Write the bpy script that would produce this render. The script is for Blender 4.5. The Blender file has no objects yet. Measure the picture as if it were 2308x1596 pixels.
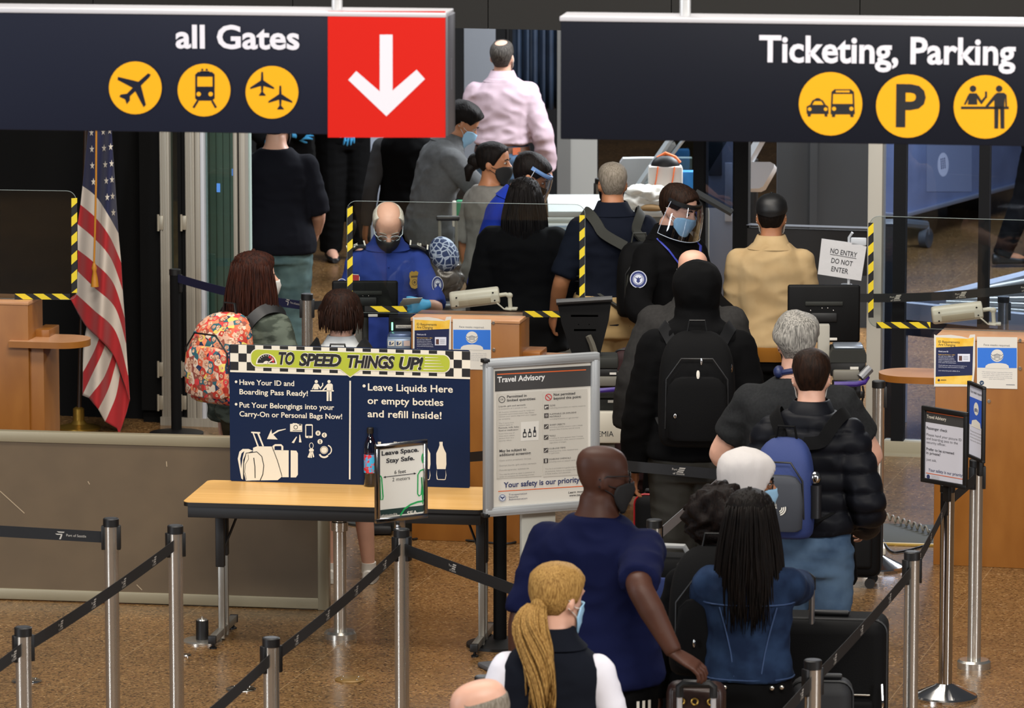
import bpy, bmesh, math, random
from mathutils import Vector, Matrix, noise
random.seed(7)
SC = bpy.context.scene
COL = SC.collection
PI = math.pi
R = math.radians
# ---------------------------------------------------------------- camera, world, lights, exposure
IW, IH, FPX, CH = 2308.0, 1596.0, 11600.0, 5.05
PITCH = math.atan(1763.0 / FPX)
cam_data = bpy.data.cameras.new('camera')
cam = bpy.data.objects.new('camera', cam_data)
COL.objects.link(cam)
cam.location = (0, 0, CH)
cam.rotation_euler = (PI / 2 - PITCH, 0, 0)
cam_data.sensor_fit = 'HORIZONTAL'
cam_data.sensor_width = 36.0
cam_data.lens = 36.0 * FPX / IW
cam_data.clip_start = 1.0
cam_data.clip_end = 300
cam_data.dof.use_dof = True
cam_data.dof.focus_distance = 24.8
cam_data.dof.aperture_fstop = 9.0
SC.camera = cam
world = bpy.data.worlds.new('world')
SC.world = world
world.use_nodes = True
wn = world.node_tree
wn.nodes['Background'].inputs[0].default_value = (0.80, 0.86, 1.0, 1)
wn.nodes['Background'].inputs[1].default_value = 0.07
SC.view_settings.view_transform = 'Standard'
SC.view_settings.look = 'None'
SC.view_settings.exposure = 0.0
SC.view_settings.gamma = 1.0
SC.view_settings.use_curve_mapping = False
SC.cycles.max_bounces = 6
SC.cycles.transparent_max_bounces = 16

def lamp(name, loc, target, size, power, color=(1, 1, 1), size_y=None):
    l = bpy.data.lights.new(name, 'AREA')
    l.energy = power; l.color = color
    l.shape = 'RECTANGLE'; l.size = size; l.size_y = size_y or size
    o = bpy.data.objects.new(name, l); COL.objects.link(o)
    o.location = loc
    o.rotation_euler = (Vector(target) - Vector(loc)).to_track_quat('-Z', 'Y').to_euler()
    return o
# hall: rows of ceiling lamps high over the queue, cooler skylight strip behind the checkpoint
lamp('ceiling_lamp_hall', (1.5, 9.0, 9.0), (0.3, 24.0, 1.0), 8.0, 1650, (1.0, 0.95, 0.88), 2.5)
lamp('ceiling_lamp_entry', (-1.0, 21.0, 8.8), (0.0, 23.0, 0.6), 6.0, 750, (1.0, 0.93, 0.84), 2.0)
lamp('ceiling_lamp_podium', (0.6, 26.2, 6.0), (0.6, 27.0, 0), 5.0, 200, (1.0, 0.95, 0.88), 1.2)
lamp('ceiling_lamp_checkpoint', (0.0, 34.2, 4.7), (0.0, 34.6, 0), 5.0, 340, (0.90, 0.95, 1.0), 2.5)
lamp('ceiling_lamp_lane', (4.6, 34.5, 5.0), (4.4, 33.5, 0), 3.0, 1200, (0.93, 0.96, 1.0), 3.0)
lamp('streak_light_left', (-8.5, 15.0, 3.2), (-1.0, 22.0, 0.8), 1.2, 420, (0.86, 0.92, 1.0), 5.0)  # unseen area light added for pole streaks and brighter left-facing signs
lamp('streak_light_right', (8.5, 14.0, 3.2), (1.5, 22.0, 0.8), 1.0, 320, (0.95, 0.96, 1.0), 5.0)  # second unseen light, added for highlights on the poles from the right
lamp('ceiling_lamp_baggage', (0.0, 39.0, 5.0), (0.0, 38.5, 0), 5.0, 60, (0.90, 0.95, 1.0), 2.0)

# ---------------------------------------------------------------- pixel <-> place helpers
CP, SP = math.cos(PITCH), math.sin(PITCH)
CAM = Vector((0, 0, CH))
def ray(px, py):
    a, b = (px - IW / 2) / FPX, (IH / 2 - py) / FPX
    return Vector((a, CP + b * SP, -SP + b * CP))
def G(px, py, z=0.0):                 # point of that sight line at height z
    d = ray(px, py); t = (z - CH) / d.z
    return CAM + d * t
def D(px, py, y):                     # point of that sight line at depth y
    d = ray(px, py); return CAM + d * (y / d.y)
def ground_y(py): return G(IW / 2, py).y
PSI = R(13.5)                         # the building stands turned by this much
BU = Vector((math.cos(PSI), -math.sin(PSI), 0)); BV = Vector((math.sin(PSI), math.cos(PSI), 0))

# ---------------------------------------------------------------- materials
def lin(c): return c / 12.92 if c <= 0.04045 else ((c + 0.055) / 1.055) ** 2.4
def rgb(h):
    h = h.lstrip('#'); return tuple(lin(int(h[i:i + 2], 16) / 255) for i in (0, 2, 4)) + (1,)
MATS = {}
def mat(key, hexc=None, rough=0.6, metal=0.0, var=0.0, scale=40.0, bump=0.0, stretch=None, hex2=None, spec=0.5, emit=0.0, sheen=0.0, contrast=(0.35, 0.65)):
    if key in MATS: return MATS[key]
    m = bpy.data.materials.new(key); m.use_nodes = True
    nt = m.node_tree; p = nt.nodes['Principled BSDF']
    c = rgb(hexc)
    p.inputs['Base Color'].default_value = c
    p.inputs['Roughness'].default_value = rough
    p.inputs['Metallic'].default_value = metal
    p.inputs['Specular IOR Level'].default_value = spec
    if sheen: p.inputs['Sheen Weight'].default_value = sheen
    if emit:
        p.inputs['Emission Color'].default_value = c; p.inputs['Emission Strength'].default_value = emit
    if var or bump or hex2:
        tc = nt.nodes.new('ShaderNodeTexCoord'); mp = nt.nodes.new('ShaderNodeMapping')
        nt.links.new(tc.outputs['Object'], mp.inputs[0])
        if stretch: mp.inputs['Scale'].default_value = stretch
        nz = nt.nodes.new('ShaderNodeTexNoise'); nz.inputs['Scale'].default_value = scale; nz.inputs['Detail'].default_value = 4
        nt.links.new(mp.outputs[0], nz.inputs['Vector'])
        if var or hex2:
            rp = nt.nodes.new('ShaderNodeValToRGB')
            c2 = rgb(hex2) if hex2 else tuple(min(1, x * (1 + var)) for x in c[:3]) + (1,)
            c1 = c if hex2 else tuple(x * (1 - var) for x in c[:3]) + (1,)
            rp.color_ramp.elements[0].color = c1; rp.color_ramp.elements[1].color = c2
            rp.color_ramp.elements[0].position = contrast[0]; rp.color_ramp.elements[1].position = contrast[1]
            nt.links.new(nz.outputs['Fac'], rp.inputs[0]); nt.links.new(rp.outputs[0], p.inputs['Base Color'])
        if bump:
            b = nt.nodes.new('ShaderNodeBump'); b.inputs['Strength'].default_value = bump; b.inputs['Distance'].default_value = 0.01
            nt.links.new(nz.outputs['Fac'], b.inputs['Height']); nt.links.new(b.outputs[0], p.inputs['Normal'])
    MATS[key] = m
    return m
def glass(key, tint='#ffffff', refl=0.06, rough=0.02):
    if key in MATS: return MATS[key]
    m = bpy.data.materials.new(key); m.use_nodes = True; nt = m.node_tree
    nt.nodes.remove(nt.nodes['Principled BSDF'])
    out = [n for n in nt.nodes if n.type == 'OUTPUT_MATERIAL'][0]
    tr = nt.nodes.new('ShaderNodeBsdfTransparent'); tr.inputs[0].default_value = rgb(tint)
    gl = nt.nodes.new('ShaderNodeBsdfGlossy'); gl.inputs['Roughness'].default_value = rough
    mx = nt.nodes.new('ShaderNodeMixShader'); fr = nt.nodes.new('ShaderNodeFresnel'); fr.inputs[0].default_value = 1.45
    mul = nt.nodes.new('ShaderNodeMath'); mul.operation = 'MULTIPLY'; mul.inputs[1].default_value = refl / 0.04
    nt.links.new(fr.outputs[0], mul.inputs[0]); nt.links.new(mul.outputs[0], mx.inputs[0])
    nt.links.new(tr.outputs[0], mx.inputs[1]); nt.links.new(gl.outputs[0], mx.inputs[2])
    nt.links.new(mx.outputs[0], out.inputs[0])
    MATS[key] = m
    return m
steel = mat('brushed_steel', '#cdc8be', 0.27, 0.9)
chrome = mat('polished_steel', '#c8c6c2', 0.14, 1.0)
alu = mat('aluminium', '#8f8a7c', 0.5, 0.35)
black = mat('black_plastic', '#0b0b0c', 0.5)
blackm = mat('black_matte', '#060607', 0.85, spec=0.2)
white = mat('white_print', '#d9d4c8', 0.7)
paper = mat('paper_white', '#d6d2c9', 0.8)
ink = mat('ink_dark', '#2b2b30', 0.8)
tape_y = mat('tape_yellow', '#d8c020', 0.55)
tape_k = mat('tape_black', '#0a0a0a', 0.6)
clear = glass('clear_acrylic', '#f4f7f6', 0.05)
clear_edge = mat('acrylic_edge', '#8d9694', 0.4)
skin_l = mat('skin_light', '#c08a70', 0.5, var=0.06, scale=9)
skin_p = mat('skin_pale', '#cf9f88', 0.5, var=0.06, scale=9)
skin_t = mat('skin_tan', '#a8714f', 0.5, var=0.06, scale=9)
skin_d = mat('skin_brown', '#43261a', 0.55, var=0.10, scale=9, spec=.3)

# ---------------------------------------------------------------- mesh builder
def rot_z(a): return Matrix.Rotation(a, 4, 'Z')
class B:
    def __init__(s): s.v = []; s.f = []; s.mi = []; s.mats = []
    def slot(s, m):
        if m is None: return 0
        if m not in s.mats: s.mats.append(m)
        return s.mats.index(m)
    def add(s, vs, fs, m=None, M=None):
        o = len(s.v); k = s.slot(m)
        s.v += [tuple(M @ Vector(v)) if M else tuple(v) for v in vs]
        s.f += [tuple(i + o for i in f) for f in fs]; s.mi += [k] * len(fs)
        return s
    def box(s, c, d, bev=0.0, M=None, m=None, seg=2):
        x, y, z = d[0] / 2, d[1] / 2, d[2] / 2
        if bev <= 0:
            vs = [(c[0] + i * x, c[1] + j * y, c[2] + k * z) for k in (-1, 1) for j in (-1, 1) for i in (-1, 1)]
            return s.add(vs, [(0, 2, 3, 1), (4, 5, 7, 6), (0, 1, 5, 4), (2, 6, 7, 3), (0, 4, 6, 2), (1, 3, 7, 5)], m, M)
        bm = bmesh.new(); bmesh.ops.create_cube(bm, size=1.0)
        for v in bm.verts: v.co = Vector((v.co.x * d[0], v.co.y * d[1], v.co.z * d[2])) + Vector(c)
        bmesh.ops.bevel(bm, geom=bm.edges[:], offset=min(bev, min(d) * 0.49), segments=seg, profile=0.5, affect='EDGES')
        bm.verts.index_update()
        s.add([v.co[:] for v in bm.verts], [[v.index for v in f.verts] for f in bm.faces], m, M); bm.free()
        return s
    def loft(s, rings, cap=True, m=None, M=None, closed=True):
        n = len(rings[0]); vs = [p for r in rings for p in r]; fs = []
        for i in range(len(rings) - 1):
            for j in range(n if closed else n - 1):
                a, b = i * n + j, i * n + (j + 1) % n
                fs.append((a, b, b + n, a + n))
        if cap: fs += [tuple(range(n - 1, -1, -1)), tuple(range((len(rings) - 1) * n, len(rings) * n))]
        return s.add(vs, fs, m, M)
    def tube(s, pts, r, n=10, cap=True, m=None, M=None, flat=1.0, up=None):
        pts = [Vector(p) for p in pts]; rr = r if isinstance(r, (list, tuple)) else [r] * len(pts)
        rings = []; prev = None
        for i, p in enumerate(pts):
            t = (pts[min(i + 1, len(pts) - 1)] - pts[max(i - 1, 0)]).normalized()
            if prev is None:
                a = Vector(up) if up else (Vector((0, 0, 1)) if abs(t.z) < 0.9 else Vector((1, 0, 0)))
                u = (a - t * a.dot(t)).normalized()
            else: u = (prev - t * prev.dot(t)).normalized()
            prev = u; w = t.cross(u)
            rings.append([p + (w * math.cos(2 * PI * k / n) + u * math.sin(2 * PI * k / n) * flat) * rr[i] for k in range(n)])
        return s.loft(rings, cap, m, M)
    def cyl(s, a, b, r, r2=None, n=20, m=None, M=None):
        return s.tube([a, b], [r, r if r2 is None else r2], n, True, m, M)
    def lathe(s, prof, c=(0, 0, 0), n=28, m=None, M=None):
        rings = [[(c[0] + r * math.cos(2 * PI * k / n), c[1] + r * math.sin(2 * PI * k / n), c[2] + z) for k in range(n)] for r, z in prof]
        return s.loft(rings, True, m, M)
    def ell(s, c, r, n=16, k=10, m=None, M=None):
        rings = []
        for i in range(1, k):
            t = PI * i / k
            rings.append([(c[0] + r[0] * math.sin(t) * math.cos(2 * PI * j / n), c[1] + r[1] * math.sin(t) * math.sin(2 * PI * j / n), c[2] - r[2] * math.cos(t)) for j in range(n)])
        return s.loft(rings, True, m, M)
    def prism(s, poly, y0, y1, m=None, M=None):        # polygon in x,z pushed along y
        n = len(poly)
        vs = [(x, y0, z) for x, z in poly] + [(x, y1, z) for x, z in poly]
        fs = [tuple(range(n)), tuple(range(2 * n - 1, n - 1, -1))] + [(i, i + n, (i + 1) % n + n, (i + 1) % n) for i in range(n)]
        return s.add(vs, fs, m, M)
    def slab(s, poly, z0, z1, m=None, M=None):         # polygon in x,y pushed along z
        n = len(poly)
        vs = [(x, y, z0) for x, y in poly] + [(x, y, z1) for x, y in poly]
        fs = [tuple(range(n - 1, -1, -1)), tuple(range(n, 2 * n))] + [(i, (i + 1) % n, (i + 1) % n + n, i + n) for i in range(n)]
        return s.add(vs, fs, m, M)
    def mesh(s, name):
        me = bpy.data.meshes.new(name); me.from_pydata([tuple(v) for v in s.v], [], s.f)
        return me
    def obj(s, name, m=None, parent=None, smooth=35, loc=None, rz=0.0, fix=True):
        me = s.mesh(name)
        if s.mats:
            for k in s.mats: me.materials.append(k)
            me.polygons.foreach_set('material_index', s.mi)
        elif m: me.materials.append(m)
        if fix:
            bm = bmesh.new(); bm.from_mesh(me); bmesh.ops.recalc_face_normals(bm, faces=bm.faces[:]); bm.to_mesh(me); bm.free()
        if smooth:
            me.polygons.foreach_set('use_smooth', [True] * len(me.polygons))
            if smooth < 180: me.set_sharp_from_angle(angle=R(smooth))
        o = bpy.data.objects.new(name, me); COL.objects.link(o)
        if parent: o.parent = parent
        if loc is not None: o.location = loc
        if rz: o.rotation_euler = (0, 0, rz)
        return o
def tag(o, label=None, cat=None, group=None, kind=None):
    if label: o['label'] = label
    if cat: o['category'] = cat
    if group: o['group'] = group
    if kind: o['kind'] = kind
    return o
def thing(name, label, cat, loc=(0, 0, 0), rz=0.0, group=None):
    o = bpy.data.objects.new(name, None); COL.objects.link(o)
    o.empty_display_size = 0.1
    o.location = loc; o.rotation_euler = (0, 0, rz)
    return tag(o, label, cat, group)
def mw(o):                                             # world matrix of an unparented object
    return Matrix.Translation(o.location) @ o.rotation_euler.to_matrix().to_4x4()
def rrect(x0, z0, x1, z1, r, n=5):
    out = []
    for cx, cz, a0 in ((x1 - r, z1 - r, 0), (x0 + r, z1 - r, 90), (x0 + r, z0 + r, 180), (x1 - r, z0 + r, 270)):
        for i in range(n + 1):
            a = R(a0 + 90 * i / n); out.append((cx + r * math.cos(a), cz + r * math.sin(a)))
    return out

# ---------------------------------------------------------------- printed artwork on flat faces
_tc = {}
def textmesh(s, bold=0.0, shear=0.0, sp=1.0):
    k = (s, bold, shear, sp)
    if k not in _tc:
        cu = bpy.data.curves.new('t', 'FONT'); cu.body = s; cu.size = 1.0; cu.offset = bold; cu.shear = shear
        cu.space_character = sp; cu.resolution_u = 3
        o = bpy.data.objects.new('t', cu)
        me = bpy.data.meshes.new_from_object(o)
        vs = [v.co[:] for v in me.vertices]; fs = [tuple(p.vertices) for p in me.polygons]
        bpy.data.objects.remove(o); bpy.data.curves.remove(cu); bpy.data.meshes.remove(me)
        xs = [v[0] for v in vs] or [0, 1]
        _tc[k] = (vs, fs, min(xs), max(xs))
    return _tc[k]
CAPH = None
def caph():
    global CAPH
    if CAPH is None: CAPH = max(v[1] for v in textmesh('H')[0])
    return CAPH
class Art:
    """flat print on the local plane y = y0 of an object (x right, z up); positions are read off the sight lines of the print"""
    def __init__(s, root, y0=0.0, M=None, sc=None, off=(0, 0)):
        s.root = root; s.M = (M or mw(root)); s.inv = s.M.inverted(); s.y0 = y0; s.g = {}; s.L = None; s.par = None
        s.sc = sc; s.off = off; s.local = False
    def uv(s, x, y):
        if s.local: return x, y
        if s.sc: x, y = s.off[0] + x / s.sc, s.off[1] + y / s.sc
        o = s.inv @ CAM; d = s.inv.to_3x3() @ ray(x, y)
        t = (s.y0 - o.y) / d.y; p = o + d * t
        return p.x, p.z
    def grp(s, name, m):
        return s.g.setdefault((name, m.name), (B(), m))[0]
    def face(s, name, m, uvs, layer=1):
        s.grp(name, m).add([(u, s.y0 - 0.0006 * layer, v) for u, v in uvs], [tuple(range(len(uvs)))])
    def poly(s, name, m, pts, layer=1): s.face(name, m, [s.uv(*p) for p in pts], layer)
    def rect(s, name, m, x0, y0, x1, y1, layer=1): s.poly(name, m, [(x0, y1), (x1, y1), (x1, y0), (x0, y0)], layer)
    def disc(s, name, m, cx, cy, r, layer=1, ry=None, n=40, a0=0, a1=360):
        ry = ry or r
        full = a1 - a0 >= 360
        s.poly(name, m, [(cx + r * math.cos(R(a0 + (a1 - a0) * i / n)), cy - ry * math.sin(R(a0 + (a1 - a0) * i / n))) for i in range(n if full else n + 1)], layer)
    def strip(s, name, m, pts, w, layer=1, closed=False):
        P = [Vector(s.uv(*p)) for p in pts]; n = len(P)
        if s.local: k = 1.0
        else:
            a = Vector(s.uv(*pts[0])); b = Vector(s.uv(pts[0][0] + 10, pts[0][1])); k = (b - a).length / 10
        w = w * k / 2; L = []; Rr = []
        for i in range(n):
            if closed: t = P[(i + 1) % n] - P[i - 1]
            else: t = P[min(i + 1, n - 1)] - P[max(i - 1, 0)]
            t.normalize(); q = Vector((-t.y, t.x)) * w
            L.append(P[i] + q); Rr.append(P[i] - q)
        b = s.grp(name, m); y = s.y0 - 0.0006 * layer
        vs = [(p.x, y, p.y) for p in L] + [(p.x, y, p.y) for p in Rr]
        b.add(vs, [(i, i + n, (i + 1) % n + n, (i + 1) % n) for i in range(n if closed else n - 1)])
    def ring(s, name, m, cx, cy, r, w, layer=1, ry=None, a0=0, a1=360, n=36):
        ry = ry or r; full = a1 - a0 >= 360
        s.strip(name, m, [(cx + r * math.cos(R(a0 + (a1 - a0) * i / n)), cy - ry * math.sin(R(a0 + (a1 - a0) * i / n))) for i in range(n if full else n + 1)], w, layer, full)
    def text(s, name, m, txt, x, y, x1, cap, layer=2, bold=0.0, shear=0.0, sp=1.0):
        vs, fs, a, b = textmesh(txt, bold, shear, sp)
        u0, v0 = s.uv(x, y)
        if s.local: W = x1 - x; H = cap
        else:
            u1 = s.uv(x1, y)[0]; W = u1 - u0; H = abs(s.uv(x, y - cap)[1] - v0)
        kx = W / (b - a); kz = H / caph()
        s.grp(name, m).add([(u0 + (v[0] - a) * kx, s.y0 - 0.0006 * layer, v0 + v[1] * kz) for v in vs], fs)
    def done(s):
        for (name, _), (b, m) in s.g.items():
            if s.L: b.v = [tuple(s.L @ Vector(v)) for v in b.v]
            b.obj(name.split('#')[0], m, s.par or s.root, smooth=0, fix=False)
def panel(BL, BR, TLy, z0=None, y=None):
    """upright flat panel from three seen corners: bottom-left sight line met at height z0 or depth y"""
    p0 = G(BL[0], BL[1], z0) if z0 is not None else D(BL[0], BL[1], y)
    p1 = G(BR[0], BR[1], p0.z)
    u = p1 - p0
    top = D(BL[0], TLy, p0.y)
    return p0, u.length, top.z - p0.z, math.atan2(u.y, u.x)
# ================================================================ THE ROOM
def floor_mat():
    m = bpy.data.materials.new('terrazzo'); m.use_nodes = True; nt = m.node_tree; p = nt.nodes['Principled BSDF']
    N, L = nt.nodes.new, nt.links.new
    tc = N('ShaderNodeTexCoord'); mp = N('ShaderNodeMapping'); L(tc.outputs['Object'], mp.inputs[0])
    mp.inputs['Rotation'].default_value = (0, 0, PSI)
    v = N('ShaderNodeTexVoronoi'); v.inputs['Scale'].default_value = 105; L(mp.outputs[0], v.inputs['Vector'])
    r1 = N('ShaderNodeValToRGB'); L(v.outputs['Color'], r1.inputs[0])
    e = r1.color_ramp.elements
    e[0].color = rgb('#3c2b1c'); e[1].color = rgb('#b3946a'); e[0].position = 0.15; e[1].position = 0.95
    for pos, c in ((0.35, '#6e5231'), (0.6, '#8a6b43'), (0.8, '#785433')):
        k = e.new(pos); k.color = rgb(c)
    n = N('ShaderNodeTexNoise'); n.inputs['Scale'].default_value = 1.6; n.inputs['Detail'].default_value = 3; L(mp.outputs[0], n.inputs['Vector'])
    r2 = N('ShaderNodeValToRGB'); L(n.outputs['Fac'], r2.inputs[0])
    r2.color_ramp.elements[0].color = (0.72, 0.72, 0.74, 1); r2.color_ramp.elements[1].color = (1.1, 1.06, 1.0, 1)
    r2.color_ramp.elements[0].position = 0.3; r2.color_ramp.elements[1].position = 0.7
    mx = N('ShaderNodeMix'); mx.data_type = 'RGBA'; mx.blend_type = 'MULTIPLY'; mx.inputs[0].default_value = 1
    L(r1.outputs[0], mx.inputs[6]); L(r2.outputs[0], mx.inputs[7])
    b = N('ShaderNodeTexBrick'); b.offset = 0.0; b.inputs['Scale'].default_value = 1.0
    b.inputs['Brick Width'].default_value = 0.915; b.inputs['Row Height'].default_value = 0.915; b.inputs['Mortar Size'].default_value = 0.0025
    b.inputs['Color1'].default_value = (0, 0, 0, 1); b.inputs['Color2'].default_value = (0, 0, 0, 1); b.inputs['Mortar'].default_value = (1, 1, 1, 1)
    L(mp.outputs[0], b.inputs['Vector'])
    m2 = N('ShaderNodeMix'); m2.data_type = 'RGBA'; m2.inputs[7].default_value = rgb('#a98e6a')
    mul = N('ShaderNodeMath'); mul.operation = 'MULTIPLY'; mul.inputs[1].default_value = 0.4; L(b.outputs['Color'], mul.inputs[0]); L(mul.outputs[0], m2.inputs[0])
    L(mx.outputs[2], m2.inputs[6]); L(m2.outputs[2], p.inputs['Base Color'])
    p.inputs['Roughness'].default_value = 0.25; p.inputs['Specular IOR Level'].default_value = 0.6
    return m
tag(B().box((0, 36, -0.05), (40, 52, 0.1)).obj('floor', floor_mat(), smooth=0), kind='structure')

F0 = G(1972, 1020)                                       # foot of the pale door post: the checkpoint front runs through here
FM = Matrix.Translation(F0) @ rot_z(-PSI)
FA = Art(None, 0.0, FM)
def fu(px, py=500): return FA.uv(px, py)[0]
def fbox(b, px0, px1, z0, z1, y0, y1, m=None, py=500, bev=0.0):
    a, c = fu(px0, py), fu(px1, py)
    return b.box(((a + c) / 2, (y0 + y1) / 2, (z0 + z1) / 2), (c - a, y1 - y0, z1 - z0), bev, m=m)
def froot(name, kind='structure'):
    o = bpy.data.objects.new(name, None); COL.objects.link(o); o.location = F0; o.rotation_euler = (0, 0, -PSI)
    if kind: o['kind'] = kind
    return o
def fstruct(name, b, m): return tag(b.obj(name, m, None, 30, F0, -PSI), kind='structure')
charc = mat('charcoal_panel', '#282725', 0.6, spec=.2)
b = B(); HB = FA.uv(1150, 66)[1]
edges = [-1200, -600, 210, 660, 1100, 1513, 1938, 2380, 2900]
for a, c in zip(edges[:-1], edges[1:]): fbox(b, a + 1, c - 1, HB, HB + 1.3, 0.0, 0.25, py=40)
fstruct('wall_header', b, charc)
wallblack = mat('black_wall', '#050505', 0.8, spec=.15)
b = B(); fbox(b, -1200, 318, 0, HB, 0.15, 0.4); fstruct('wall_left', b, wallblack)
b = B(); fbox(b, 315, 361, FA.uv(340, 925)[1], HB, 0.0, 0.15); fbox(b, 313, 363, 0, FA.uv(340, 925)[1], 0.05, 0.15, wallblack); fstruct('trim_1', b, mat('warm_black_panel', '#1e1d19', 0.6, spec=.2))
# folding glass doors pushed to the left
dglass = glass('door_glass', '#c9d6d1', 0.10)
postm = mat('door_aluminium', '#9c968a', 0.4, 0.25, var=0.08, scale=3, stretch=(40, 40, 0.2)); postw = mat('door_edge_white', '#b9bcc2', 0.4)
d1 = froot('door_1')
for px0, px1, m in ((366, 388, postm), (423, 444, postm), (444.8, 457, postm), (457, 466, postw), (531, 540, postm), (544, 558, postm)):
    fbox(B(), px0, px1, 0.0, HB, -0.04, 0.04, py=620, bev=0.005).obj('post', m, d1)
    if px0 in (423, 366): 
        for q in (3, 9, 15): fbox(B(), px0 + q, px0 + q + 2.5, 0.0, HB, -0.046, -0.03, py=620).obj('groove_bead', m, d1)
for px0, px1 in ((404, 412), (414, 423), (540, 544)):
    fbox(B(), px0, px1, 0.0, HB, -0.02, 0.03, py=620).obj('seal', blackm, d1)
for px0, px1 in ((388, 404), (466, 531)):
    fbox(B(), px0, px1, 0.02, HB, -0.004, 0.004, py=620).obj('glass_pane', dglass, d1)
for px in (368, 420):
    for py in (500, 830, 905):
        b = B(); u, z = FA.uv(px, py)
        b.box((u, -0.045, z), (0.03, 0.014, 0.085), 0.003); b.cyl((u - 0.016, -0.05, z - 0.05), (u - 0.016, -0.05, z + 0.05), 0.007, n=10)
        b.obj('hinge', mat('hinge_metal', '#a79f8e', 0.4, 0.5), d1)
for a, c in (((489, 413), (497, 433)), ((523, 380), (528, 396))):
    u0, z0 = FA.uv(*a); u1, z1 = FA.uv(*c)
    B().box(((u0 + u1) / 2, -0.006, (z0 + z1) / 2), (u1 - u0, 0.003, z0 - z1)).obj('sticker', mat('sticker_blue', '#4f8fe6', 0.5), d1)
b = B(); fbox(b, 366, 560, 0.0, 0.05, -0.045, 0.045, py=900); b.obj('bottom_rail', postm, d1)
b = B()  # pale slats added to stand in for the greenish reflection in the door glass
for i in range(10): fbox(b, 380 + i * 15.5, 380 + i * 15.5 + 13, 0.0, HB, 0.30, 0.34, py=620)
tag(b.obj('reflection_slats', mat('slat_green', '#a9bcb5', 0.6), None, 30, F0, -PSI), 'grey green vertical slats added as a reflection behind the folding glass doors', 'slats')
# pale door post, foot rail and the right-hand glass wall
b = B(); fbox(b, 1958, 1991, 0, HB, -0.05, 0.08, py=520, bev=0.006); fstruct('trim_2', b, mat('pale_post', '#a8a49a', 0.5))
b = B(); fbox(b, 1991, 2500, 0, 0.075, -0.03, 0.08, py=1000, bev=0.004); fbox(b, 1925, 2500, -0.001, 0.008, -0.11, 0.14, py=1000); fstruct('trim_3', b, mat('foot_rail', '#9a937f', 0.5))
w1 = froot('window_1')
fr = mat('window_frame_black', '#08090d', 0.6, spec=.2)
for a, c in ((2014, 2042), (2206, 2230), (2420, 2450)): fbox(B(), a, c, 0.075, HB, -0.02, 0.05, py=520).obj('window_frame', fr, w1)
fbox(B(), 1991, 2500, 0.08, HB, 0.012, 0.02, py=520).obj('glass_pane', glass('window_glass', '#dfe5f0', 0.07), w1)
# back of the checkpoint
b = B(); b.box((-4.0, 41.6, 1.6), (9.4, 0.2, 3.2)); tag(b.obj('wall_back', mat('back_wall', '#0d0e10', 0.8), smooth=0), kind='structure')
b = B(); b.box((4.5, 52, 1.6), (9, 0.2, 3.2)); tag(b.obj('wall_far', mat('far_wall', '#1c1e24', 0.8), smooth=0), kind='structure')
b = B(); p = D(1768, 500, 34.4); q = D(1962, 500, 34.4)
b.box(((p.x + q.x) / 2, 34.45, 1.3), (q.x - p.x + 0.1, 0.1, 2.6)); r = D(1833, 400, 34.4); b.box((r.x, 34.38, 1.3), (0.05, 0.05, 2.6), m=None)
tag(b.obj('wall_screen', mat('screen_grey', '#35393d', 0.6), smooth=0), kind='structure')
def pillar(px0, px1, y, hexc, n, deep=0.4, px_dark=None, dark=None):
    a, c = D(px0, 400, y), D(px1, 400, y); b = B(); m = mat('pillar_' + hexc[1:], hexc, 0.55)
    b.box(((a.x + c.x) / 2, y + deep / 2, 1.5), (c.x - a.x, deep, 3.0), 0.004, m=m)
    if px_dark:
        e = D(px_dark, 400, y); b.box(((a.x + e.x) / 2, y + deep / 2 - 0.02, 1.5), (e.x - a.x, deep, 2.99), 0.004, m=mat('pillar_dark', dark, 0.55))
    tag(b.obj('pillar', smooth=0), kind='structure')
pillar(835, 891, 36.4, '#8c95a5', 1)
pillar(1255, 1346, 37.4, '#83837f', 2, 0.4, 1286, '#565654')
pillar(1046, 1117, 38.4, '#858b94', 3)
# black posts and low black screen of the inner lane
w2 = froot('window_2')
LY = 1.3
LA = Art(None, LY, FM)
def lbox(b, px0, px1, py0, py1, dy=0.04, off=0.0, bev=0.0):
    a, z1 = LA.uv(px0, py0); c, z0 = LA.uv(px1, py1)
    return b.box(((a + c) / 2, LY + off + dy / 2, (z0 + z1) / 2), (c - a, dy, z1 - z0), bev)
lbox(B(), 1564, 1588, 60, 900, 0.08).obj('black_post', blackm, w2)
lbox(B(), 1654, 1683, 60, 900, 0.08).obj('black_post', blackm, w2)
lbox(B(), 1588, 1654, 60, 470, 0.01).obj('glass_pane', glass('lane_glass', '#aeb6c6', 0.09), w2)
lbox(B(), 1684, 1957, 514, 622, 0.05).obj('low_panel', mat('low_panel_black', '#0b0b0d', 0.5), w2)
lbox(B(), 1684, 1957, 507, 514, 0.09, -0.03, 0.004).obj('panel_cap', mat('cap_grey', '#4a4c52', 0.4, 0.5), w2)
B().tube([(LA.uv(1570, 432)[0], LY - 0.03, LA.uv(1570, 432)[1]), (LA.uv(1652, 479)[0], LY - 0.03, LA.uv(1652, 479)[1])], 0.022, 4).obj('handrail', mat('rail_grey', '#4d5052', 0.5, 0.4), w2)

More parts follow.
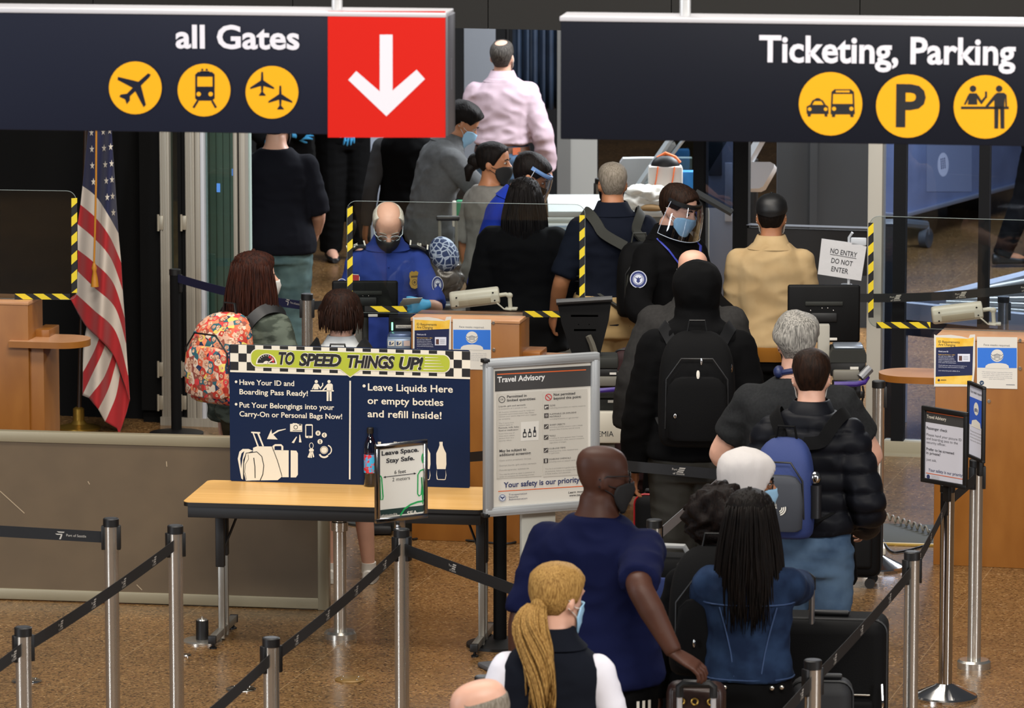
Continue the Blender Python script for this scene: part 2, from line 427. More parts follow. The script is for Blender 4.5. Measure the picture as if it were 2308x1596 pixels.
# ---------------------------------------------------------------- low partition walls in the hall
pan_m = mat('partition_laminate', '#5c4c37', 0.55, var=0.06, scale=6, bump=0.03); pan_f = mat('partition_frame', '#8f866f', 0.42, 0.3)
p0 = G(0, 1353); p1 = G(741, 1377); u = (p1 - p0); ang = math.atan2(u.y, u.x)
pw = thing('partition_panel', 'low brown laminate partition with a metal frame standing left of the folding table', 'partition', p1, ang)
Wp, Hp = 3.4, 0.855
b = B(); b.box((-Wp / 2, 0.03, Hp / 2), (Wp - 0.06, 0.03, Hp - 0.06)); b.obj('laminate_panel', pan_m, pw)
b = B(); b.box((-Wp / 2, 0.03, Hp - 0.03), (Wp, 0.05, 0.055), 0.004); b.obj('top_rail', pan_f, pw)
b = B(); b.box((-Wp / 2, 0.03, 0.0325), (Wp, 0.05, 0.055), 0.004); b.obj('bottom_rail', pan_f, pw)
b = B(); b.box((-0.028, 0.03, Hp / 2), (0.056, 0.052, Hp), 0.004); b.obj('end_post', pan_f, pw)
b = B()
for q0, q1 in (((0, 1107), (55, 1157)), ((308, 1318), (320, 1330)), ((198, 1085), (202, 1092)), ((375, 1040), (376, 1052))):
    A_ = Art(pw, 0.013); a, c = Vector(A_.uv(*q0)), Vector(A_.uv(*q1)); d = (c - a).normalized() * 0.0025; n_ = Vector((-d.y, d.x))
    b.add([(a.x + n_.x, 0.0135, a.y + n_.y), (c.x + n_.x, 0.0135, c.y + n_.y), (c.x - n_.x, 0.0135, c.y - n_.y), (a.x - n_.x, 0.0135, a.y - n_.y)], [(0, 1, 2, 3)])
b.obj('scratch', mat('scratch_pale', '#a08e74', 0.7), pw, 0)

# ---------------------------------------------------------------- hanging signs
navy = mat('sign_navy', '#141828', 0.6, spec=.2); red = mat('sign_red', '#c41a0e', 0.55, spec=.2); yel = mat('sign_yellow', '#e3a318', 0.55, spec=.2); swhite = mat('sign_white', '#d6d4dc', 0.6, spec=.2); frame_w = mat('sign_frame', '#c9c8cd', 0.4, 0.2)
SY = 16.8
def sign_root(BLp, BRx, TLy, yaw, label):
    p0 = D(BLp[0], BLp[1], SY); zt = D(BLp[0], TLy, SY).z
    r = thing('hanging_sign', label, 'sign', p0, yaw); r['H'] = zt - p0.z
    A = Art(r, 0.0); W = A.uv(BRx, BLp[1])[0]
    del r['H']
    return r, A, W, zt - p0.z
r, A, W, H = sign_root((1004, 307), 1004, 37, R(-7.5), 'navy overhead sign with a white arrow on a red square, hung at the left')
XL = A.uv(-260, 290)[0]
b = B(); b.box((XL / 2, 0.085, H / 2), (-XL, 0.165, H), 0.003, m=navy); A.par = b.obj('sign_box', None, r)
b = B(); b.box((XL / 2, 0.085, H + 0.004), (-XL + 0.006, 0.176, 0.016), 0.003); b.obj('top_frame', frame_w, r)
b = B(); b.box((0.004, 0.085, H / 2), (0.008, 0.17, H), 0.002); b.box((0.0085, 0.09, H * 0.5), (0.003, 0.02, 0.1), m=None); b.obj('end_cap', mat('sign_end', '#6d6c72', 0.4, 0.4), r)
A.rect('arrow_panel', red, 739, 25, 1004, 310, 1)
A.poly('arrow', swhite, [(856, 78), (885, 78), (885, 204), (939, 157), (958, 178), (871, 262), (785, 180), (803, 160), (856, 206)], 2)
A.text('lettering', swhite, 'all Gates', 396, 107, 675, 50, 2, bold=0.026)
for cx, cy in ((305, 198), (460, 203), (613, 208)): A.disc('pictogram_disc', yel, cx, cy, 59.5, 1)
k = navy
A.poly('plane_pictogram', k, [(334, 165), (340, 168), (337, 174), (318, 193), (329, 236), (324, 242), (305, 206), (293, 217), (293, 226), (286, 235), (282, 224), (269, 218), (272, 213), (286, 211), (299, 198), (265, 180), (266, 173), (312, 184)], 2)
A.poly('train_pictogram', k, rr := [(440, 168), (446, 162), (478, 162), (484, 168), (484, 222), (478, 227), (446, 227), (440, 222)], 2)
A.poly('train_pictogram', yel, [(445, 173), (479, 173), (479, 195), (445, 195)], 3)
A.disc('train_pictogram', yel, 448, 212, 5, 3); A.disc('train_pictogram', yel, 475, 212, 5, 3)
A.rect('train_pictogram', k, 451, 160, 472, 164, 2); A.disc('train_pictogram', k, 456, 157, 2.5, 2); A.disc('train_pictogram', k, 466, 157, 2.5, 2)
A.strip('train_pictogram', k, [(446, 227), (436, 243)], 5, 2); A.strip('train_pictogram', k, [(478, 227), (487, 243)], 5, 2)
for ox, oy in ((591, 187), (632, 218)):
    A.poly('two_planes_pictogram', k, [(ox - 2, oy - 25), (ox + 2, oy - 25), (ox + 3, oy - 6), (ox + 27, oy + 10), (ox + 27, oy + 14), (ox + 3, oy + 7), (ox + 2, oy + 20), (ox + 8, oy + 27), (ox + 8, oy + 29), (ox - 7, oy + 29), (ox - 7, oy + 27), (ox - 2, oy + 20), (ox - 3, oy + 7), (ox - 27, oy + 14), (ox - 27, oy + 10), (ox - 3, oy - 6)], 2)
A.done()
u = A.uv(750, 20)[0]; B().cyl((u, 0.085, H), (u, 0.085, H + 4.0), 0.018, n=16).obj('hanger_pole', mat('hanger_white', '#cfcfcf', 0.35, 0.3), r)

r, A, W, H = sign_root((1263, 314), 2308, 45, R(-8.0), 'black and navy overhead ticketing and parking sign hung at the right')
XR = A.uv(2560, 330)[0]
b = B(); b.box((XR / 2, 0.085, H / 2), (XR, 0.165, H), 0.003); A.par = b.obj('sign_box', mat('sign_navy_dark', '#0e111c', 0.6, spec=.2), r)
b = B(); b.box((XR / 2, 0.085, H + 0.004), (XR + 0.006, 0.176, 0.016), 0.003); b.obj('top_frame', frame_w, r)
A.text('lettering', swhite, 'Ticketing, Parking', 1711, 138, 2289, 57, 2, bold=0.026)
for cx, cy in ((1872, 234), (2046, 239), (2221, 241)): A.disc('pictogram_disc', yel, cx, cy, 71.5, 1)
k = mat('pictogram_black', '#17171c', 0.5)
n_ = 'taxi_bus_pictogram'
A.poly(n_, k, [(1818, 240), (1826, 236), (1831, 226), (1836, 224), (1840, 221), (1847, 221), (1850, 224), (1855, 226), (1861, 236), (1867, 240), (1868, 257), (1865, 257), (1865, 263), (1859, 263), (1858, 257), (1828, 257), (1827, 263), (1821, 263), (1820, 257), (1818, 256)], 2)
A.poly(n_, yel, [(1831, 236), (1836, 228), (1851, 228), (1856, 236)], 3); A.disc(n_, yel, 1825, 246, 4, 3); A.disc(n_, yel, 1861, 246, 4, 3)
A.poly(n_, k, [(1874, 207), (1881, 201), (1918, 201), (1925, 207), (1927, 257), (1924, 258), (1924, 264), (1917, 264), (1916, 258), (1883, 258), (1882, 264), (1875, 264), (1875, 258), (1872, 257)], 2)
A.poly(n_, yel, [(1878, 212), (1921, 212), (1922, 234), (1877, 234)], 3); A.disc(n_, yel, 1880, 245, 4.5, 3); A.disc(n_, yel, 1919, 245, 4.5, 3); A.rect(n_, yel, 1884, 204, 1915, 208, 3)
A.text('letter_p_pictogram', k, 'P', 2019, 283, 2086, 90, 2, bold=0.03)
n_ = 'counter_pictogram'
def counter_pict(A, n_, k, ox, oy, s, L=2):
    f = lambda x, y: (ox + x * s, oy + y * s)
    P = lambda pts: A.poly(n_, k, [f(*p) for p in pts], L)
    A.disc(n_, k, ox - 28 * s, oy - 40 * s, 7.5 * s, L); A.disc(n_, k, ox + 31 * s, oy - 40 * s, 7.5 * s, L)
    P([(-40, -24), (-36, -30), (-20, -30), (-15, -24), (-9, -14), (-1, -23), (2, -19), (-9, -4), (-19, -18), (-18, -4), (-40, -4), (-38, -16), (-44, -4), (-49, -4)])
    P([(20, -26), (26, -31), (42, -31), (48, -26), (49, 0), (45, 0), (44, -20), (43, 0), (43, 50), (34, 50), (33, 6), (30, 6), (29, 50), (20, 50), (20, -14), (5, 2), (0, -1)])
    P([(-55, 0), (53, 0), (53, 6), (-55, 6)])
    P([(-1, -34), (4, -34), (4, -20), (-1, -16)])
counter_pict(A, n_, k, 2221, 240, 1.0)
A.done()
u = A.uv(1538, 30)[0]; B().cyl((u, 0.085, H), (u, 0.085, H + 4.0), 0.018, n=16).obj('hanger_pole', MATS['hanger_white'], r)
# ================================================================ PODIUMS
wood = mat('podium_wood', '#86521a', 0.42, hex2='#915c22', scale=10, stretch=(1, 1, 0.35), bump=0.0)
wood_t = mat('podium_top', '#b98862', 0.28, hex2='#c08f68', scale=10)
def poster_id(A, x0, y0, x1, y1):
    f = lambda a, c: (x0 + (x1 - x0) * a / 100, y0 + (y1 - y0) * c / 100)
    bl = mat('poster_navy', '#0d1a45', 0.6); ye = mat('poster_yellow', '#e3ae22', 0.6, hex2='#edc75a', scale=14)
    A.poly('poster_sheet', paper, [f(-3, -4), f(2, -2), f(40, -3), f(66, 0), f(84, 4), f(88, -3), f(101, -4), f(101, 60), f(96, 103), f(-3, 103)], 1)
    A.poly('poster_print', ye, [f(2, 2), f(82, 5), f(98, 2), f(96, 20), f(2, 23)], 2)
    A.poly('poster_print', bl, [f(2, 23), f(96, 20), f(94, 80), f(1, 83)], 2)
    A.poly('poster_print', ye, [f(1, 83), f(94, 80), f(91, 99), f(0, 97)], 2)
    for t, cy, w in (('ID Requirements', 13, 62), ('Are Changing', 19, 51)): A.text('poster_lettering', mat('poster_ink', '#3a3220', 0.7), t, *f(8, cy), f(w, 0)[0], (y1 - y0) * 0.045, 3, bold=0.01)
    wt = mat('poster_white', '#d8dae6', 0.7); yt = MATS['poster_yellow']
    A.text('poster_lettering', wt, 'Check your ID', *f(8, 32), f(33, 0)[0], (y1 - y0) * 0.026, 3, bold=0.02)
    for t, cy, w, mm in (('Beginning October 1, 2021', 38, 50, yt), ('you will need a REAL ID', 41.3, 46, wt), ("compliant driver's license,", 44.6, 48, wt), ("enhanced driver's license or", 47.9, 49, wt), ('another acceptable form of ID', 51.2, 52, wt), ('to fly within the United States.', 54.5, 53, wt),
                         ("Check with your state driver's license agency to", 60, 80, wt), ('verify that your state-issued ID is compliant.', 63.5, 74, wt), ('Learn about flying with a REAL ID at', 71, 62, wt)):
        A.text('poster_lettering', mm, t, *f(8, cy), f(w, 0)[0], (y1 - y0) * 0.019, 3)
    A.poly('poster_card', wt, [f(57, 36), f(88, 36), f(88, 52), f(57, 52)], 3); A.poly('poster_card', mat('poster_photo', '#5a3a34', 0.7), [f(60, 40), f(68, 40), f(68, 50), f(60, 50)], 4)
    for c in (41, 44, 47): A.poly('poster_card', mat('poster_grey', '#8b8f98', 0.7), [f(71, c), f(84, c), f(84, c + 1), f(71, c + 1)], 4)
    A.disc('poster_seal', bl, *f(9, 90), (x1 - x0) * 0.03, 3); A.poly('poster_seal', MATS['poster_ink'], [f(14, 89), f(28, 89), f(28, 90.5), f(14, 90.5)], 3)
def poster_mask(A, x0, y0, x1, y1):
    f = lambda a, c: (x0 + (x1 - x0) * a / 100, y0 + (y1 - y0) * c / 100); w = x1 - x0; h = y1 - y0
    blu = mat('poster_blue', '#2a6fd0', 0.6); dk = mat('poster_line', '#4a586a', 0.7)
    A.poly('poster_sheet', paper, [f(0, 0), f(100, 1), f(100, 100), f(0, 98)], 1)
    A.text('poster_lettering', mat('poster_dark', '#3b4652', 0.7), 'Face masks required.', *f(17, 17), f(82, 0)[0], h * 0.035, 2)
    A.poly('poster_print', blu, [f(1.5, 21), f(98.5, 21.5), f(98.5, 60), f(1.5, 59)], 2)
    A.disc('masked_head_pictogram', paper, *f(50, 36), w * 0.155, 3)
    A.poly('masked_head_pictogram', paper, [f(20, 60), f(22, 55), f(28, 52), f(38, 50.5), f(50, 50), f(62, 50.5), f(72, 52), f(78, 55), f(80, 61)], 3)
    A.strip('masked_head_pictogram', dk, [f(35, 33), f(39, 36), f(50, 32.5), f(61, 36), f(65, 33)], w * 0.012, 4); A.strip('masked_head_pictogram', dk, [f(35, 37), f(39, 42), f(50, 45.5), f(61, 42), f(65, 37)], w * 0.012, 4)
    for c in (36.5, 39, 41.5): A.strip('masked_head_pictogram', dk, [f(42, c), f(50, c - 1.8), f(58, c)], w * 0.012, 4)
    gr = mat('poster_text_grey', '#8f9197', 0.8)
    for t, c, a, e in (('TSA requires proper wearing of face masks', 67.5, 12, 88), ('at all times. Face masks must cover the', 71, 12, 88), ('nose and mouth. Failure to comply may', 74.5, 14, 87), ('result in denial of entry to the screening', 78, 14, 87), ('area, and a civil penalty.', 81.5, 30, 70)): A.text('poster_lettering', gr, t, *f(a, c), f(e, 0)[0], h * 0.018, 2)
    A.disc('poster_seal', mat('seal_blue', '#24405e', 0.6), *f(12, 88), w * 0.055, 2); A.poly('poster_seal', paper, [f(8.5, 87), f(12, 90), f(15.5, 87), f(12, 88)], 3)
    A.poly('poster_lettering', MATS['poster_dark'], [f(72, 91), f(94, 91.5), f(94, 92.5), f(72, 92)], 2)
def podium(p0, yaw, w, h, label, dpt=0.29):
    r = thing('podium', label, 'podium', p0, yaw)
    B().box((w / 2, dpt / 2, (h - 0.02) / 2), (w, dpt, h - 0.02), 0.004).obj('cabinet', wood, r)
    B().box((w / 2, dpt / 2, h - 0.0095), (w + 0.006, dpt + 0.006, 0.02), 0.004).obj('top', wood_t, r)
    return r
def shelf(r, x0, x1, sgn, z=0.965, y0=0.05, y1=0.36):
    yc, rr = (y0 + y1) / 2, (y1 - y0) / 2; xe = x1 if sgn > 0 else x0; xb = x0 if sgn > 0 else x1
    pts = [(xb, y0), (xe - sgn * rr, y0)] + [(xe - sgn * rr + sgn * rr * math.cos(R(a)), yc + rr * math.sin(R(a))) for a in range(-80, 81, 10)] + [(xe - sgn * rr, y1), (xb, y1)]
    if sgn < 0: pts.reverse()
    b = B(); b.slab(pts, z - 0.035, z - 0.001, m=wood); b.slab(pts, z - 0.001, z, m=wood_t)
    b.obj('shelf', None, r, 30)
def bolt(A, r, px, py):
    u, z = A.uv(px, py); B().tube([(u, 0, z), (u, -0.006, z)], [0.011, 0.008], 12).obj('bolt', steel, r)
def chevrons(A, x0, y0, x1, y1, vert, n, ph=0.0):
    ht = 'hazard_tape#%d' % x0
    A.rect(ht, tape_k, x0, y0, x1, y1, 1)
    L_ = (y1 - y0) if vert else (x1 - x0); p = L_ / n; sk = (x1 - x0) * 0.9 if vert else (y1 - y0) * 1.5
    for i in range(n + 1):
        a = (i + ph) * p
        if vert:
            q = [(x0, y0 + a + sk), (x1, y0 + a), (x1, y0 + a + p * 0.5), (x0, y0 + a + p * 0.5 + sk)]
            q = [(x, min(max(y, y0), y1)) for x, y in q]
        else:
            q = [(x0 + a, y0), (x0 + a + p * 0.55, y0), (x0 + a + p * 0.55 + sk, y1), (x0 + a + sk, y1)]
            q = [(min(max(x, x0), x1), y) for x, y in q]
        if (abs(q[0][1] - q[3][1]) > 3 or abs(q[1][1] - q[2][1]) > 3) if vert else (abs(q[0][0] - q[1][0]) > 3 or abs(q[2][0] - q[3][0]) > 3): A.poly(ht, tape_y, q, 2)
def shield(BL, BR, TLy, z0, label, tapes, cut=None):
    p0, W, H, yaw = panel(BL, BR, TLy, z0=z0)
    r = thing('acrylic_shield', label, 'acrylic shield', p0, yaw)
    pts = rrect(0, 0, W, H, 0.05, 6)
    b = B(); b.prism(pts, 0, 0.006); sh_ = b.obj('acrylic_sheet', clear, r, 30)
    b = B(); b.tube([(x, 0.003, z) for x, z in pts] + [(pts[0][0], 0.003, pts[0][1])], 0.0016, 5, False); b.obj('polished_edge', clear_edge, r)
    A = Art(r, -0.002); A.par = sh_
    for t in tapes: chevrons(A, *t)
    A.done(); return r
def lamp_camera(r0, px, py, label, z, flip=False):
    """white cylinder camera lying on its bracket on a podium top"""
    p = G(px, py, z); r = thing('security_camera', label, 'camera', p, R(-6))
    cr = [(-0.045, -0.03), (-0.03, -0.044), (0.03, -0.044), (0.045, -0.03)] + [(0.046 * math.cos(R(a)), 0.046 * math.sin(R(a))) for a in range(0, 181, 18)]
    b = B(); M = Matrix.Translation((0, 0, 0.062)) @ Matrix.Rotation(R(-7), 4, 'Y') @ rot_z(R(5))
    rings = [[(x, q[0] * s_, q[1] * s_) for q in cr] for x, s_ in ((-0.132, 0.82), (-0.128, 0.94), (-0.118, 1.0), (0.12, 1.0), (0.128, 0.95), (0.132, 0.8))]
    b.loft(rings, M=M); b.obj('housing', mat('camera_cream', '#e0d6c4', 0.35), r, 40)
    b = B(); b.box((0.0, -0.046, -0.018), (0.17, 0.004, 0.03), 0.001, M=M); b.obj('label_plate', mat('camera_beige', '#b7a68c', 0.5), r)
    for q in ((-0.095, 0.016), (0.1, 0.02), (-0.1, -0.028), (0.105, -0.022)):
        B().ell((q[0], -0.045, q[1]), (0.005, 0.003, 0.005), 8, 6, M=M).obj('screw', black, r)
    b = B(); b.tube([(0.12, 0, 0.075), (0.165, 0, 0.082), (0.185, 0, 0.075)], 0.011, 10); b.ell((0.186, 0, 0.076), (0.017, 0.014, 0.016)); b.tube([(0.186, 0, 0.07), (0.19, 0, 0.012)], 0.011, 10)
    b.box((0.195, 0, 0.006), (0.065, 0.06, 0.012), 0.004); b.obj('bracket', MATS['camera_cream'], r)
    b = B(); b.tube([(0.12, -0.03, 0.04), (0.135, -0.04, 0.03), (0.16, -0.035, 0.008), (0.2, -0.04, 0.004)], 0.004, 6); b.obj('cable', MATS['camera_cream'], r)
    return r
H1 = 1.185
# middle podium
pm = G(928, 1217); r = podium(pm, R(-10.5), 0.578, H1, 'wooden podium in the middle with two posters on its front')
def poster(pod, label, draw, q):
    A0 = Art(pod, -0.003); u, v = A0.uv(q[0], q[3]); p = mw(pod) @ Vector((u, -0.003, v))
    r2 = thing('poster', label, 'poster', p, pod.rotation_euler.z); A2 = Art(r2, 0.0); draw(A2, *q); A2.done()
    sh = [c for c in r2.children if c.name.startswith('poster_sheet')][0]
    for c in list(r2.children):
        if c is not sh: c.parent = sh
poster(r, 'yellow and navy identity poster on the middle podium', poster_id, (933, 718, 1016, 834)); poster(r, 'blue and white face mask poster on the middle podium', poster_mask, (1020.5, 719, 1107, 834)); A = Art(r, -0.003)
for px, py in ((1112, 728), (1113, 789)): bolt(A, r, px, py)
A.done(); shelf(r, 0.57, 1.02, 1); B().box((0.62, 0.2, 0.985), (0.1, 0.2, 0.04), 0.004).obj('ledge_block', wood, r)
b = B(); x, z = A.uv(1040, 1030); b.box((x, -0.012, z), (0.05, 0.024, 0.07), 0.004); b.obj('belt_receiver', black, r)
RECV = mw(r) @ Vector((x, -0.03, z))
shield((783, 704), (1318, 714), 453, H1 + 0.002, 'clear acrylic shield with hazard tape standing on the middle podium',
       ((783, 464, 795, 659, True, 5, -0.1), (1306, 485, 1318, 694, True, 5, -0.35), (822, 690, 918, 703, False, 2, 0.25), (1178, 701, 1298, 715, False, 3, 0.1)))
lamp_camera(r, 1070, 697, 'cream security camera lying on the middle podium', H1)
# right podium
pr = G(2103, 1273); r = podium(pr, R(-13.5), 0.95, H1 + 0.005, 'wooden podium at the right edge with two posters')
poster(r, 'yellow and navy identity poster on the right podium', poster_id, (2108, 758, 2197, 868)); poster(r, 'blue and white face mask poster on the right podium', poster_mask, (2202, 759, 2293, 877)); A = Art(r, -0.003)
for px, py in ((2299, 768), (2299, 831), (2229, 905)): bolt(A, r, px, py)
A.done(); shelf(r, -0.325, 0.02, -1)
shield((1957, 737), (2420, 752), 487, H1 + 0.007, 'clear acrylic shield with hazard tape standing on the right podium',
       ((1957, 502, 1969, 716, True, 5, 0.0), (1975, 726, 2097, 740, False, 3, -0.2)))
lamp_camera(r, 2157, 731, 'cream security camera lying on the right podium', H1 + 0.005)
# left podium
pl = D(62, 700, 27.35); pl.z = 0; r = podium(pl, R(-11), 0.001, H1 - 0.01, 'wooden podium at the left edge with a rounded shelf')
for ch in list(r.children): bpy.data.objects.remove(ch)
B().box((-0.4, 0.15, (H1 - 0.03) / 2), (0.8, 0.28, H1 - 0.03), 0.004).obj('cabinet', wood, r)
B().box((-0.4, 0.15, H1 - 0.02), (0.806, 0.286, 0.02), 0.004).obj('top', wood_t, r)
B().box((-0.36, 0.19, 0.46), (0.87, 0.30, 0.92), 0.004).obj('lower_cabinet', wood, r)
B().box((0.035, 0.25, 0.975), (0.08, 0.2, 0.06), 0.004).obj('ledge_block', wood, r)
shelf(r, -0.1, 0.31, 1, 0.965, -0.03, 0.27)
shield((-300, 668), (174, 676), 424, H1 - 0.006, 'clear acrylic shield with hazard tape standing on the left podium',
       ((161, 446, 174, 660, True, 4.6 and 5, -0.25), (33, 662, 158, 675, False, 3, 0.0)))

# ================================================================ FLAG
gold = mat('gold_cord', '#b8791c', 0.5); goldm = mat('brass', '#9a7a35', 0.35, 0.8)
FY = 30.15
fp = D(174, 972, FY); fp.z = 0
fr_ = thing('flag', 'american flag draped on a pole by the black wall at left', 'flag', fp, 0.0)
ZS, ZO = 2.2175, (0, 280)
def fl(x, y, dep=0.0):
    q = D(ZO[0] + x / ZS, ZO[1] + y / ZS, FY - 0.12 + dep) - Vector(fp); return q
def fold(x, y): return 0.05 * math.sin((x - 400) / 36.0 + y / 500.0) + 0.018 * math.sin((x - 400) / 15.0 + y / 260.0) + 0.06 * ((x - 500) / 120.0) ** 2
def curve_at(c, t):
    f = t * (len(c) - 1); i = min(int(f), len(c) - 2); f -= i
    # smooth polyline through the points
    p0, p1, p2, p3 = c[max(i - 1, 0)], c[i], c[i + 1], c[min(i + 2, len(c) - 1)]
    return tuple(0.5 * (2 * b_ + (c_ - a_) * f + (2 * a_ - 5 * b_ + 4 * c_ - d_) * f * f + (3 * b_ - a_ - 3 * c_ + d_) * f ** 3) for a_, b_, c_, d_ in zip(p0, p1, p2, p3))
fred = mat('flag_red', '#a3161c', 0.75, sheen=0.2); fwht = mat('flag_white', '#c9bdb0', 0.75, sheen=0.2); fblu = mat('flag_blue', '#14193f', 0.75, sheen=0.2)
def cloth(b, c0, c1, m, nu=44, nv=10, dep=0.0):
    for i in range(nv):
        for j in range(nu):
            q = []
            for (a, c) in ((j, i), (j + 1, i), (j + 1, i + 1), (j, i + 1)):
                P, Q = curve_at(c0, a / nu), curve_at(c1, a / nu); t = c / nv
                x, y = P[0] + (Q[0] - P[0]) * t, P[1] + (Q[1] - P[1]) * t; q.append(fl(x, y, fold(x, y) + dep))
            b.add(q, [(3, 2, 1, 0)], m)
ks = [[(455, -120), (485, -120), (520, -120), (548, -120)], [(412, 308), (480, 362), (545, 460), (592, 545)], [(402, 402), (480, 470), (550, 565), (606, 692)], [(388, 500), (470, 570), (555, 672), (614, 832)],
      [(388, 627), (470, 692), (565, 792), (624, 970)], [(388, 735), (470, 815), (575, 917), (631, 1100)], [(380, 848), (470, 930), (578, 1037), (640, 1255)], [(352, 872), (430, 1010), (565, 1150), (648, 1385)]]
b = B()
for i in range(7): cloth(b, ks[i], ks[i + 1], fblu if i == 0 else (fwht if i % 2 else fred), nv=24 if i == 0 else 10)
bs = [[(436, 1005), (418, 1110), (415, 1240)], [(500, 1060), (470, 1140), (415, 1242)], [(530, 1085), (490, 1190), (413, 1355)], [(572, 1120), (520, 1260), (446, 1368)], [(585, 1170), (545, 1310), (490, 1424)], [(598, 1250), (575, 1370), (524, 1486)], [(614, 1290), (605, 1420), (584, 1520)], [(650, 1370), (630, 1450), (594, 1552)]]
for i in range(7): cloth(b, bs[i], bs[i + 1], (fwht, fred, fwht, fred, fwht, fred, fred)[i], 14, 6, 0.05)
o = b.obj('cloth', None, fr_, 180, fix=False)
bm = bmesh.new(); bm.from_mesh(o.data); bmesh.ops.remove_doubles(bm, verts=bm.verts[:], dist=1e-5); bm.to_mesh(o.data); bm.free()
md = o.modifiers.new('thickness', 'SOLIDIFY'); md.thickness = 0.003
b = B()
for sx, sy in ((457, 42), (516, 38), (548, 33), (459, 125), (520, 120), (553, 113), (461, 207), (526, 202), (558, 197), (467, 288), (531, 283), (560, 277), (536, 365), (563, 360), (567, 442), (457, -40), (514, -44), (546, -48)):
    n5 = [(sx + (1 if k_ % 2 == 0 else 0.4) * 17 * math.sin(PI * k_ / 5) * 0.72, sy - (1 if k_ % 2 == 0 else 0.4) * 20 * math.cos(PI * k_ / 5)) for k_ in range(10)]
    b.add([fl(x, y, fold(x, y) - 0.006) for x, y in n5], [tuple(range(10))])
b.obj('star', mat('flag_star', '#d8cfc0', 0.7), fr_, 0, fix=False)
b = B(); b.tube([fl(482, -125, -0.1), fl(480, 300, -0.1), fl(474, 560, -0.1), fl(470, 700, -0.1)], 0.006, 8); b.obj('cord', gold, fr_)
b = B(); b.tube([fl(470, 695, -0.1), fl(471, 720, -0.1), fl(472, 735, -0.1), fl(473, 770, -0.1), fl(474, 812, -0.1)], [0.008, 0.017, 0.011, 0.019, 0.024], 12); b.obj('tassel', gold, fr_)
b = B(); b.cyl((0, 0.12, 0.02), (0.085, 0.12, 2.36), 0.014, n=12); b.obj('pole', mat('pole_dark', '#2a1a0e', 0.4), fr_)
b = B(); b.lathe([(0.13, 0), (0.13, 0.012), (0.05, 0.03), (0.034, 0.05), (0.034, 0.12), (0.02, 0.13)], (0, 0.12, 0)); b.obj('base', goldm, fr_)

# ================================================================ STANCHIONS AND BELTS
beltk = mat('belt_black', '#0e0f12', 0.7); beltb = mat('belt_navy', '#10163a', 0.7); beltg = mat('belt_grey', '#8b8f96', 0.5); logo_m = mat('belt_logo', '#b9b4ab', 0.7)
def stanchion(p, label, h=1.0, base='floor', pole=None, group=None, heads=(0,)):
    p = Vector(p); p.z = 0; pole = pole or steel
    r = thing('stanchion', label, 'belt stanchion', p, 0.0, group)
    B().cyl((0, 0, 0.01), (0, 0, h - 0.03), 0.0315, n=28).obj('pole', pole, r)
    b = B(); b.lathe([(0.0345, h - 0.035), (0.0345, h - 0.003), (0.031, h)], n=28, m=black); b.lathe([(0.026, h), (0.026, h + 0.001)], n=24, m=mat('cap_top', '#5d5f63', 0.3, 0.6)); b.obj('cap', None, r)
    for a in heads:
        b = B(); b.box((0.033, 0, h - 0.085), (0.018, 0.034, 0.105), 0.003, M=rot_z(R(a))); b.obj('belt_head', black, r)
    if base == 'socket': B().lathe([(0.078, 0), (0.078, 0.03), (0.068, 0.04), (0.036, 0.04)], n=36).obj('base', steel, r)
    elif base == 'dome':
        pr_ = [(0.148, 0), (0.148, 0.012), (0.142, 0.02), (0.05, 0.062), (0.036, 0.07)]
        B().lathe(pr_, n=18).obj('base', chrome, r, 20)
    elif base == 'black': B().lathe([(0.16, 0), (0.16, 0.014), (0.05, 0.03), (0.034, 0.034)], n=36).obj('base', black, r)
    else: B().lathe([(0.07, 0), (0.07, 0.006), (0.04, 0.012)], n=30).obj('base', steel, r)
    return r
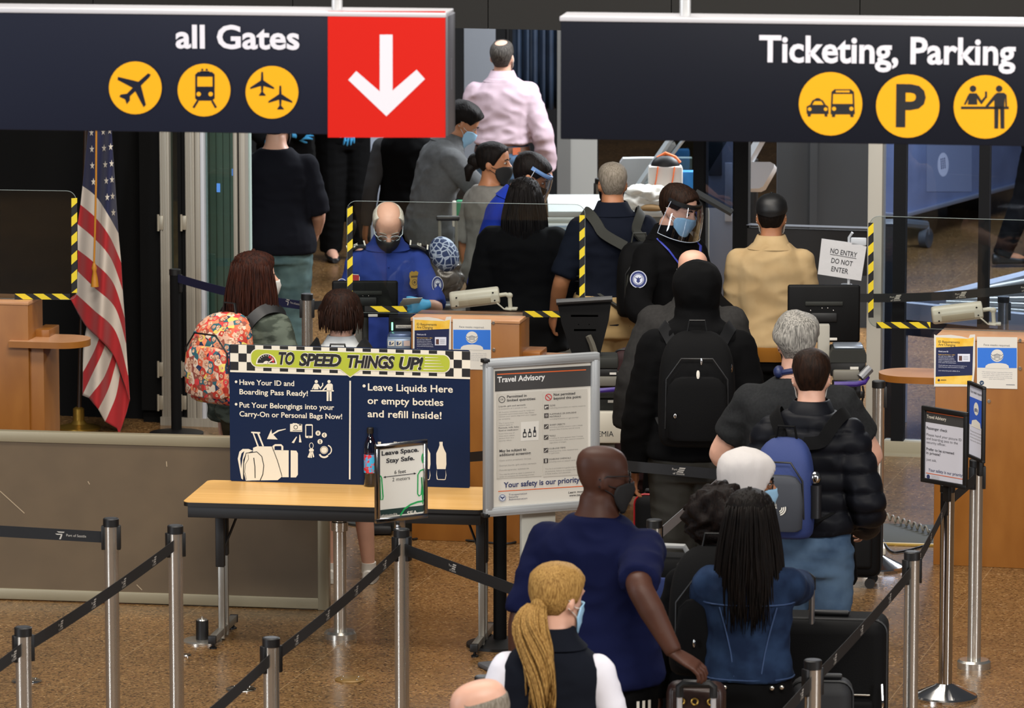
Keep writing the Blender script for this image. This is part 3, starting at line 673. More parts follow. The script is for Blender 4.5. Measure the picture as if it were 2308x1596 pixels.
def belt(r, p0, p1, m=None, sag=0.0, logos=(), w=0.05, words=None, name='belt'):
    p0, p1 = Vector(p0), Vector(p1); o = Vector(r.location); n = 14; d = p1 - p0
    hz = Vector((d.x, d.y, 0)).normalized()
    if hz.x < 0: p0, p1, hz, d = p1, p0, -hz, -d
    nr = Vector((hz.y, -hz.x, 0))
    if nr.y > 0: nr = -nr
    pts = [p0 + d * (i / n) - Vector((0, 0, sag * 4 * (i / n) * (1 - i / n))) for i in range(n + 1)]
    b = B()
    b.loft([[q + Vector((0, 0, w / 2)) - o + nr * .0008, q - Vector((0, 0, w / 2)) - o + nr * .0008, q - Vector((0, 0, w / 2)) - o - nr * .0008, q + Vector((0, 0, w / 2)) - o - nr * .0008] for q in pts])
    bo = b.obj(name, m or beltk, r, 0)
    if logos:
        b = B()
        for f in logos:
            q = p0 + d * f - Vector((0, 0, sag * 4 * f * (1 - f))); t = d.normalized(); q = q - o + nr * 0.002
            Z = Vector((0, 0, 1))
            for k_ in range(3):
                a = q + t * (0.012 - 0.005 * k_) + Z * (0.010 - 0.009 * k_)
                b.add([a, a + t * 0.03, a + t * 0.034 + Z * 0.0055, a + t * 0.004 + Z * 0.0055], [(0, 1, 2, 3)])
            for txt, ox, oz, ww in (('Port', -0.022, 0.0, 0.026), ('of Seattle', -0.018, -0.019, 0.058)):
                vs, fs, x0, x1 = textmesh(txt)
                s_ = ww / (x1 - x0); b.add([q + t * (ox + (v[0] - x0) * s_) + Z * (oz + v[1] * s_) for v in vs], fs)
        b.obj('belt_logo', logo_m, bo, 0)
    if words:
        b = B(); t = d.normalized(); Z = Vector((0, 0, 1))
        q = p0 + d * words - o + nr * 0.002
        vs, fs, x0, x1 = textmesh('Port of Seattle'); s_ = 0.092 / (x1 - x0)
        b.add([q + t * (v[0] - x0) * s_ + Z * (v[1] * s_ - 0.006) for v in vs], fs)
        q = q - t * 0.03
        for pl_ in ([(-.014, .014), (.022, .014), (.018, .009), (-.006, .009)], [(-.022, .004), (.012, .004), (.009, -.001), (-.015, -.001)], [(.005, .0), (.012, .0), (.004, -.02), (-.004, -.02)]):
            b.add([q + t * x + Z * z for x, z in pl_], [tuple(range(4))])
        b.obj('belt_logo', logo_m, bo, 0)
def top(r, dz=-0.085): return Vector(r.location) + Vector((0, 0, r['h'] + dz))
def st(px, capy, label, h=1.0, **k):
    r = stanchion(G(px, capy, h), label, h, **k); TOPS[label] = Vector((r.location.x, r.location.y, h - 0.085)); return r
TOPS = {}
st_late = lambda: st(1090, 1524, 'steel stanchion beside the blonde woman and the bald head', heads=(20,))
def tp(r): return TOPS[r['label']]
sA = st(250, 1168, 'steel stanchion with a belt running off the left edge', heads=(180, 0))
sB = st(395, 1184, 'steel stanchion just left of the folding table', heads=(200, 20))
sC = st(52, 1413, 'steel stanchion in the bottom left corner', heads=(200, 30))
sD = st(611, 1437, 'steel stanchion at the bottom edge left of the sign post', heads=(210, 30))
sE = st(905, 1192, 'steel stanchion carrying the leave space sign', heads=(215, -25))
sF = st(1832, 1487, 'steel stanchion at the bottom behind the denim jacket', heads=(215, 35))
sG = st(2056, 1243, 'steel stanchion right of the black suitcases', heads=(215, 35))
b0 = tp(sA)
q = G(-160, 1188, 0.915); Lb = (b0 - q).length; fwd = (D(147, 1187, b0.y).x - q.x) / (b0.x - q.x)
belt(sA, q, b0 + Vector((0, -0.003, 0)), words=fwd, name='belt')
belt(sB, tp(sB), tp(sC), sag=0.012, logos=(0.22, 0.43, 0.63, 0.84))
belt(sC, tp(sC), tp(sC) + (tp(sC) - tp(sB)) * 0.9, sag=0.01, logos=(0.93,))
belt(sE, tp(sE), tp(sD), sag=0.015, logos=(0.17, 0.4, 0.62, 0.85))
belt(sD, tp(sD), tp(sD) + (tp(sD) - tp(sE)) * 0.9, sag=0.012, logos=(0.35,))
belt(sG, tp(sG), tp(sF), sag=0.01, logos=(0.2, 0.46, 0.75))
belt(sF, tp(sF), tp(sF) + (tp(sF) - tp(sG)) * 0.7, logos=(0.85,))
sH = stanchion(G(1127, 1455), 'black stanchion behind the travel advisory board', 1.0, 'black', blackm, heads=(205, 160, 20)); TOPS[sH['label']] = Vector((sH.location.x, sH.location.y, 0.915))
q = G(1147, 1303, 0.60)
sS = st(1300, 1335, 'stanchion behind the bald man in the navy tee', 1.0, heads=(150,)); belt(sE, tp(sE), tp(sS), sag=0.0, logos=(0.30,))
sI = st(1640, 1030, 'stanchion hidden behind the white headscarf', 1.0, heads=(190, 230)); sJ = st(1475, 1171, 'steel stanchion beside the bald man in the navy shirt', 1.0, heads=(50,))
belt(sJ, tp(sJ), tp(sI), beltg, logos=())
belt(sH, Vector((sH.location.x, sH.location.y - 0.05, 0.93)), tp(sI), sag=0.0, logos=(0.78,))
belt(sH, Vector((sH.location.x, sH.location.y - 0.05, 0.93)), RECV, logos=(0.25,))
st_late()
# short steel post under the table
pp = G(767, 1438)
r = thing('steel_post', 'short steel post with a collar standing under the folding table', 'post', pp)
B().cyl((0, 0, 0.02), (0, 0, 0.655), 0.0315, n=28).obj('pole', steel, r)
B().lathe([(0.078, 0), (0.078, 0.026), (0.068, 0.038), (0.036, 0.038)], n=36).obj('base', steel, r); B().lathe([(0.031, 0.52), (0.040, 0.525), (0.040, 0.565), (0.031, 0.57)], n=28).obj('collar', steel, r)
# right-hand group
sK = stanchion(G(1976, 1282), 'steel stanchion with a domed base beside the right podium', 0.975, 'dome', heads=(0,)); TOPS[sK['label']] = Vector(sK.location) + Vector((0, 0, 0.89))
sL = stanchion(G(2130, 1574), 'steel stanchion carrying the small passenger check sign', 0.985, 'dome', chrome, heads=(60, 240)); TOPS[sL['label']] = Vector(sL.location) + Vector((0, 0, 0.90))
sM = stanchion(G(2195, 1505), 'steel stanchion carrying the edge-on face mask sign', 0.985, 'socket', heads=(230, 0)); TOPS[sM['label']] = Vector(sM.location) + Vector((0, 0, 0.90))
belt(sM, tp(sM), tp(sL), logos=()); belt(sL, tp(sL), tp(sG), sag=0.01, logos=(0.2, 0.5, 0.8))
sN = stanchion(G(692, 662, 1.0), 'steel stanchion behind the boy with a navy belt', 1.0, 'socket', heads=(175, 0)); TOPS[sN['label']] = Vector(sN.location) + Vector((0, 0, 0.93))
sO = stanchion(G(398, 980), 'black stanchion in front of the folding glass doors', 0.99, 'black', blackm, heads=(0,)); TOPS[sO['label']] = Vector(sO.location) + Vector((0, 0, 0.94))
belt(sO, tp(sO), tp(sN), beltb, sag=0.02, words=0.88); belt(sN, tp(sN), tp(sN) + Vector((0.6, 0.25, 0)), beltk)
sP = stanchion(G(2262, 668, 0.93), 'steel stanchion behind the right podium camera', 0.93, 'socket')
sQ = stanchion(G(1908, 640, 1.0), 'steel stanchion holding the no entry paper', 1.0, 'socket', heads=(0, 180)); TOPS[sQ['label']] = Vector(sQ.location) + Vector((0, 0, 0.92))
belt(sQ, tp(sQ), tp(sQ) + Vector((-0.7, 0.2, 0)), logos=()); belt(sQ, tp(sQ), D(2400, 636, 28.9), sag=0.03, logos=(0.22, 0.52, 0.82))
sR = stanchion(G(1352, 402, 1.0), 'steel stanchion far back beside the grey pillar', 1.0, 'socket', heads=(180,))
for px, py, m, lab in ((60, 1537, chrome, 'round steel floor cover behind the corner stanchion'), (543, 1555, chrome, 'round steel floor cover near the bottom edge'), (789, 1533, mat('cover_brass', '#86683a', 0.35, 0.4), 'round brass-rimmed floor cover in front of the table'), (418, 1479, chrome, 'small floor cover beside the table foot')):
    p = G(px, py); s_ = 0.4 if px == 418 else 1
    r = thing('floor_cover', lab, 'floor cover', p, 0, 'floor covers')
    B().lathe([(0.07 * s_, 0), (0.07 * s_, 0.005), (0.062 * s_, 0.009), (0.002, 0.009)], n=36).obj('plate', m, r)
    if s_ == 1:
        for a in (40, 130, 220, 310): B().ell((0.05 * math.cos(R(a)), 0.05 * math.sin(R(a)), 0.009), (0.005, 0.005, 0.003), 8, 6).obj('screw', chrome, r)
p = G(456, 1447); r = thing('floor_socket', 'black floor socket on a steel plate behind the left table foot', 'floor socket', p)
B().lathe([(0.095, 0), (0.095, 0.008), (0.085, 0.014), (0.03, 0.014)], n=40).obj('plate', steel, r)
b = B(); b.lathe([(0.03, 0.014), (0.03, 0.105), (0.026, 0.106)], n=28); b.obj('sleeve', black, r); B().lathe([(0.026, 0.105), (0.024, 0.112), (0.006, 0.114), (0.006, 0.124)], n=20).obj('pin', steel, r)

# ================================================================ FOLDING TABLE AND WHAT STANDS ON IT
TZ = 0.71; tp0 = G(411, 1131, TZ); TYAW = R(-8.5)
r = thing('folding_table', 'folding table with a wood laminate top and black edge', 'table', (tp0.x, tp0.y, 0), TYAW); TR = r
TA_ = Art(r, 0.0); TW = TA_.uv(1091, 1143)[0]; TD = 0.60
top_m = mat('table_laminate', '#d3a35c', 0.35, hex2='#dcae6a', scale=6, stretch=(0.25, 6, 1))
pts = rrect(0, 0, TW, TD, 0.035, 5)
b = B(); b.slab(pts, TZ - 0.003, TZ, m=top_m); b.slab([(x * 1.0, y) for x, y in pts], TZ - 0.022, TZ - 0.003, m=black); b.obj('tabletop', None, r, 30)
b = B(); b.box((TW / 2, 0.035, TZ - 0.05), (TW - 0.04, 0.02, 0.058), 0.002); b.box((TW / 2, TD - 0.035, TZ - 0.05), (TW - 0.04, 0.02, 0.058), 0.002); b.box((0.03, TD / 2, TZ - 0.05), (0.02, TD - 0.06, 0.058)); b.box((TW - 0.03, TD / 2, TZ - 0.05), (0.02, TD - 0.06, 0.058)); b.obj('apron', black, r)
for sx in (0.135, TW - 0.05):
    for y_, zl in ((0.22, 0.36), (0.31, 0.40)):
        B().box((sx, y_, (TZ - 0.03 + zl) / 2), (0.042, 0.035, TZ - 0.03 - zl), 0.004).obj('leg_sleeve', black, r)
        B().box((sx + 0.004, y_, (zl + 0.05) / 2 + 0.02), (0.030, 0.022, zl + 0.02 - 0.05 + 0.1), 0.003).obj('leg', mat('leg_metal', '#8e8a82', 0.35, 0.7), r)
    B().box((sx, 0.27, 0.046), (0.034, 0.50, 0.034), 0.004).obj('foot_bar', MATS['leg_metal'], r)
    for y_ in (0.015, 0.525):
        B().box((sx, y_, 0.046), (0.038, 0.022, 0.038), 0.003).obj('end_cap', black, r); B().lathe([(0.018, 0), (0.018, 0.006), (0.007, 0.012), (0.007, 0.032)], (sx, y_ + (0.02 if y_ < 0.2 else -0.02), 0), 16).obj('glide', black, r)
    sg = 1 if sx < 0.5 else -1
    B().tube([(sx, 0.27, 0.42), (sx + sg * 0.09, 0.29, TZ - 0.06)], 0.006, 8).obj('brace', black, r)
    B().prism([(sx, TZ - 0.03), (sx + sg * 0.2, TZ - 0.03), (sx + sg * 0.1, TZ - 0.085), (sx, TZ - 0.095)], 0.2, 0.33).obj('hinge_bracket', black, r)
# --- speed board
p0, W, H, yaw = panel((519, 1084), (1059, 1100), 776, z0=TZ + 0.001)
r = thing('notice_board', 'navy notice board with a checkered border standing on the folding table', 'notice board', p0, yaw)
bn = mat('board_navy', '#04193a', 0.6, spec=.2); ck = mat('checker_black', '#0a0a0c', 0.6); cream = mat('board_cream', '#d8d2c2', 0.65); grn = mat('board_green', '#a4ae2c', 0.6)
b = B(); b.prism(rrect(0, 0, W, H, 0.008, 3), 0, 0.006); bo = b.obj('board', bn, r, 30)
A = Art(r, 0.0, sc=4.049, off=(510, 760)); A.par = bo
sl = 65 / 2192.0
def sy(x, y): return y + (x - 36) * sl
def q4(x0, y0, x1, y1): return [(x0, sy(x0, y0)), (x1, sy(x1, y0)), (x1, sy(x1, y1)), (x0, sy(x0, y1))]
A.poly('checkered_border', cream, q4(36, 66, 2226, 318), 1)
n_c = 29; cw = 2190 / n_c
for j in range(3):
    for i in range(n_c):
        if (i + j) % 2 == 0: A.poly('checkered_border', ck, q4(36 + i * cw, 66 + j * 78 + 1, 36 + (i + 1) * cw, min(66 + (j + 1) * 78, 300)), 2)
A.poly('checkered_border', cream, q4(36, 300, 2226, 318), 3)
def banner(g):
    P = []
    x0, x1, ya, yb, rr_ = 228 - g, 2040 + g, 106 - g, 260 + g, 62 + g
    for cx, cy, a0 in ((x1 - rr_, ya + rr_, 90), (x0 + rr_, ya + rr_, 180), (x0 + rr_, yb - rr_, 270), (x1 - rr_, yb - rr_, 0)):
        seg = [(cx + rr_ * math.cos(R(a0 - 90 * 0 + t)), cy - rr_ * math.sin(R(a0 + t))) for t in range(0, 91, 15)]
        P.append(seg)
    tr, tl, bl_, br = P[0], P[1], P[2], P[3]
    tr = [(x1 - rr_ + rr_ * math.cos(R(t)), ya + rr_ - rr_ * math.sin(R(t))) for t in range(0, 91, 15)]
    tl = [(x0 + rr_ + rr_ * math.cos(R(t)), ya + rr_ - rr_ * math.sin(R(t))) for t in range(90, 181, 15)]
    bl_ = [(x0 + rr_ + rr_ * math.cos(R(t)), yb - rr_ - rr_ * math.sin(R(t))) for t in range(180, 271, 15)]
    br = [(x1 - rr_ + rr_ * math.cos(R(t)), yb - rr_ - rr_ * math.sin(R(t))) for t in range(270, 361, 15)]
    out = tr + tl + bl_ + [(1040, yb), (1132, yb + 68), (1225, yb)] + br
    return [(x, sy(x, y)) for x, y in out]
A.poly('banner', cream, banner(9), 4); A.poly('banner', grn, banner(0), 5)
A.disc('speedometer', cream, 368, 246, 96, 6, 98, a0=0, a1=180); A.disc('speedometer', ck, 368, 240, 82, 7, 84, a0=4, a1=176); A.disc('speedometer', cream, 368, 244, 30, 9, 28, a0=0, a1=180)
A.poly('speedometer', mat('dial_red', '#b5121b', 0.6), [(405, 205), (432, 180), (440, 215), (438, 235), (415, 222)], 8); A.poly('speedometer', MATS['dial_red'], [(385, 185), (400, 165), (420, 180), (404, 196)], 8)
A.strip('speedometer', cream, [(375, 238), (430, 202)], 9, 9)
for a in range(25, 160, 17): A.strip('speedometer', cream, [(368 + 66 * math.cos(R(a)), 240 - 68 * math.sin(R(a))), (368 + 76 * math.cos(R(a)), 240 - 78 * math.sin(R(a)))], 6, 8)
for g_, m_, L_, dx, dy in ((0.075, cream, 6, 0, 0), (0.04, ck, 8, 0, 0)):
    for w_, x0, x1, yb in (('TO', 480, 625, 243), ('SPEED', 665, 1052, 255), ('THINGS', 1105, 1540, 272), ('UP!', 1578, 1800, 288)):
        A.text('headline', m_, w_, x0, yb, x1, 104, L_, bold=g_, shear=0.22, sp=0.95)
for i_, (x0, x1, yb) in enumerate(((1815, 1935, 184), (1815, 1955, 211), (1812, 1965, 239), (1808, 1985, 265), (1800, 1995, 293))): A.poly('speed_lines', cream, [(x0, yb - 4), (x1, yb + 2), (x1, yb + 4), (x0, yb + 5)], 6)
for t, x0, yb, x1, c in (('Have Your ID and', 121, 433, 620, 46), ('Boarding Pass Ready!', 121, 520, 745, 46), ('Put Your Belongings into your', 121, 640, 985, 46), ('Carry-On or Personal Bags Now!', 121, 722, 1058, 46), ('Leave Liquids Here', 1293, 485, 2068, 62), ('or empty bottles', 1290, 608, 1982, 62), ('and refill inside!', 1290, 728, 1965, 62)):
    A.text('instruction_line#%d' % yb, cream, t, x0, yb, x1, c, 2, bold=0.016)
for cx, cy, rr_ in ((90, 407, 12), (90, 612, 12), (1258, 445, 14)): A.disc('bullet#%d%d' % (cx, cy), cream, cx, cy, rr_, 2)
A.strip('divider', cream, [(1131, 398), (1127, 1298)], 14, 2)
counter_pict(A, 'counter_pictogram', cream, 877, 484, 1.97)
n_ = 'baggage_pictogram'
A.poly(n_, cream, [(228, 862), (310, 866), (310, 880), (300, 880), (345, 994), (330, 996), (283, 880), (253, 878), (298, 996), (283, 996), (240, 876), (228, 875)], 2)
A.poly(n_, cream, [(245, 1010), (280, 996), (420, 998), (512, 1270), (470, 1305), (240, 1308)], 2)
A.poly(n_, cream, [(430, 1030), (570, 1033), (570, 1278), (512, 1278)], 2); A.poly(n_, cream, [(588, 1033), (640, 1036), (654, 1060), (654, 1255), (636, 1280), (588, 1280)], 2)
A.strip(n_, cream, [(432, 1035), (432, 995), (448, 985), (500, 985), (512, 997), (512, 1035)], 18, 2)
A.poly(n_, cream, [(105, 1110), (120, 1045), (150, 1020), (205, 1020), (245, 1038), (180, 1060), (155, 1120), (153, 1300), (138, 1290)], 2)
A.poly(n_, bn, [(128, 1110), (140, 1060), (165, 1040), (150, 1100), (135, 1200)], 3)
A.poly(n_, cream, [(160, 1150), (180, 1060), (280, 1048), (325, 1090), (342, 1170), (335, 1250), (310, 1304), (180, 1310), (162, 1240)], 4)
A.strip(n_, ck, [(160, 1300), (160, 1150), (182, 1058), (280, 1046), (325, 1088), (343, 1170), (335, 1250), (310, 1306)], 7, 5); A.strip(n_, ck, [(420, 1000), (470, 1130), (510, 1270)], 5, 5)
A.strip(n_, ck, [(185, 1300), (170, 1230), (175, 1160), (205, 1110), (200, 1070)], 4, 5); A.strip(n_, ck, [(252, 1100), (262, 1180), (264, 1285)], 8, 5)
A.poly('curved_arrow', cream, [(543, 835), (543, 842), (480, 860), (430, 890), (470, 934), (372, 930), (412, 840), (418, 882), (470, 848)], 2)
n_ = 'belongings_pictogram'
A.poly(n_, cream, [(583, 792), (606, 790), (608, 784), (648, 786), (650, 792), (693, 794), (693, 864), (583, 862)], 2); A.ring(n_, ck, 634, 821, 17, 5, 3); A.rect(n_, ck, 664, 795, 686, 805, 3); A.rect(n_, ck, 607, 850, 686, 854, 3)
A.poly(n_, cream, [(q_[0], q_[1]) for q_ in [(x, y) for x, y in rrect(721, 794, 790, 920, 12, 3)]], 2); A.rect(n_, bn, 730, 808, 782, 900, 3); A.disc(n_, bn, 754, 911, 5, 3)
A.poly(n_, cream, [(640, 906), (646, 912), (618, 968), (597, 962)], 2); A.poly(n_, cream, [(668, 890), (674, 890), (687, 960), (664, 960)], 2)
for cx, cy, t in ((838, 876, '¥'), (895, 894, '€'), (856, 953, '$')):
    A.disc(n_, cream, cx, cy, 23, 2); A.text(n_, ck, t, cx - 8, cy + 14, cx + 9, 28, 3)
A.ring(n_, cream, 777, 990, 17, 5, 2, 26); A.disc(n_, cream, 777, 1032, 22, 2, 18); A.poly(n_, cream, [(765, 1040), (776, 1046), (762, 1102), (742, 1095)], 2); A.poly(n_, cream, [(770, 1046), (784, 1042), (782, 1102), (768, 1100)], 2); A.poly(n_, cream, [(780, 1040), (790, 1038), (804, 1092), (792, 1098)], 2)
A.disc(n_, cream, 893, 1030, 36, 2); A.ring(n_, ck, 893, 1030, 30, 3, 3); A.ring(n_, cream, 922, 1030, 38, 10, 2, 42, a0=-80, a1=80); A.ring(n_, cream, 893, 1062, 40, 16, 2, 34, a0=190, a1=330)
def bottle_pict(ox, fill=True):
    f = lambda x, y: (ox + x, y)
    P = [(-18, 955), (12, 955), (12, 985), (24, 1020), (44, 1060), (46, 1160), (38, 1210), (46, 1260), (38, 1300), (28, 1304), (-32, 1302), (-42, 1296), (-46, 1255), (-40, 1205), (-46, 1150), (-46, 1060), (-26, 1015), (-16, 985)]
    A.poly('bottle_pictogram#%d' % ox, cream, [f(*p_) for p_ in P], 2); A.poly('bottle_pictogram#%d' % ox, bn, [f(-40, 1204), f(38, 1204), f(40, 1258), f(33, 1296), f(-32, 1295), f(-40, 1255)], 3)
for ox in (1400, 1546, 1818, 1963): bottle_pict(ox)
A.done()
# --- water bottle
p = G(835, 1096, TZ); r = thing('water_bottle', 'clear plastic bottle with a colourful label on the folding table', 'bottle', p)
prof = [(0.026, 0), (0.031, 0.006), (0.031, 0.09), (0.029, 0.1), (0.031, 0.11), (0.031, 0.185), (0.028, 0.21), (0.018, 0.235), (0.0135, 0.245), (0.0135, 0.262)]
B().lathe(prof).obj('bottle_shell', glass('bottle_plastic', '#c6ced4', 0.09), r, 60)
B().lathe([(0.0315, 0.068), (0.0318, 0.07), (0.0318, 0.155), (0.0315, 0.157)]).obj('label', mat('bottle_label', '#c01f2a', 0.5, hex2='#2f9fd0', scale=55, contrast=(0.45, 0.55)), r)
B().lathe([(0.0155, 0.258), (0.0165, 0.262), (0.0165, 0.283), (0.014, 0.286)]).obj('cap', black, r)

# ================================================================ SIGN FRAMES ON STANDS
orange = mat('print_orange', '#d8622c', 0.6); dkgrey = mat('print_charcoal', '#3b3a3a', 0.6); navyi = mat('print_navy', '#28315e', 0.7); greyi = mat('print_grey', '#8c8a86', 0.8)
def seal(A, n_, cx, cy, s_, L=3):
    A.disc(n_, mat('seal_pale', '#c4c9d2', 0.7), cx, cy, s_, L); A.ring(n_, navyi, cx, cy, s_ * 0.82, s_ * 0.10, L + 1)
    A.poly(n_, navyi, [(cx, cy - s_ * .1), (cx - s_ * .62, cy - s_ * .45), (cx - s_ * .5, cy), (cx - s_ * .2, cy + s_ * .1), (cx, cy + s_ * .55), (cx + s_ * .2, cy + s_ * .1), (cx + s_ * .5, cy), (cx + s_ * .62, cy - s_ * .45)], L + 1)
def frame(r, W, H, bw, m, dpt=0.02, back=None):
    for nm, c, d in (('frame_rail', (W / 2, dpt / 2, bw / 2), (W, dpt, bw)), ('frame_rail', (W / 2, dpt / 2, H - bw / 2), (W, dpt, bw)), ('frame_stile', (bw / 2, dpt / 2, H / 2), (bw, dpt * .98, H - bw * 1.0)), ('frame_stile', (W - bw / 2, dpt / 2, H / 2), (bw, dpt * .98, H - bw * 1.0))):
        B().box(c, d, 0.003).obj(nm, m, r)
    B().box((W / 2, dpt * 0.7, H / 2), (W - bw, dpt * 0.4, H - bw)).obj('poster_backing', back or paper, r)
# --- big travel advisory board
p0, W, H, yaw = panel((1095, 1166), (1352, 1146), 812, y=23.25)
r = thing('advisory_board', 'large travel advisory board in a silver frame on a pale post', 'sign board', (p0.x, p0.y, 0), yaw); z0 = p0.z
MZ = Matrix.Translation((0, 0, z0))
silv = mat('frame_silver', '#a3a6a8', 0.4, 0.3)
for nm, c, d in (('frame_rail', (W / 2, 0.02, 0.02), (W, 0.04, 0.042)), ('frame_rail', (W / 2, 0.02, H - 0.02), (W, 0.04, 0.042)), ('frame_stile', (0.02, 0.02, H / 2), (0.042, 0.039, H - 0.04)), ('frame_stile', (W - 0.02, 0.02, H / 2), (0.042, 0.039, H - 0.04))):
    b = B(); b.box(c, d, 0.005, M=MZ); b.box((c[0], -0.001, c[2]), (max(d[0] - 0.022, 0.008), 0.004, max(d[2] - 0.022, 0.008)), 0.001, M=MZ); b.obj(nm, silv, r)
for cx, cz in ((0.006, 0.006), (0.006, H - 0.006)):
    B().box((cx, 0.02, cz), (0.03, 0.045, 0.018), 0.003, M=MZ).obj('corner_cap', black, r)
B().box((W / 2, 0.026, H / 2), (W - 0.05, 0.016, H - 0.05), M=MZ).obj('poster_backing', mat('ta_paper', '#d0ccc3', 0.75), r)
b = B(); b.box((0.29, 0.07, z0 / 2 + 0.2), (0.17, 0.03, z0 + 0.38), 0.004); b.obj('post', mat('stand_pale', '#b5b5ac', 0.5), r)
b = B(); b.box((0.29, 0.07, 0.012), (0.45, 0.38, 0.024), 0.008); b.obj('base', mat('stand_grey', '#55565a', 0.5), r)
A = Art(r, 0.016, sc=3.626, off=(1060, 780)); A.par = [c for c in r.children if c.name.startswith('poster_backing')][0]
ss = -43 / 730.0
def t4(x0, y0, x1, y1): return [(x0, y0), (x1, y0 + (x1 - x0) * ss), (x1, y1 + (x1 - x0) * ss), (x0, y1)]
A.poly('header_band', dkgrey, t4(202, 205, 1012, 372), 1); A.strip('header_rule', orange, [(218, 232), (945, 194)], 8, 2)
A.text('heading', mat('ta_white', '#dcdcda', 0.7), 'Travel Advisory', 220, 298, 610, 44, 2, bold=0.025)
box_ = mat('ta_panel', '#bdb9b0', 0.8)
A.poly('text_panel', box_, t4(215, 390, 585, 1085), 1); A.poly('text_panel', box_, t4(592, 372, 955, 1070), 1)
A.ring('ok_mark', dkgrey, 257, 437, 25, 5, 3); A.text('ok_mark', dkgrey, 'OK', 243, 445, 271, 15, 3)
A.ring('prohibited_mark', mat('ta_red', '#c03038', 0.6), 638, 418, 25, 6, 3); A.strip('prohibited_mark', MATS['ta_red'], [(620, 401), (656, 436)], 6, 3)
for t, x0, yb, x1, c in (('Permitted in', 299, 424, 459, 20), ('limited quantities:', 299, 454, 533, 20), ('Not permitted', 680, 407, 855, 20), ('beyond this point:', 680, 438, 905, 20), ('May be subject to', 237, 869, 455, 21), ('additional screening:', 237, 901, 495, 21)): A.text('heading#%d' % yb, ink, t, x0, yb, x1, c, 3, bold=0.018)
for t, x0, yb, x1, c, m_ in (('Liquids, gels and aerosols', 232, 500, 450, 12, ink), ('in containers of 3 ounces or less', 232, 520, 460, 9, greyi), ('All 3-ounce containers must fit inside one', 232, 547, 525, 9, greyi), ('resealable quart-sized plastic bag. Please', 232, 565, 520, 9, greyi), ('remove your plastic bag from your luggage', 232, 583, 540, 9, greyi), ('for screening.', 232, 603, 326, 9, greyi),
    ('The 3 ounce limit', 232, 637, 355, 9, greyi), ("doesn't apply to", 232, 654, 345, 9, greyi), ('Formula, milk, baby', 232, 676, 397, 12, ink), ('food or medication', 232, 698, 390, 12, ink), ('If you have any of', 233, 722, 360, 9, greyi), ('these items, please', 233, 741, 360, 9, greyi), ('declare them to a', 233, 760, 355, 9, greyi), ('security officer.', 233, 780, 340, 9, greyi),
    ('Casts and/or prosthetic devices', 238, 942, 495, 11, greyi), ('Exempt liquids, gels and/or aerosols', 238, 984, 537, 11, greyi), ('Powder/granular substances', 238, 1021, 478, 11, greyi), ('You may be asked to open a container in', 238, 1055, 524, 10, greyi), ('order to complete the screening process.', 238, 1074, 522, 10, greyi),
    ('GUNS', 650, 493, 693, 13, ink), ('including ammunition or replica weapons', 650, 511, 940, 9, greyi), ('FLAMMABLE OR EXPLOSIVE', 648, 563, 865, 12, ink), ('MATERIALS', 648, 584, 738, 12, ink), ('including fireworks or gun powder', 648, 602, 885, 9, greyi), ('SHARP OBJECTS', 648, 651, 773, 12, ink), ('including pointed scissors with a blade', 647, 669, 915, 9, greyi), ('greater than 4 inches and all knives', 647, 688, 895, 9, greyi),
    ('TOOLS', 645, 741, 695, 12, ink), ('including all items greater than 7 inches', 645, 759, 920, 9, greyi), ('and all hammers, drills, saws or crowbars', 645, 777, 928, 9, greyi), ('regardless of length.', 645, 795, 785, 9, greyi), ('CLUB-LIKE ITEMS', 641, 845, 776, 12, ink), ('including pony clubs, baseball bats', 641, 864, 880, 9, greyi), ('or golf clubs.', 641, 882, 728, 9, greyi), ('DISABLING CHEMICALS', 641, 932, 820, 12, ink), ('including mace or pepper spray', 641, 951, 860, 9, greyi),
    ('This list is provided as a guide only and', 610, 1010, 875, 10, greyi), ('all-inclusive. Failure to comply may', 610, 1031, 862, 10, greyi), ('in fines and/or civil penalties.', 610, 1050, 820, 10, greyi)):
    A.text('small_print', m_, t, x0, yb, x1, c, 3)
A.poly('bottle_panel', mat('ta_panel_light', '#d0cdc6', 0.8), [(413, 622), (560, 612), (556, 768), (412, 776)], 2)
for cx, cy, w_, h_ in ((443, 748, 15, 62), (485, 746, 14, 62), (525, 742, 12, 75)):
    A.poly('bottle_pictogram', ink, [(cx - w_, cy), (cx + w_, cy - 2), (cx + w_, cy - h_ * .65), (cx + 5, cy - h_ * .8), (cx + 6, cy - h_ - 8), (cx - 6, cy - h_ - 8), (cx - 5, cy - h_ * .8), (cx - w_, cy - h_ * .65)], 3)
    A.poly('bottle_pictogram', MATS['ta_panel_light'], [(cx - w_ * .6, cy - 10), (cx + w_ * .6, cy - 11), (cx + w_ * .6, cy - 34), (cx - w_ * .6, cy - 33)], 4)
for yy in (478, 548, 638, 726, 832, 918):
    xx = 603 - (yy - 478) * 0.012
    A.poly('item_icon', mat('icon_dark', '#4a4644', 0.7), [(xx, yy + 2), (xx + 37, yy), (xx + 37, yy + 38), (xx, yy + 40)], 3)
    lt = MATS['ta_panel_light']
    if yy == 478: A.poly('item_icon', lt, [(xx + 6, yy + 14), (xx + 32, yy + 12), (xx + 32, yy + 19), (xx + 18, yy + 20), (xx + 12, yy + 32), (xx + 5, yy + 32)], 4)
    elif yy == 548: A.disc('item_icon', mat('icon_mid', '#8a8684', 0.7), xx + 19, yy + 20, 11, 4)
    elif yy == 918: A.rect('item_icon', lt, xx + 15, yy + 6, xx + 23, yy + 34, 4)
    else: A.strip('item_icon', lt, [(xx + 6, yy + 32), (xx + 31, yy + 8)], 5, 4)
A.text('slogan', navyi, 'Your safety is our priority', 272, 1157, 893, 42, 3, bold=0.02)
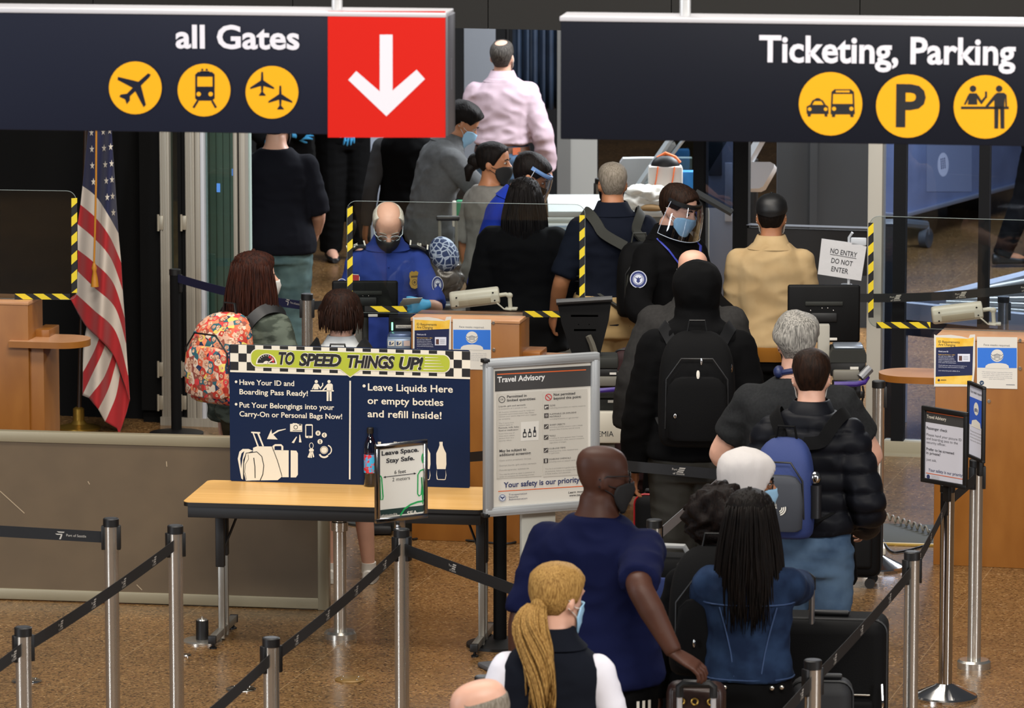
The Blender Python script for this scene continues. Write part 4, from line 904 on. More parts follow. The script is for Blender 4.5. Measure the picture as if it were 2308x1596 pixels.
A.strip('footer_rule', orange, [(227, 1188), (1000, 1140)], 6, 3)
seal(A, 'agency_seal', 261, 1240, 31)
for t, yb, x1 in (('Transportation', 1222, 462), ('Security', 1242, 392), ('Administration', 1262, 464)): A.text('agency_lettering', mat('ta_ink2', '#5c5e70', 0.8), t, 313, yb, x1, 15, 3)
A.text('web_lettering', ink, 'Learn more at', 800, 1205, 960, 17, 3, bold=0.01, shear=0.15); A.text('web_lettering', ink, 'www.tsa.gov', 808, 1230, 940, 17, 3, bold=0.01, shear=0.15)
A.done()
# --- leave space sign
p0, W, H, yaw = panel((848, 1181), (965, 1167), 1003, y=21.62)
r = thing('sign_frame', 'chrome framed leave space sign on top of a stanchion', 'sign', p0, yaw)
frame(r, W, H, 0.022, chrome, 0.016, mat('ls_paper', '#d9d6cd', 0.75))
A = Art(r, 0.008, sc=2.51, off=(600, 960)); A.par = [c for c in r.children if c.name.startswith('poster_backing')][0]; gn = mat('ls_green', '#169a4e', 0.6); dg = mat('ls_dark', '#16302c', 0.6)
A.text('heading', ink, 'Leave Space.', 652, 168, 862, 24, 3, bold=0.03); A.text('heading', ink, 'Stay Safe.', 678, 210, 838, 24, 3, bold=0.03)
A.text('lettering', dkgrey, '6 feet', 724, 272, 790, 20, 3, bold=.008); A.text('distance_lettering', dkgrey, '2 meters', 712, 314, 812, 20, 3)
A.strip('distance_arrow', ink, [(664, 290), (845, 269)], 3.5, 3); A.poly('distance_arrow', ink, [(660, 291), (674, 283), (676, 295)], 3); A.poly('distance_arrow', ink, [(848, 268), (833, 263), (836, 276)], 3)
A.strip('figure_outline', gn, [(640, 282), (648, 286), (652, 296), (660, 400), (658, 415), (646, 418), (642, 300)], 7, 3)
A.strip('figure_outline', gn, [(892, 244), (870, 254), (857, 276), (856, 385), (864, 396), (876, 388), (878, 290), (886, 440)], 7, 3); A.ring('figure_outline', gn, 893, 182, 13, 7, 3, 30, a0=80, a1=280)
A.poly('footer_band', dg, [(644, 476), (893, 448), (893, 484), (646, 516)], 3); A.strip('curve_line', gn, [(758, 505), (780, 470), (815, 445), (855, 430), (892, 424)], 9, 4)
A.text('footer_lettering', white, '#FlyHealthySEA', 648, 516, 740, 13, 5); A.text('footer_lettering', white, 'SEA', 795, 504, 853, 20, 5, bold=0.02)
A.done()
b = B(); b.box((W / 2, 0.02, -0.02), (0.05, 0.012, 0.09), 0.002); b.obj('clip', chrome, r)
# --- small passenger check sign
def stand_sign(BL, BR, TLy, y, label, draw, m_frame, bw=0.016, paperm=None):
    p0, W, H, yaw = panel(BL, BR, TLy, y=y)
    r = thing('sign_frame', label, 'sign', p0, yaw); frame(r, W, H, bw, m_frame, 0.018, paperm)
    A = Art(r, 0.010); A.par = [c for c in r.children if c.name.startswith('poster_backing')][0]; A.local = True; draw(A, W, H); A.done()
    B().box((W / 2, 0.03, -0.03), (0.035, 0.02, 0.09), 0.002).obj('clip', black, r); return r
def d_check(A, W, H):
    f = lambda x, y: (W * x, H * (1 - y))
    Tt = lambda t, x, y, x1, c, m_, bo=0.0, L=3: A.text('lettering', m_, t, W * x, H * (1 - y), W * x1, H * c, L, bold=bo)
    A.face('header_band', dkgrey, [f(.05, .21), f(.95, .21), f(.95, .05), f(.05, .05)], 2); A.strip('header_rule', orange, [f(.1, .075), f(.92, .075)], 0.003, 3)
    Tt('Travel Advisory', .1, .155, .53, .042, white, .012); Tt('Passenger check', .1, .30, .56, .036, ink, .01)
    for t, y, x1 in (('Please hand your picture ID', .385, .87), ('and boarding pass to the', .435, .79), ('security officer.', .485, .53)): Tt(t, .1, y, x1, .033, MATS.get('ck_grey') or mat('ck_grey', '#5b5a60', 0.8))
    Tt('Prefer to be screened', .1, .575, .71, .034, ink, .01); Tt('in private?', .1, .625, .41, .034, ink, .01); Tt('Just ask.', .1, .71, .33, .033, MATS['ck_grey'])
    Tt('Your safety is our priority', .15, .845, .90, .038, navyi, .006); A.strip('footer_rule', orange, [f(.1, .875), f(.94, .875)], 0.003, 3)
    cx, cy = f(.15, .92); A.disc('agency_seal', navyi, cx, cy, .010, 3)
    for k_ in range(3): Tt(('Transportation', 'Security', 'Administration')[k_], .22, .905 + .018 * k_, .40, .010, greyi)
    Tt('www.tsa.gov', .78, .95, .93, .014, ink)
stand_sign((2074, 1086), (2176, 1104), 914, 22.76, 'small black framed passenger check sign on a stanchion', d_check, black, 0.02, mat('ck_paper', '#c9c9d4', 0.75))
def d_mask(A, W, H):
    f = lambda x, y: (W * x, H * (1 - y)); blu = MATS['poster_blue']
    A.text('lettering', ink, 'Face masks required.', W * .14, H * .86, W * .86, H * .035, 3)
    A.face('print_block', mat('mask_blue', '#2f57b8', 0.6), [f(.08, .56), f(.92, .56), f(.92, .2), f(.08, .2)], 2)
    A.disc('masked_head_pictogram', white, *f(.5, .33), W * .15, 3, n=30); A.face('masked_head_pictogram', white, [f(.2, .58), f(.25, .50), f(.5, .47), f(.75, .50), f(.8, .58)], 3)
    for k_ in range(3): A.strip('masked_head_pictogram', navyi, [f(.4, .34 + .015 * k_), f(.5, .325 + .015 * k_), f(.6, .34 + .015 * k_)], 0.003, 4)
    for k_, t in enumerate(('TSA requires proper wearing of face', 'masks at all times. Face masks must', 'cover the nose and mouth. Failure to', 'comply may result in denial of entry')): A.text('lettering', greyi, t, W * .14, H * (1 - .65 - .04 * k_), W * .86, H * .018, 3)
stand_sign((2177, 1029), (2213, 1045), 858, 23.42, 'black framed face mask sign seen nearly edge-on on a stanchion', d_mask, black, 0.016, mat('ck_paper', '#c9c9d4', 0.75))
# --- no entry paper
p0 = D(1846, 628, sQ.location.y - 0.06)
r = thing('paper_notice', 'wrinkled white no entry paper clipped above a stanchion', 'notice', p0, R(-8))
A = Art(r, 0.0)
P4 = [(1843, 618), (1941, 633), (1953, 556), (1925, 548), (1852, 538)]
b = B(); u4 = [A.uv(*q_) for q_ in P4]; b.prism(u4, 0.0, 0.004); b.obj('paper_sheet', mat('ne_paper', '#c4c4c6', 0.55, bump=0.35, scale=14), r, 0)
def rot_text(A, t, px, py, px1, cap, ang, m_, name='lettering'):
    vs, fs, a, b_ = textmesh(t, 0.012); u0, v0 = A.uv(px, py); u1, _ = A.uv(px1, py); sx_ = (u1 - u0) / (b_ - a) / math.cos(ang); kz = abs(A.uv(px, py - cap)[1] - v0) / caph(); c, s_ = math.cos(ang), math.sin(ang)
    A.grp(name, m_).add([(u0 + (v[0] - a) * sx_ * c - v[1] * kz * s_, A.y0 - 0.0012, v0 + (v[0] - a) * sx_ * s_ + v[1] * kz * c) for v in vs], fs)
for t, x, y, x1 in (('NO ENTRY', 1871, 570, 1931, ), ('DO NOT', 1873, 592, 1921), ('ENTER', 1873, 611, 1911)): rot_text(A, t, x, y, x1, 11, R(-9), ink)
A.strip('underline', ink, [(1871, 573), (1930, 583)], 1.2, 2)
A.done()
b = B(); u_, v_ = A.uv(1935, 545); b.box((u_, 0.01, v_), (0.09, 0.02, 0.045), 0.006); u2, v2 = A.uv(1913, 548); b.tube([(u2, 0.02, v2 - 0.35), (u2, 0.02, v2 + 0.03), (u2 + 0.02, 0.01, v2 + 0.06)], 0.008, 8); b.obj('clip', mat('clip_white', '#b9bec4', 0.4), r)
# ================================================================ PEOPLE
def remesh(b, vox, smooth=2, fac=0.5):
    me = b.mesh('tmp'); o = bpy.data.objects.new('tmp', me); COL.objects.link(o)
    bm = bmesh.new(); bm.from_mesh(me); bmesh.ops.recalc_face_normals(bm, faces=bm.faces[:]); bm.to_mesh(me); bm.free()
    m = o.modifiers.new('r', 'REMESH'); m.mode = 'VOXEL'; m.voxel_size = vox
    if smooth:
        s = o.modifiers.new('s', 'SMOOTH'); s.factor = fac; s.iterations = smooth
    dg = bpy.context.evaluated_depsgraph_get(); ev = o.evaluated_get(dg); m2 = ev.to_mesh()
    vs = [v.co.copy() for v in m2.vertices]; ns = [v.normal.copy() for v in m2.vertices]; fs = [tuple(p.vertices) for p in m2.polygons]
    ev.to_mesh_clear(); bpy.data.objects.remove(o); bpy.data.meshes.remove(me)
    return vs, ns, fs
def mk(vs, fs, name, m, parent=None):
    me = bpy.data.meshes.new(name); me.from_pydata([tuple(v) for v in vs], [], fs); me.materials.append(m)
    me.polygons.foreach_set('use_smooth', [True] * len(me.polygons))
    o = bpy.data.objects.new(name, me); COL.objects.link(o)
    if parent: o.parent = parent
    return o
def wrinkle(vs, ns, amp, fr=(9, 9, 14), seed=0.0):
    if not amp: return vs
    out = []
    for v, n in zip(vs, ns):
        a = noise.noise(Vector((v.x * fr[0] + seed, v.y * fr[1], v.z * fr[2] - seed)))
        c = noise.noise(Vector((v.x * fr[0] * 2.1 - seed, v.y * fr[1] * 2.1 + v.z * 6, v.z * fr[2] * 1.4)))
        out.append(v + n * amp * (1 - 2.2 * abs(a) + 0.5 * c))
    return out
HEADR = [(-.124, .018, .016, .060), (-.118, .034, .034, .050), (-.10, .047, .050, .036), (-.08, .054, .064, .024), (-.05, .061, .078, .012), (-.02, .066, .088, .002), (.01, .071, .094, -.003),
         (.045, .074, .098, -.006), (.075, .069, .091, -.008), (.095, .057, .076, -.009), (.108, .038, .052, -.010), (.1145, .018, .026, -.010), (.116, .004, .006, -.010)]
def hring(z):
    z = min(max(z, HEADR[0][0]), HEADR[-1][0])
    for a, c in zip(HEADR[:-1], HEADR[1:]):
        if z <= c[0]:
            t = (z - a[0]) / (c[0] - a[0]); return [a[i] + (c[i] - a[i]) * t for i in (1, 2, 3)]
    return list(HEADR[-1][1:])
def hpt(z, a, off=0.0):          # a: 0 = face side (+y), +-180 = back of the head
    w, d, cy = hring(z); s, c = math.sin(R(a)), math.cos(R(a))
    e = abs(s) ** 2.3 + abs(c) ** 2.3; o_ = off; t_ = min(max((z - .06) / .056, 0), 1); off = off * math.sqrt(max(0, 1 - t_ * t_))
    k = e ** (-1 / 2.3)
    return Vector((s * k * (w + off), cy + c * k * (d + off), z + o_ * t_))
TORSO = [(.80, .10, .085, 0), (.86, .160, .108, -.005), (.93, .172, .122, -.01), (1.0, .160, .112, -.004), (1.08, .146, .100, 0), (1.18, .152, .105, .004), (1.29, .168, .114, .004), (1.36, .172, .112, 0), (1.41, .158, .098, -.004), (1.445, .118, .082, -.008), (1.475, .082, .070, -.009), (1.50, .064, .062, -.006), (1.52, .058, .058, .0), (1.58, .055, .058, .012)]
def tring(z):
    z = min(max(z, TORSO[0][0]), TORSO[-1][0])
    for a, c in zip(TORSO[:-1], TORSO[1:]):
        if z <= c[0]:
            t = (z - a[0]) / (c[0] - a[0]); return [a[i] + (c[i] - a[i]) * t for i in (1, 2, 3)]
    return list(TORSO[-1][1:])
class Fig:
    """a standing figure; local +y is where it faces, +x its right, z up from the soles"""
    def __init__(s, p):
        s.p = p; s.k = p['h'] / 1.75; s.g = p.get('girth', 1.0); s.belly = p.get('belly', 0.0)
        lean, tw, bow = R(p.get('lean', 0)), R(p.get('twist', 0)), R(p.get('bow', 0))
        s.spine = []; pos = Vector((0, 0, .80)); ang = 0.0
        zs = [.80 + .02 * i for i in range(41)]
        for z in zs:
            t = min(max((z - .92) / .38, 0), 1); t = t * t * (3 - 2 * t); t2 = min(max((z - 1.25) / .25, 0), 1)
            ang = lean * t + bow * t2; M = Matrix.Rotation(-tw * t, 3, 'Z') @ Matrix.Rotation(-ang, 3, 'X')
            s.spine.append((z, pos.copy(), M)); pos = pos + M @ Vector((0, 0, .02))
        hy, hp, hr = R(p.get('hyaw', 0)), R(p.get('hpitch', 0)), R(p.get('hroll', 0))
        c, M = s.at(1.53); M = Matrix.Rotation(-hy, 3, 'Z') @ M @ Matrix.Rotation(-hp, 3, 'X') @ Matrix.Rotation(hr, 3, 'Y')
        s.hs = p.get('head', 1.0); s.HM = M; s.hc = c * s.k + M @ Vector((0, .015, .100)) * s.hs + Vector((0, 0, 0))
    def at(s, z):
        i = min(max((z - .80) / .02, 0), 39.999); j = int(i); f = i - j
        a, c = s.spine[j], s.spine[j + 1]
        return a[1].lerp(c[1], f), a[2]
    def H(s, v): return s.hc + s.HM @ (Vector(v) * s.hs)
    def tp(s, z, a, off=0.0, x=1.0):    # torso surface point; a: 0 front, 180 back, 90 right
        w, d, cy = tring(z); g = s.g if z < 1.40 else 1 + (s.g - 1) * .4
        w = w * g; d = d * g + (s.belly * math.exp(-((z - 1.05) / .13) ** 2) if math.cos(R(a)) > 0 else 0)
        sn, cs = math.sin(R(a)), math.cos(R(a)); k = (abs(sn) ** 2.5 + abs(cs) ** 2.5) ** (-1 / 2.5)
        c, M = s.at(z)
        return (c + M @ Vector((sn * k * (w + off / s.k), cy + cs * k * (d + off / s.k), 0))) * s.k
    def torso(s, b, z0, z1, off=0.0, flare=0.0, n=28, step=.03):
        N = max(2, int((z1 - z0) / step)); rings = []
        for i in range(N + 1):
            z = z0 + (z1 - z0) * i / N; o = off + flare * max(0, 1 - (z - z0) / .3)
            zz = max(z, .86)
            ring = [s.tp(zz, -360 * j / n, o) for j in range(n)]
            if z < .86: ring = [q - Vector((0, 0, (.86 - z) * s.k)) for q in ring]
            rings.append(ring)
        b.loft(rings)
    def sh(s, sd):
        c, M = s.at(1.375); return (c + M @ Vector((sd * (.163 * (1 + (s.g - 1) * .55)), -.005, 0))) * s.k
    def arm(s, sd):
        a = s.p.get('armR' if sd > 0 else 'armL', {})
        S = s.sh(sd); k = s.k
        T = Vector(a.get('hand', (sd * .27, .03, .84))) * k; pole = Vector(a.get('pole', (sd * .5, -1, -.2)))
        L1, L2 = .295 * k, .262 * k; d = T - S; L = min(d.length, (L1 + L2) * .995); dn = d.normalized(); T = S + dn * L
        x = (L1 * L1 - L2 * L2 + L * L) / (2 * L); hh = math.sqrt(max(L1 * L1 - x * x, 0)); pn = pole - dn * pole.dot(dn); pn.normalize()
        return S, S + dn * x + pn * hh, T, a
    def leg(s, sd):
        f = s.p.get('footR' if sd > 0 else 'footL', (sd * .10, 0, 0)); k = s.k
        Hp = Vector((sd * .088, -.005, .90)) * k; A = (Vector(f) + Vector((0, -.02, .085))) * k
        L1, L2 = .425 * k, .40 * k; d = A - Hp; L = min(d.length, (L1 + L2) * .998); dn = d.normalized()
        x = (L1 * L1 - L2 * L2 + L * L) / (2 * L); hh = math.sqrt(max(L1 * L1 - x * x, 0)); pn = Vector((0, 1, 0)) - dn * dn.y; pn.normalize()
        return Hp, Hp + dn * x + pn * hh, A, Vector(f) * k
def polyline(ps, rs, n):
    """resample joints into a smooth limb axis"""
    P = []; Q = []
    for i in range(len(ps) - 1):
        for j in range(n):
            t = j / n; P.append(ps[i].lerp(ps[i + 1], t)); Q.append(rs[i] + (rs[i + 1] - rs[i]) * t)
    P.append(ps[-1]); Q.append(rs[-1])
    for _ in range(2):
        P = [P[0]] + [(P[i - 1] + P[i] * 2 + P[i + 1]) / 4 for i in range(1, len(P) - 1)] + [P[-1]]
    return P, Q
def limb(b, a, c, d, r, n=6, k=1.0, f0=0.0, f1=1.0, off=0.0, nn=14, end=0.0):
    m1, m2 = a.lerp(c, .45), c.lerp(d, .35)
    P, Q = polyline([a, m1, c, m2, d], [q * k for q in r], n)
    i0, i1 = int(f0 * (len(P) - 1)), max(2, int(round(f1 * (len(P) - 1))))
    Q = [q + off for q in Q]
    if end: Q = [q + end * (i / len(Q)) for i, q in enumerate(Q)]
    b.tube(P[i0:i1 + 1], Q[i0:i1 + 1], nn)
ARM = [.055, .050, .042, .041, .027]; LEG = [.098, .080, .058, .056, .037]
def hand(W, dirv, palm, sd, k, curl=35, spread=6, thumb=30):
    """hand mesh: palm, four bent fingers and a thumb from the side of the palm; palm = direction the palm faces"""
    d = dirv.normalized(); n = (palm - d * palm.dot(d)).normalized(); t = d.cross(n).normalized() * sd      # t points to the thumb side
    b = B(); fr = lambda x, y, z: W + (d * x + t * y + n * z) * k
    rings = []
    for x, hw, ht, yo in ((-.02, .024, .019, 0), (.0, .027, .018, 0), (.025, .036, .017, .002), (.06, .041, .016, .001), (.088, .040, .012, 0), (.094, .034, .008, 0)):
        rings.append([fr(x, yo + hw * math.cos(2 * PI * j / 14), ht * math.sin(2 * PI * j / 14)) for j in range(14)])
    b.loft(rings)
    for y, L, sp in ((.030, .072, 1.4), (.010, .080, .4), (-.011, .074, -.5), (-.030, .058, -1.5)):
        p = Vector((.082, y, .0)); a = R(curl * .35); pts = [p.copy()]; rr = [.0095]
        for q, (seg, c2) in enumerate(((.46, .75), (.32, .95), (.24, .6))):
            for _ in range(2):
                dv = Vector((math.cos(a), math.sin(R(sp * spread / 6 * 4)), math.sin(a))); p = p + dv * L * seg / 2; pts.append(p.copy()); rr.append(.0090 - .0009 * len(rr) * .35)
            a += R(curl * c2)
        rr[-1] = .0055
        b.tube([fr(*q) for q in pts], [r_ * k for r_ in rr], 8)
    p = Vector((.018, .024, .006)); ta = R(thumb); pts = [p.copy()]; rr = [.013]
    for seg, bend, r_ in ((.036, 0, .0115), (.030, 14, .0100), (.016, 10, .0085), (.010, 0, .006)):
        p = p + Vector((math.cos(ta), math.sin(ta) * .85, .35 * math.sin(ta) + .12)) * seg; pts.append(p.copy()); rr.append(r_); ta -= R(bend)
    b.tube([fr(*q) for q in pts], [r_ * k for r_ in rr], 8)
    return b
hair_mats = {}
def hair_mat(h, h2=None, s=30):
    k = 'hair_' + h[1:]
    if k not in MATS: mat(k, h, 0.6, hex2=h2 or h, scale=s, stretch=(3, 3, 0.35), bump=0.4, spec=0.12)
    return MATS[k]
def hairline(a, st):
    a = abs(a)
    pts = st
    for (a0, z0), (a1, z1) in zip(pts[:-1], pts[1:]):
        if a <= a1: return z0 + (z1 - z0) * (a - a0) / (a1 - a0)
    return pts[-1][1]
HL_SHORT = [(0, .082), (35, .074), (55, .045), (68, .01), (80, .015), (100, .0), (118, -.03), (140, -.07), (180, -.075)]
HL_LONG = [(0, .078), (30, .070), (50, .04), (64, -.02), (80, -.07), (110, -.085), (180, -.09)]
HL_RING = [(0, .10), (56, .10), (66, .045), (74, .005), (100, -.005), (120, -.03), (140, -.075), (180, -.08)]
def hair_cap(s, b, line, off, ztop=.118, n=48, nz=14, amp=.004, fr=26, seed=0.0, a_lim=180, taper=True, zcap=None):
    rings = []
    for j in range(nz + 1):
        t = j / nz; ring = []
        for i in range(n):
            a = -180 + 360 * i / n; z0 = hairline(a, line); zt = zcap if zcap is not None else ztop
            z = z0 + (zt - z0) * (1 - (1 - t) ** 1.4) if zcap is None else z0 + max(zt - z0, .001) * t
            o = off * (min(1, t * 4 + .25) if taper else 1.0)
            if zcap is not None: o = -.006 if z0 >= zt else off * min(1, t * 4 + .25, (1 - t) * 3 + .1)
            q = hpt(z, a, 0); q = hpt(z, a, o + amp * noise.noise(q * fr + Vector((seed, 0, 0))))
            ring.append(s.H(q))
        rings.append(ring)
    inner = [[s.H(hpt(hairline(-180 + 360 * i / n, line), -180 + 360 * i / n, -.008)) for i in range(n)]]
    b.loft(inner + rings)
def face(s, B_):
    """nose, ears, lips and brow ridge joined into the body mesh"""
    B_.tube([s.H((0, .084, .022)), s.H((0, .096, .0)), s.H((0, .110, -.022)), s.H((0, .100, -.036))], [.008, .011, .016, .010], 10)
    for sx in (-1, 1):
        B_.ell((0, 0, 0), (.011, .021, .033), 12, 8, M=Matrix.Translation(s.H((sx * .073, -.008, -.012))) @ s.HM.to_4x4() @ Matrix.Rotation(R(sx * 22), 4, 'Z'))
        B_.ell((0, 0, 0), (.009, .008, .008), 8, 6, M=Matrix.Translation(s.H((sx * .012, .102, -.034))))
        B_.ell((0, 0, 0), (.028, .011, .008), 10, 6, M=Matrix.Translation(s.H((sx * .030, .080, .024))) @ s.HM.to_4x4())
    B_.ell((0, 0, 0), (.024, .010, .006), 10, 6, M=Matrix.Translation(s.H((0, .089, -.062))) @ s.HM.to_4x4())
    B_.ell((0, 0, 0), (.021, .010, .006), 10, 6, M=Matrix.Translation(s.H((0, .087, -.071))) @ s.HM.to_4x4())
MASKM = {'blue': mat('mask_pale_blue', '#8fb9d6', 0.7), 'black': mat('mask_black', '#0c0c0d', 0.75), 'grey': mat('mask_grey', '#2e2d2c', 0.8), 'white': mat('mask_white', '#d2cfc8', 0.75), 'dark': mat('mask_charcoal', '#1b1a1d', 0.75)}
def add_mask(s, body, col):
    b = B(); n = 22; rings = []
    for j, z in enumerate((-.132, -.118, -.10, -.082, -.062, -.042, -.026, -.014)):
        A0 = (66, 72, 76, 78, 78, 74, 66, 44)[j]; ring = []
        for i in range(n + 1):
            a = -A0 + 2 * A0 * i / n; o = .010 + .026 * math.exp(-(a / 24) ** 2) * math.exp(-((z + .045) / .05) ** 2) + (.0025 if j % 2 else 0)
            q = hpt(max(z, -.12), a, o); q.z = z; ring.append(s.H(q))
        rings.append(ring)
    b.loft(rings, cap=False, closed=False)
    o = b.obj('face_mask', MASKM[col], body, 180); fm_ = o
    md = o.modifiers.new('cloth', 'SOLIDIFY'); md.thickness = .003; md.offset = 1
    for sx in (-1, 1):
        b = B()
        for z in (-.030, -.085):
            b.tube([s.H(hpt(z, sx * 66, .010)), s.H(hpt((z - .012) / 2 - .004, sx * 82, .006)), s.H((sx * .079, -.03, -.012 + (z + .06) * .5))], .0018, 5)
        b.obj('ear_loop', MASKM['white' if col in ('blue', 'white') else col], fm_)
def add_glasses(s, body, m, z=.006, oy=0.0, clear_l=True):
    b = B()
    for sx in (-1, 1):
        c = (sx * .033, .100 + oy, z)
        pts = [s.H((c[0] + .026 * math.cos(R(a)), c[1] - abs(c[0] + .026 * math.cos(R(a))) * .12, c[2] + .019 * math.sin(R(a)))) for a in range(0, 361, 24)]
        b.tube(pts, .0022, 6, False)
        b.tube([s.H((sx * .060, .094 + oy, z + .008)), s.H((sx * .074, .075, z + .010)), s.H((sx * .080, .0, z + .008)), s.H((sx * .079, -.025, z - .012))], .0024, 6)
    b.tube([s.H((-.010, .101 + oy, z + .004)), s.H((0, .105 + oy, z + .006)), s.H((.010, .101 + oy, z + .004))], .002, 6)
    b.obj('glasses', m, body)
def add_eyes(s, body, brow, shut=False):
    b = B(); e = B()
    for sx in (-1, 1):
        if not shut:
            b.ell((0, 0, 0), (.013, .010, .0070), 12, 8, m=mat('eye_white', '#a89e95', 0.4), M=Matrix.Translation(s.H((sx * .031, .0795, .006))) @ s.HM.to_4x4())
            b.ell((0, 0, 0), (.0062, .0035, .0062), 10, 6, m=mat('eye_iris', '#1e130c', 0.2), M=Matrix.Translation(s.H((sx * .031, .0885, .006))) @ s.HM.to_4x4())
        else: e.tube([s.H((sx * .018, .095, .002)), s.H((sx * .031, .096, -.001)), s.H((sx * .046, .089, .003))], .002, 5)
        e.tube([s.H((sx * .014, .0965, .024)), s.H((sx * .032, .0955, .031)), s.H((sx * .052, .083, .026))], [.003, .0042, .002], 6)
    if not shut: b.obj('eyes', None, body)
    e.obj('eyebrows', brow, body)
def add_shield(s, body, band):
    b = B(); n = 20; rings = []
    for z, o in ((.055, .030), (.0, .050), (-.06, .062), (-.125, .068)):
        rings.append([s.H((lambda q: (q.x, q.y, z))(hpt(.03, -88 + 176 * i / n, o))) for i in range(n + 1)])
    b.loft(rings, cap=False, closed=False); o = b.obj('face_shield', glass('visor_clear', '#eef2f8', 0.10), body, 180); so_ = o
    b = B(); b.loft([[s.H((lambda q: (q.x, q.y, z))(hpt(.04, -98 + 196 * i / n, o))) for i in range(n + 1)] for z, o in ((.044, .012), (.066, .012), (.066, .024), (.044, .024), (.044, .012))], cap=False, closed=False)
    b.obj('shield_headband', band, so_, 60)
    b = B(); b.tube([rings[0][0], rings[1][0], rings[2][0], rings[3][0]] + rings[3] + [rings[3][-1], rings[2][-1], rings[1][-1], rings[0][-1]], .0016, 5); b.obj('shield_edge', mat('visor_edge', '#aab4c4', .3), so_)
def strands(s, b, n, a0, a1, z0, length, off, r=.010, wave=.015, seed=1, fwd=0.0, out=.035):
    """hanging locks: tapered tubes from the scalp falling over neck and back"""
    rnd = random.Random(seed)
    for i in range(n):
        a = a0 + (a1 - a0) * (i + rnd.random() * .7) / n; L = length * (.88 + .2 * rnd.random()); p = hpt(z0 + .02 * rnd.random(), a, off * (.6 + .5 * rnd.random()))
        pts = [s.H(p)]; ph = rnd.random() * 6; ot_ = out * (.82 + .36 * rnd.random()); dn = s.HM @ Vector((0, 0, -1)); dn = (dn + Vector((0, 0, -1.2))).normalized()
        o = s.HM @ Vector((math.sin(R(a)), math.cos(R(a)), 0)); N = 9
        for j in range(1, N + 1):
            t = j / N; q = pts[0] + dn * L * t + o * (ot_ * math.sin(min(1, t * 1.3) * PI * .55)) + o.cross(dn) * wave * math.sin(ph + t * 5) * t
            pts.append(q)
        b.tube(pts, [r * (1 if t_ < 6 else 1 - (t_ - 5) * .19) for t_ in range(N + 1)], 5, flat=.7)
def person(label, px, py, p, cat='person', group=None):
    """px, py: where the crown is seen; p: pose and clothes. Returns the figure with its body object as fig.o"""
    f = Fig(p); hd = R(p.get('heading', 0)); k = f.k
    crown = f.H((0, -.01, .116 + p.get('lift', .008)))
    ht = crown.z; Wp = G(px, py, ht); Rz = Matrix.Rotation(-hd, 3, 'Z'); o3 = Rz @ Vector((crown.x, crown.y, 0))
    loc = Vector((Wp.x - o3.x, Wp.y - o3.y, 0))
    for q_ in ('armL', 'armR'):
        a_ = p.get(q_)
        if a_ and 'px' in a_: a_['hand'] = tuple((Rz.inverted() @ (D(*a_['px']) - loc)) / k)
    sk = p['skin']; b = B()
    # body, one surface
    f.torso(b, .80, 1.56)
    w_, d_, _ = tring(1.56)
    nk = [f.at(1.47)[0] * k, f.at(1.53)[0] * k, f.hc + f.HM @ Vector((0, -.012, -.06)) * f.hs, f.hc + f.HM @ Vector((0, -.01, 0)) * f.hs]
    b.tube(nk, [.062 * k, .056, .056, .06], 18)
    b.loft([[f.H(hpt(z, -360 * i / 26)) for i in range(26)] for z in (-.124, -.118, -.109, -.1, -.09, -.08, -.065, -.05, -.035, -.02, -.005, .01, .028, .045, .06, .075, .086, .095, .102, .108, .1125, .1155)])
    face(f, b)
    hands = []
    for sd in (-1, 1):
        S, E, T, a = f.arm(sd); g = 1 + (f.g - 1) * .7
        limb(b, S, E, T, [r_ * g for r_ in ARM], k=k)
        b.ell((0, 0, 0), (.056 * k * g,) * 3, 12, 8, M=Matrix.Translation(S))
        hands.append(hand(T, Vector(a['dir']) if 'dir' in a else (T - E), Vector(a.get('palm', (-sd, .25, 0))), sd if not a.get('flip') else -sd, k, a.get('curl', 35), thumb=a.get('thumb', 32)))
        Hp, K, A, ft = f.leg(sd)
        limb(b, Hp, K, A, [r_ * (1 + (f.g - 1) * .8) for r_ in LEG], k=k)
        b.ell((0, 0, 0), (.04 * k, .05 * k, .045 * k), 10, 8, M=Matrix.Translation(A))
        b.tube([ft + Vector((0, -.05, .05)) * k, ft + Vector((0, .02, .06)) * k, ft + Vector((0, .10, .04)) * k, ft + Vector((0, .17, .025)) * k], [.038 * k, .042 * k, .04 * k, .022 * k], 10)
    vs, ns, fs = remesh(b, .0095, 2)
    if not p.get('bare_hands', True): pass
    gl = p.get('glove')
    hb = []
    for sd, hnd in zip((-1, 1), hands):
        hv, hn, hf = remesh(hnd, .0042, 2)
        if gl: hb.append((hv, hf))
        else:
            o_ = len(vs); vs = vs + hv; fs = fs + [tuple(i + o_ for i in q) for q in hf]
    name = 'person'; body = mk(vs, fs, name, sk)
    body.location = loc; body.rotation_euler = (0, 0, -hd); tag(body, label, cat, group); f.o = body; f.loc = loc; f.Rz = Rz
    for hv, hf in hb: mk(hv, hf, 'glove', gl, body)
    # legs wear
    t = p.get('bottom')
    if t:
        b = B(); off = t.get('off', .014); z1 = t.get('waist', 1.03); f.torso(b, .80, z1, off)
        for sd in (-1, 1):
            Hp, K, A, ft = f.leg(sd)
            limb(b, Hp, K, A + Vector((0, 0, -.02)), [r_ * (1 + (f.g - 1) * .8) for r_ in LEG], k=k, f1=t.get('leg', 1.0), off=off, end=t.get('flare', .012))
        vs, ns, fs = remesh(b, .012, 3); mk(wrinkle(vs, ns, t.get('wr', .004), (7, 7, 16), px * .01), fs, t.get('name', 'trousers'), t['m'], body)
        if t.get('belt'):
            b = B(); N = 30; b.loft([[f.tp(z, -360 * i / N, off + .006) for i in range(N)] for z in (z1 - .045, z1 - .005)]); b.obj('belt', t['belt'], body)
    t = p.get('top')
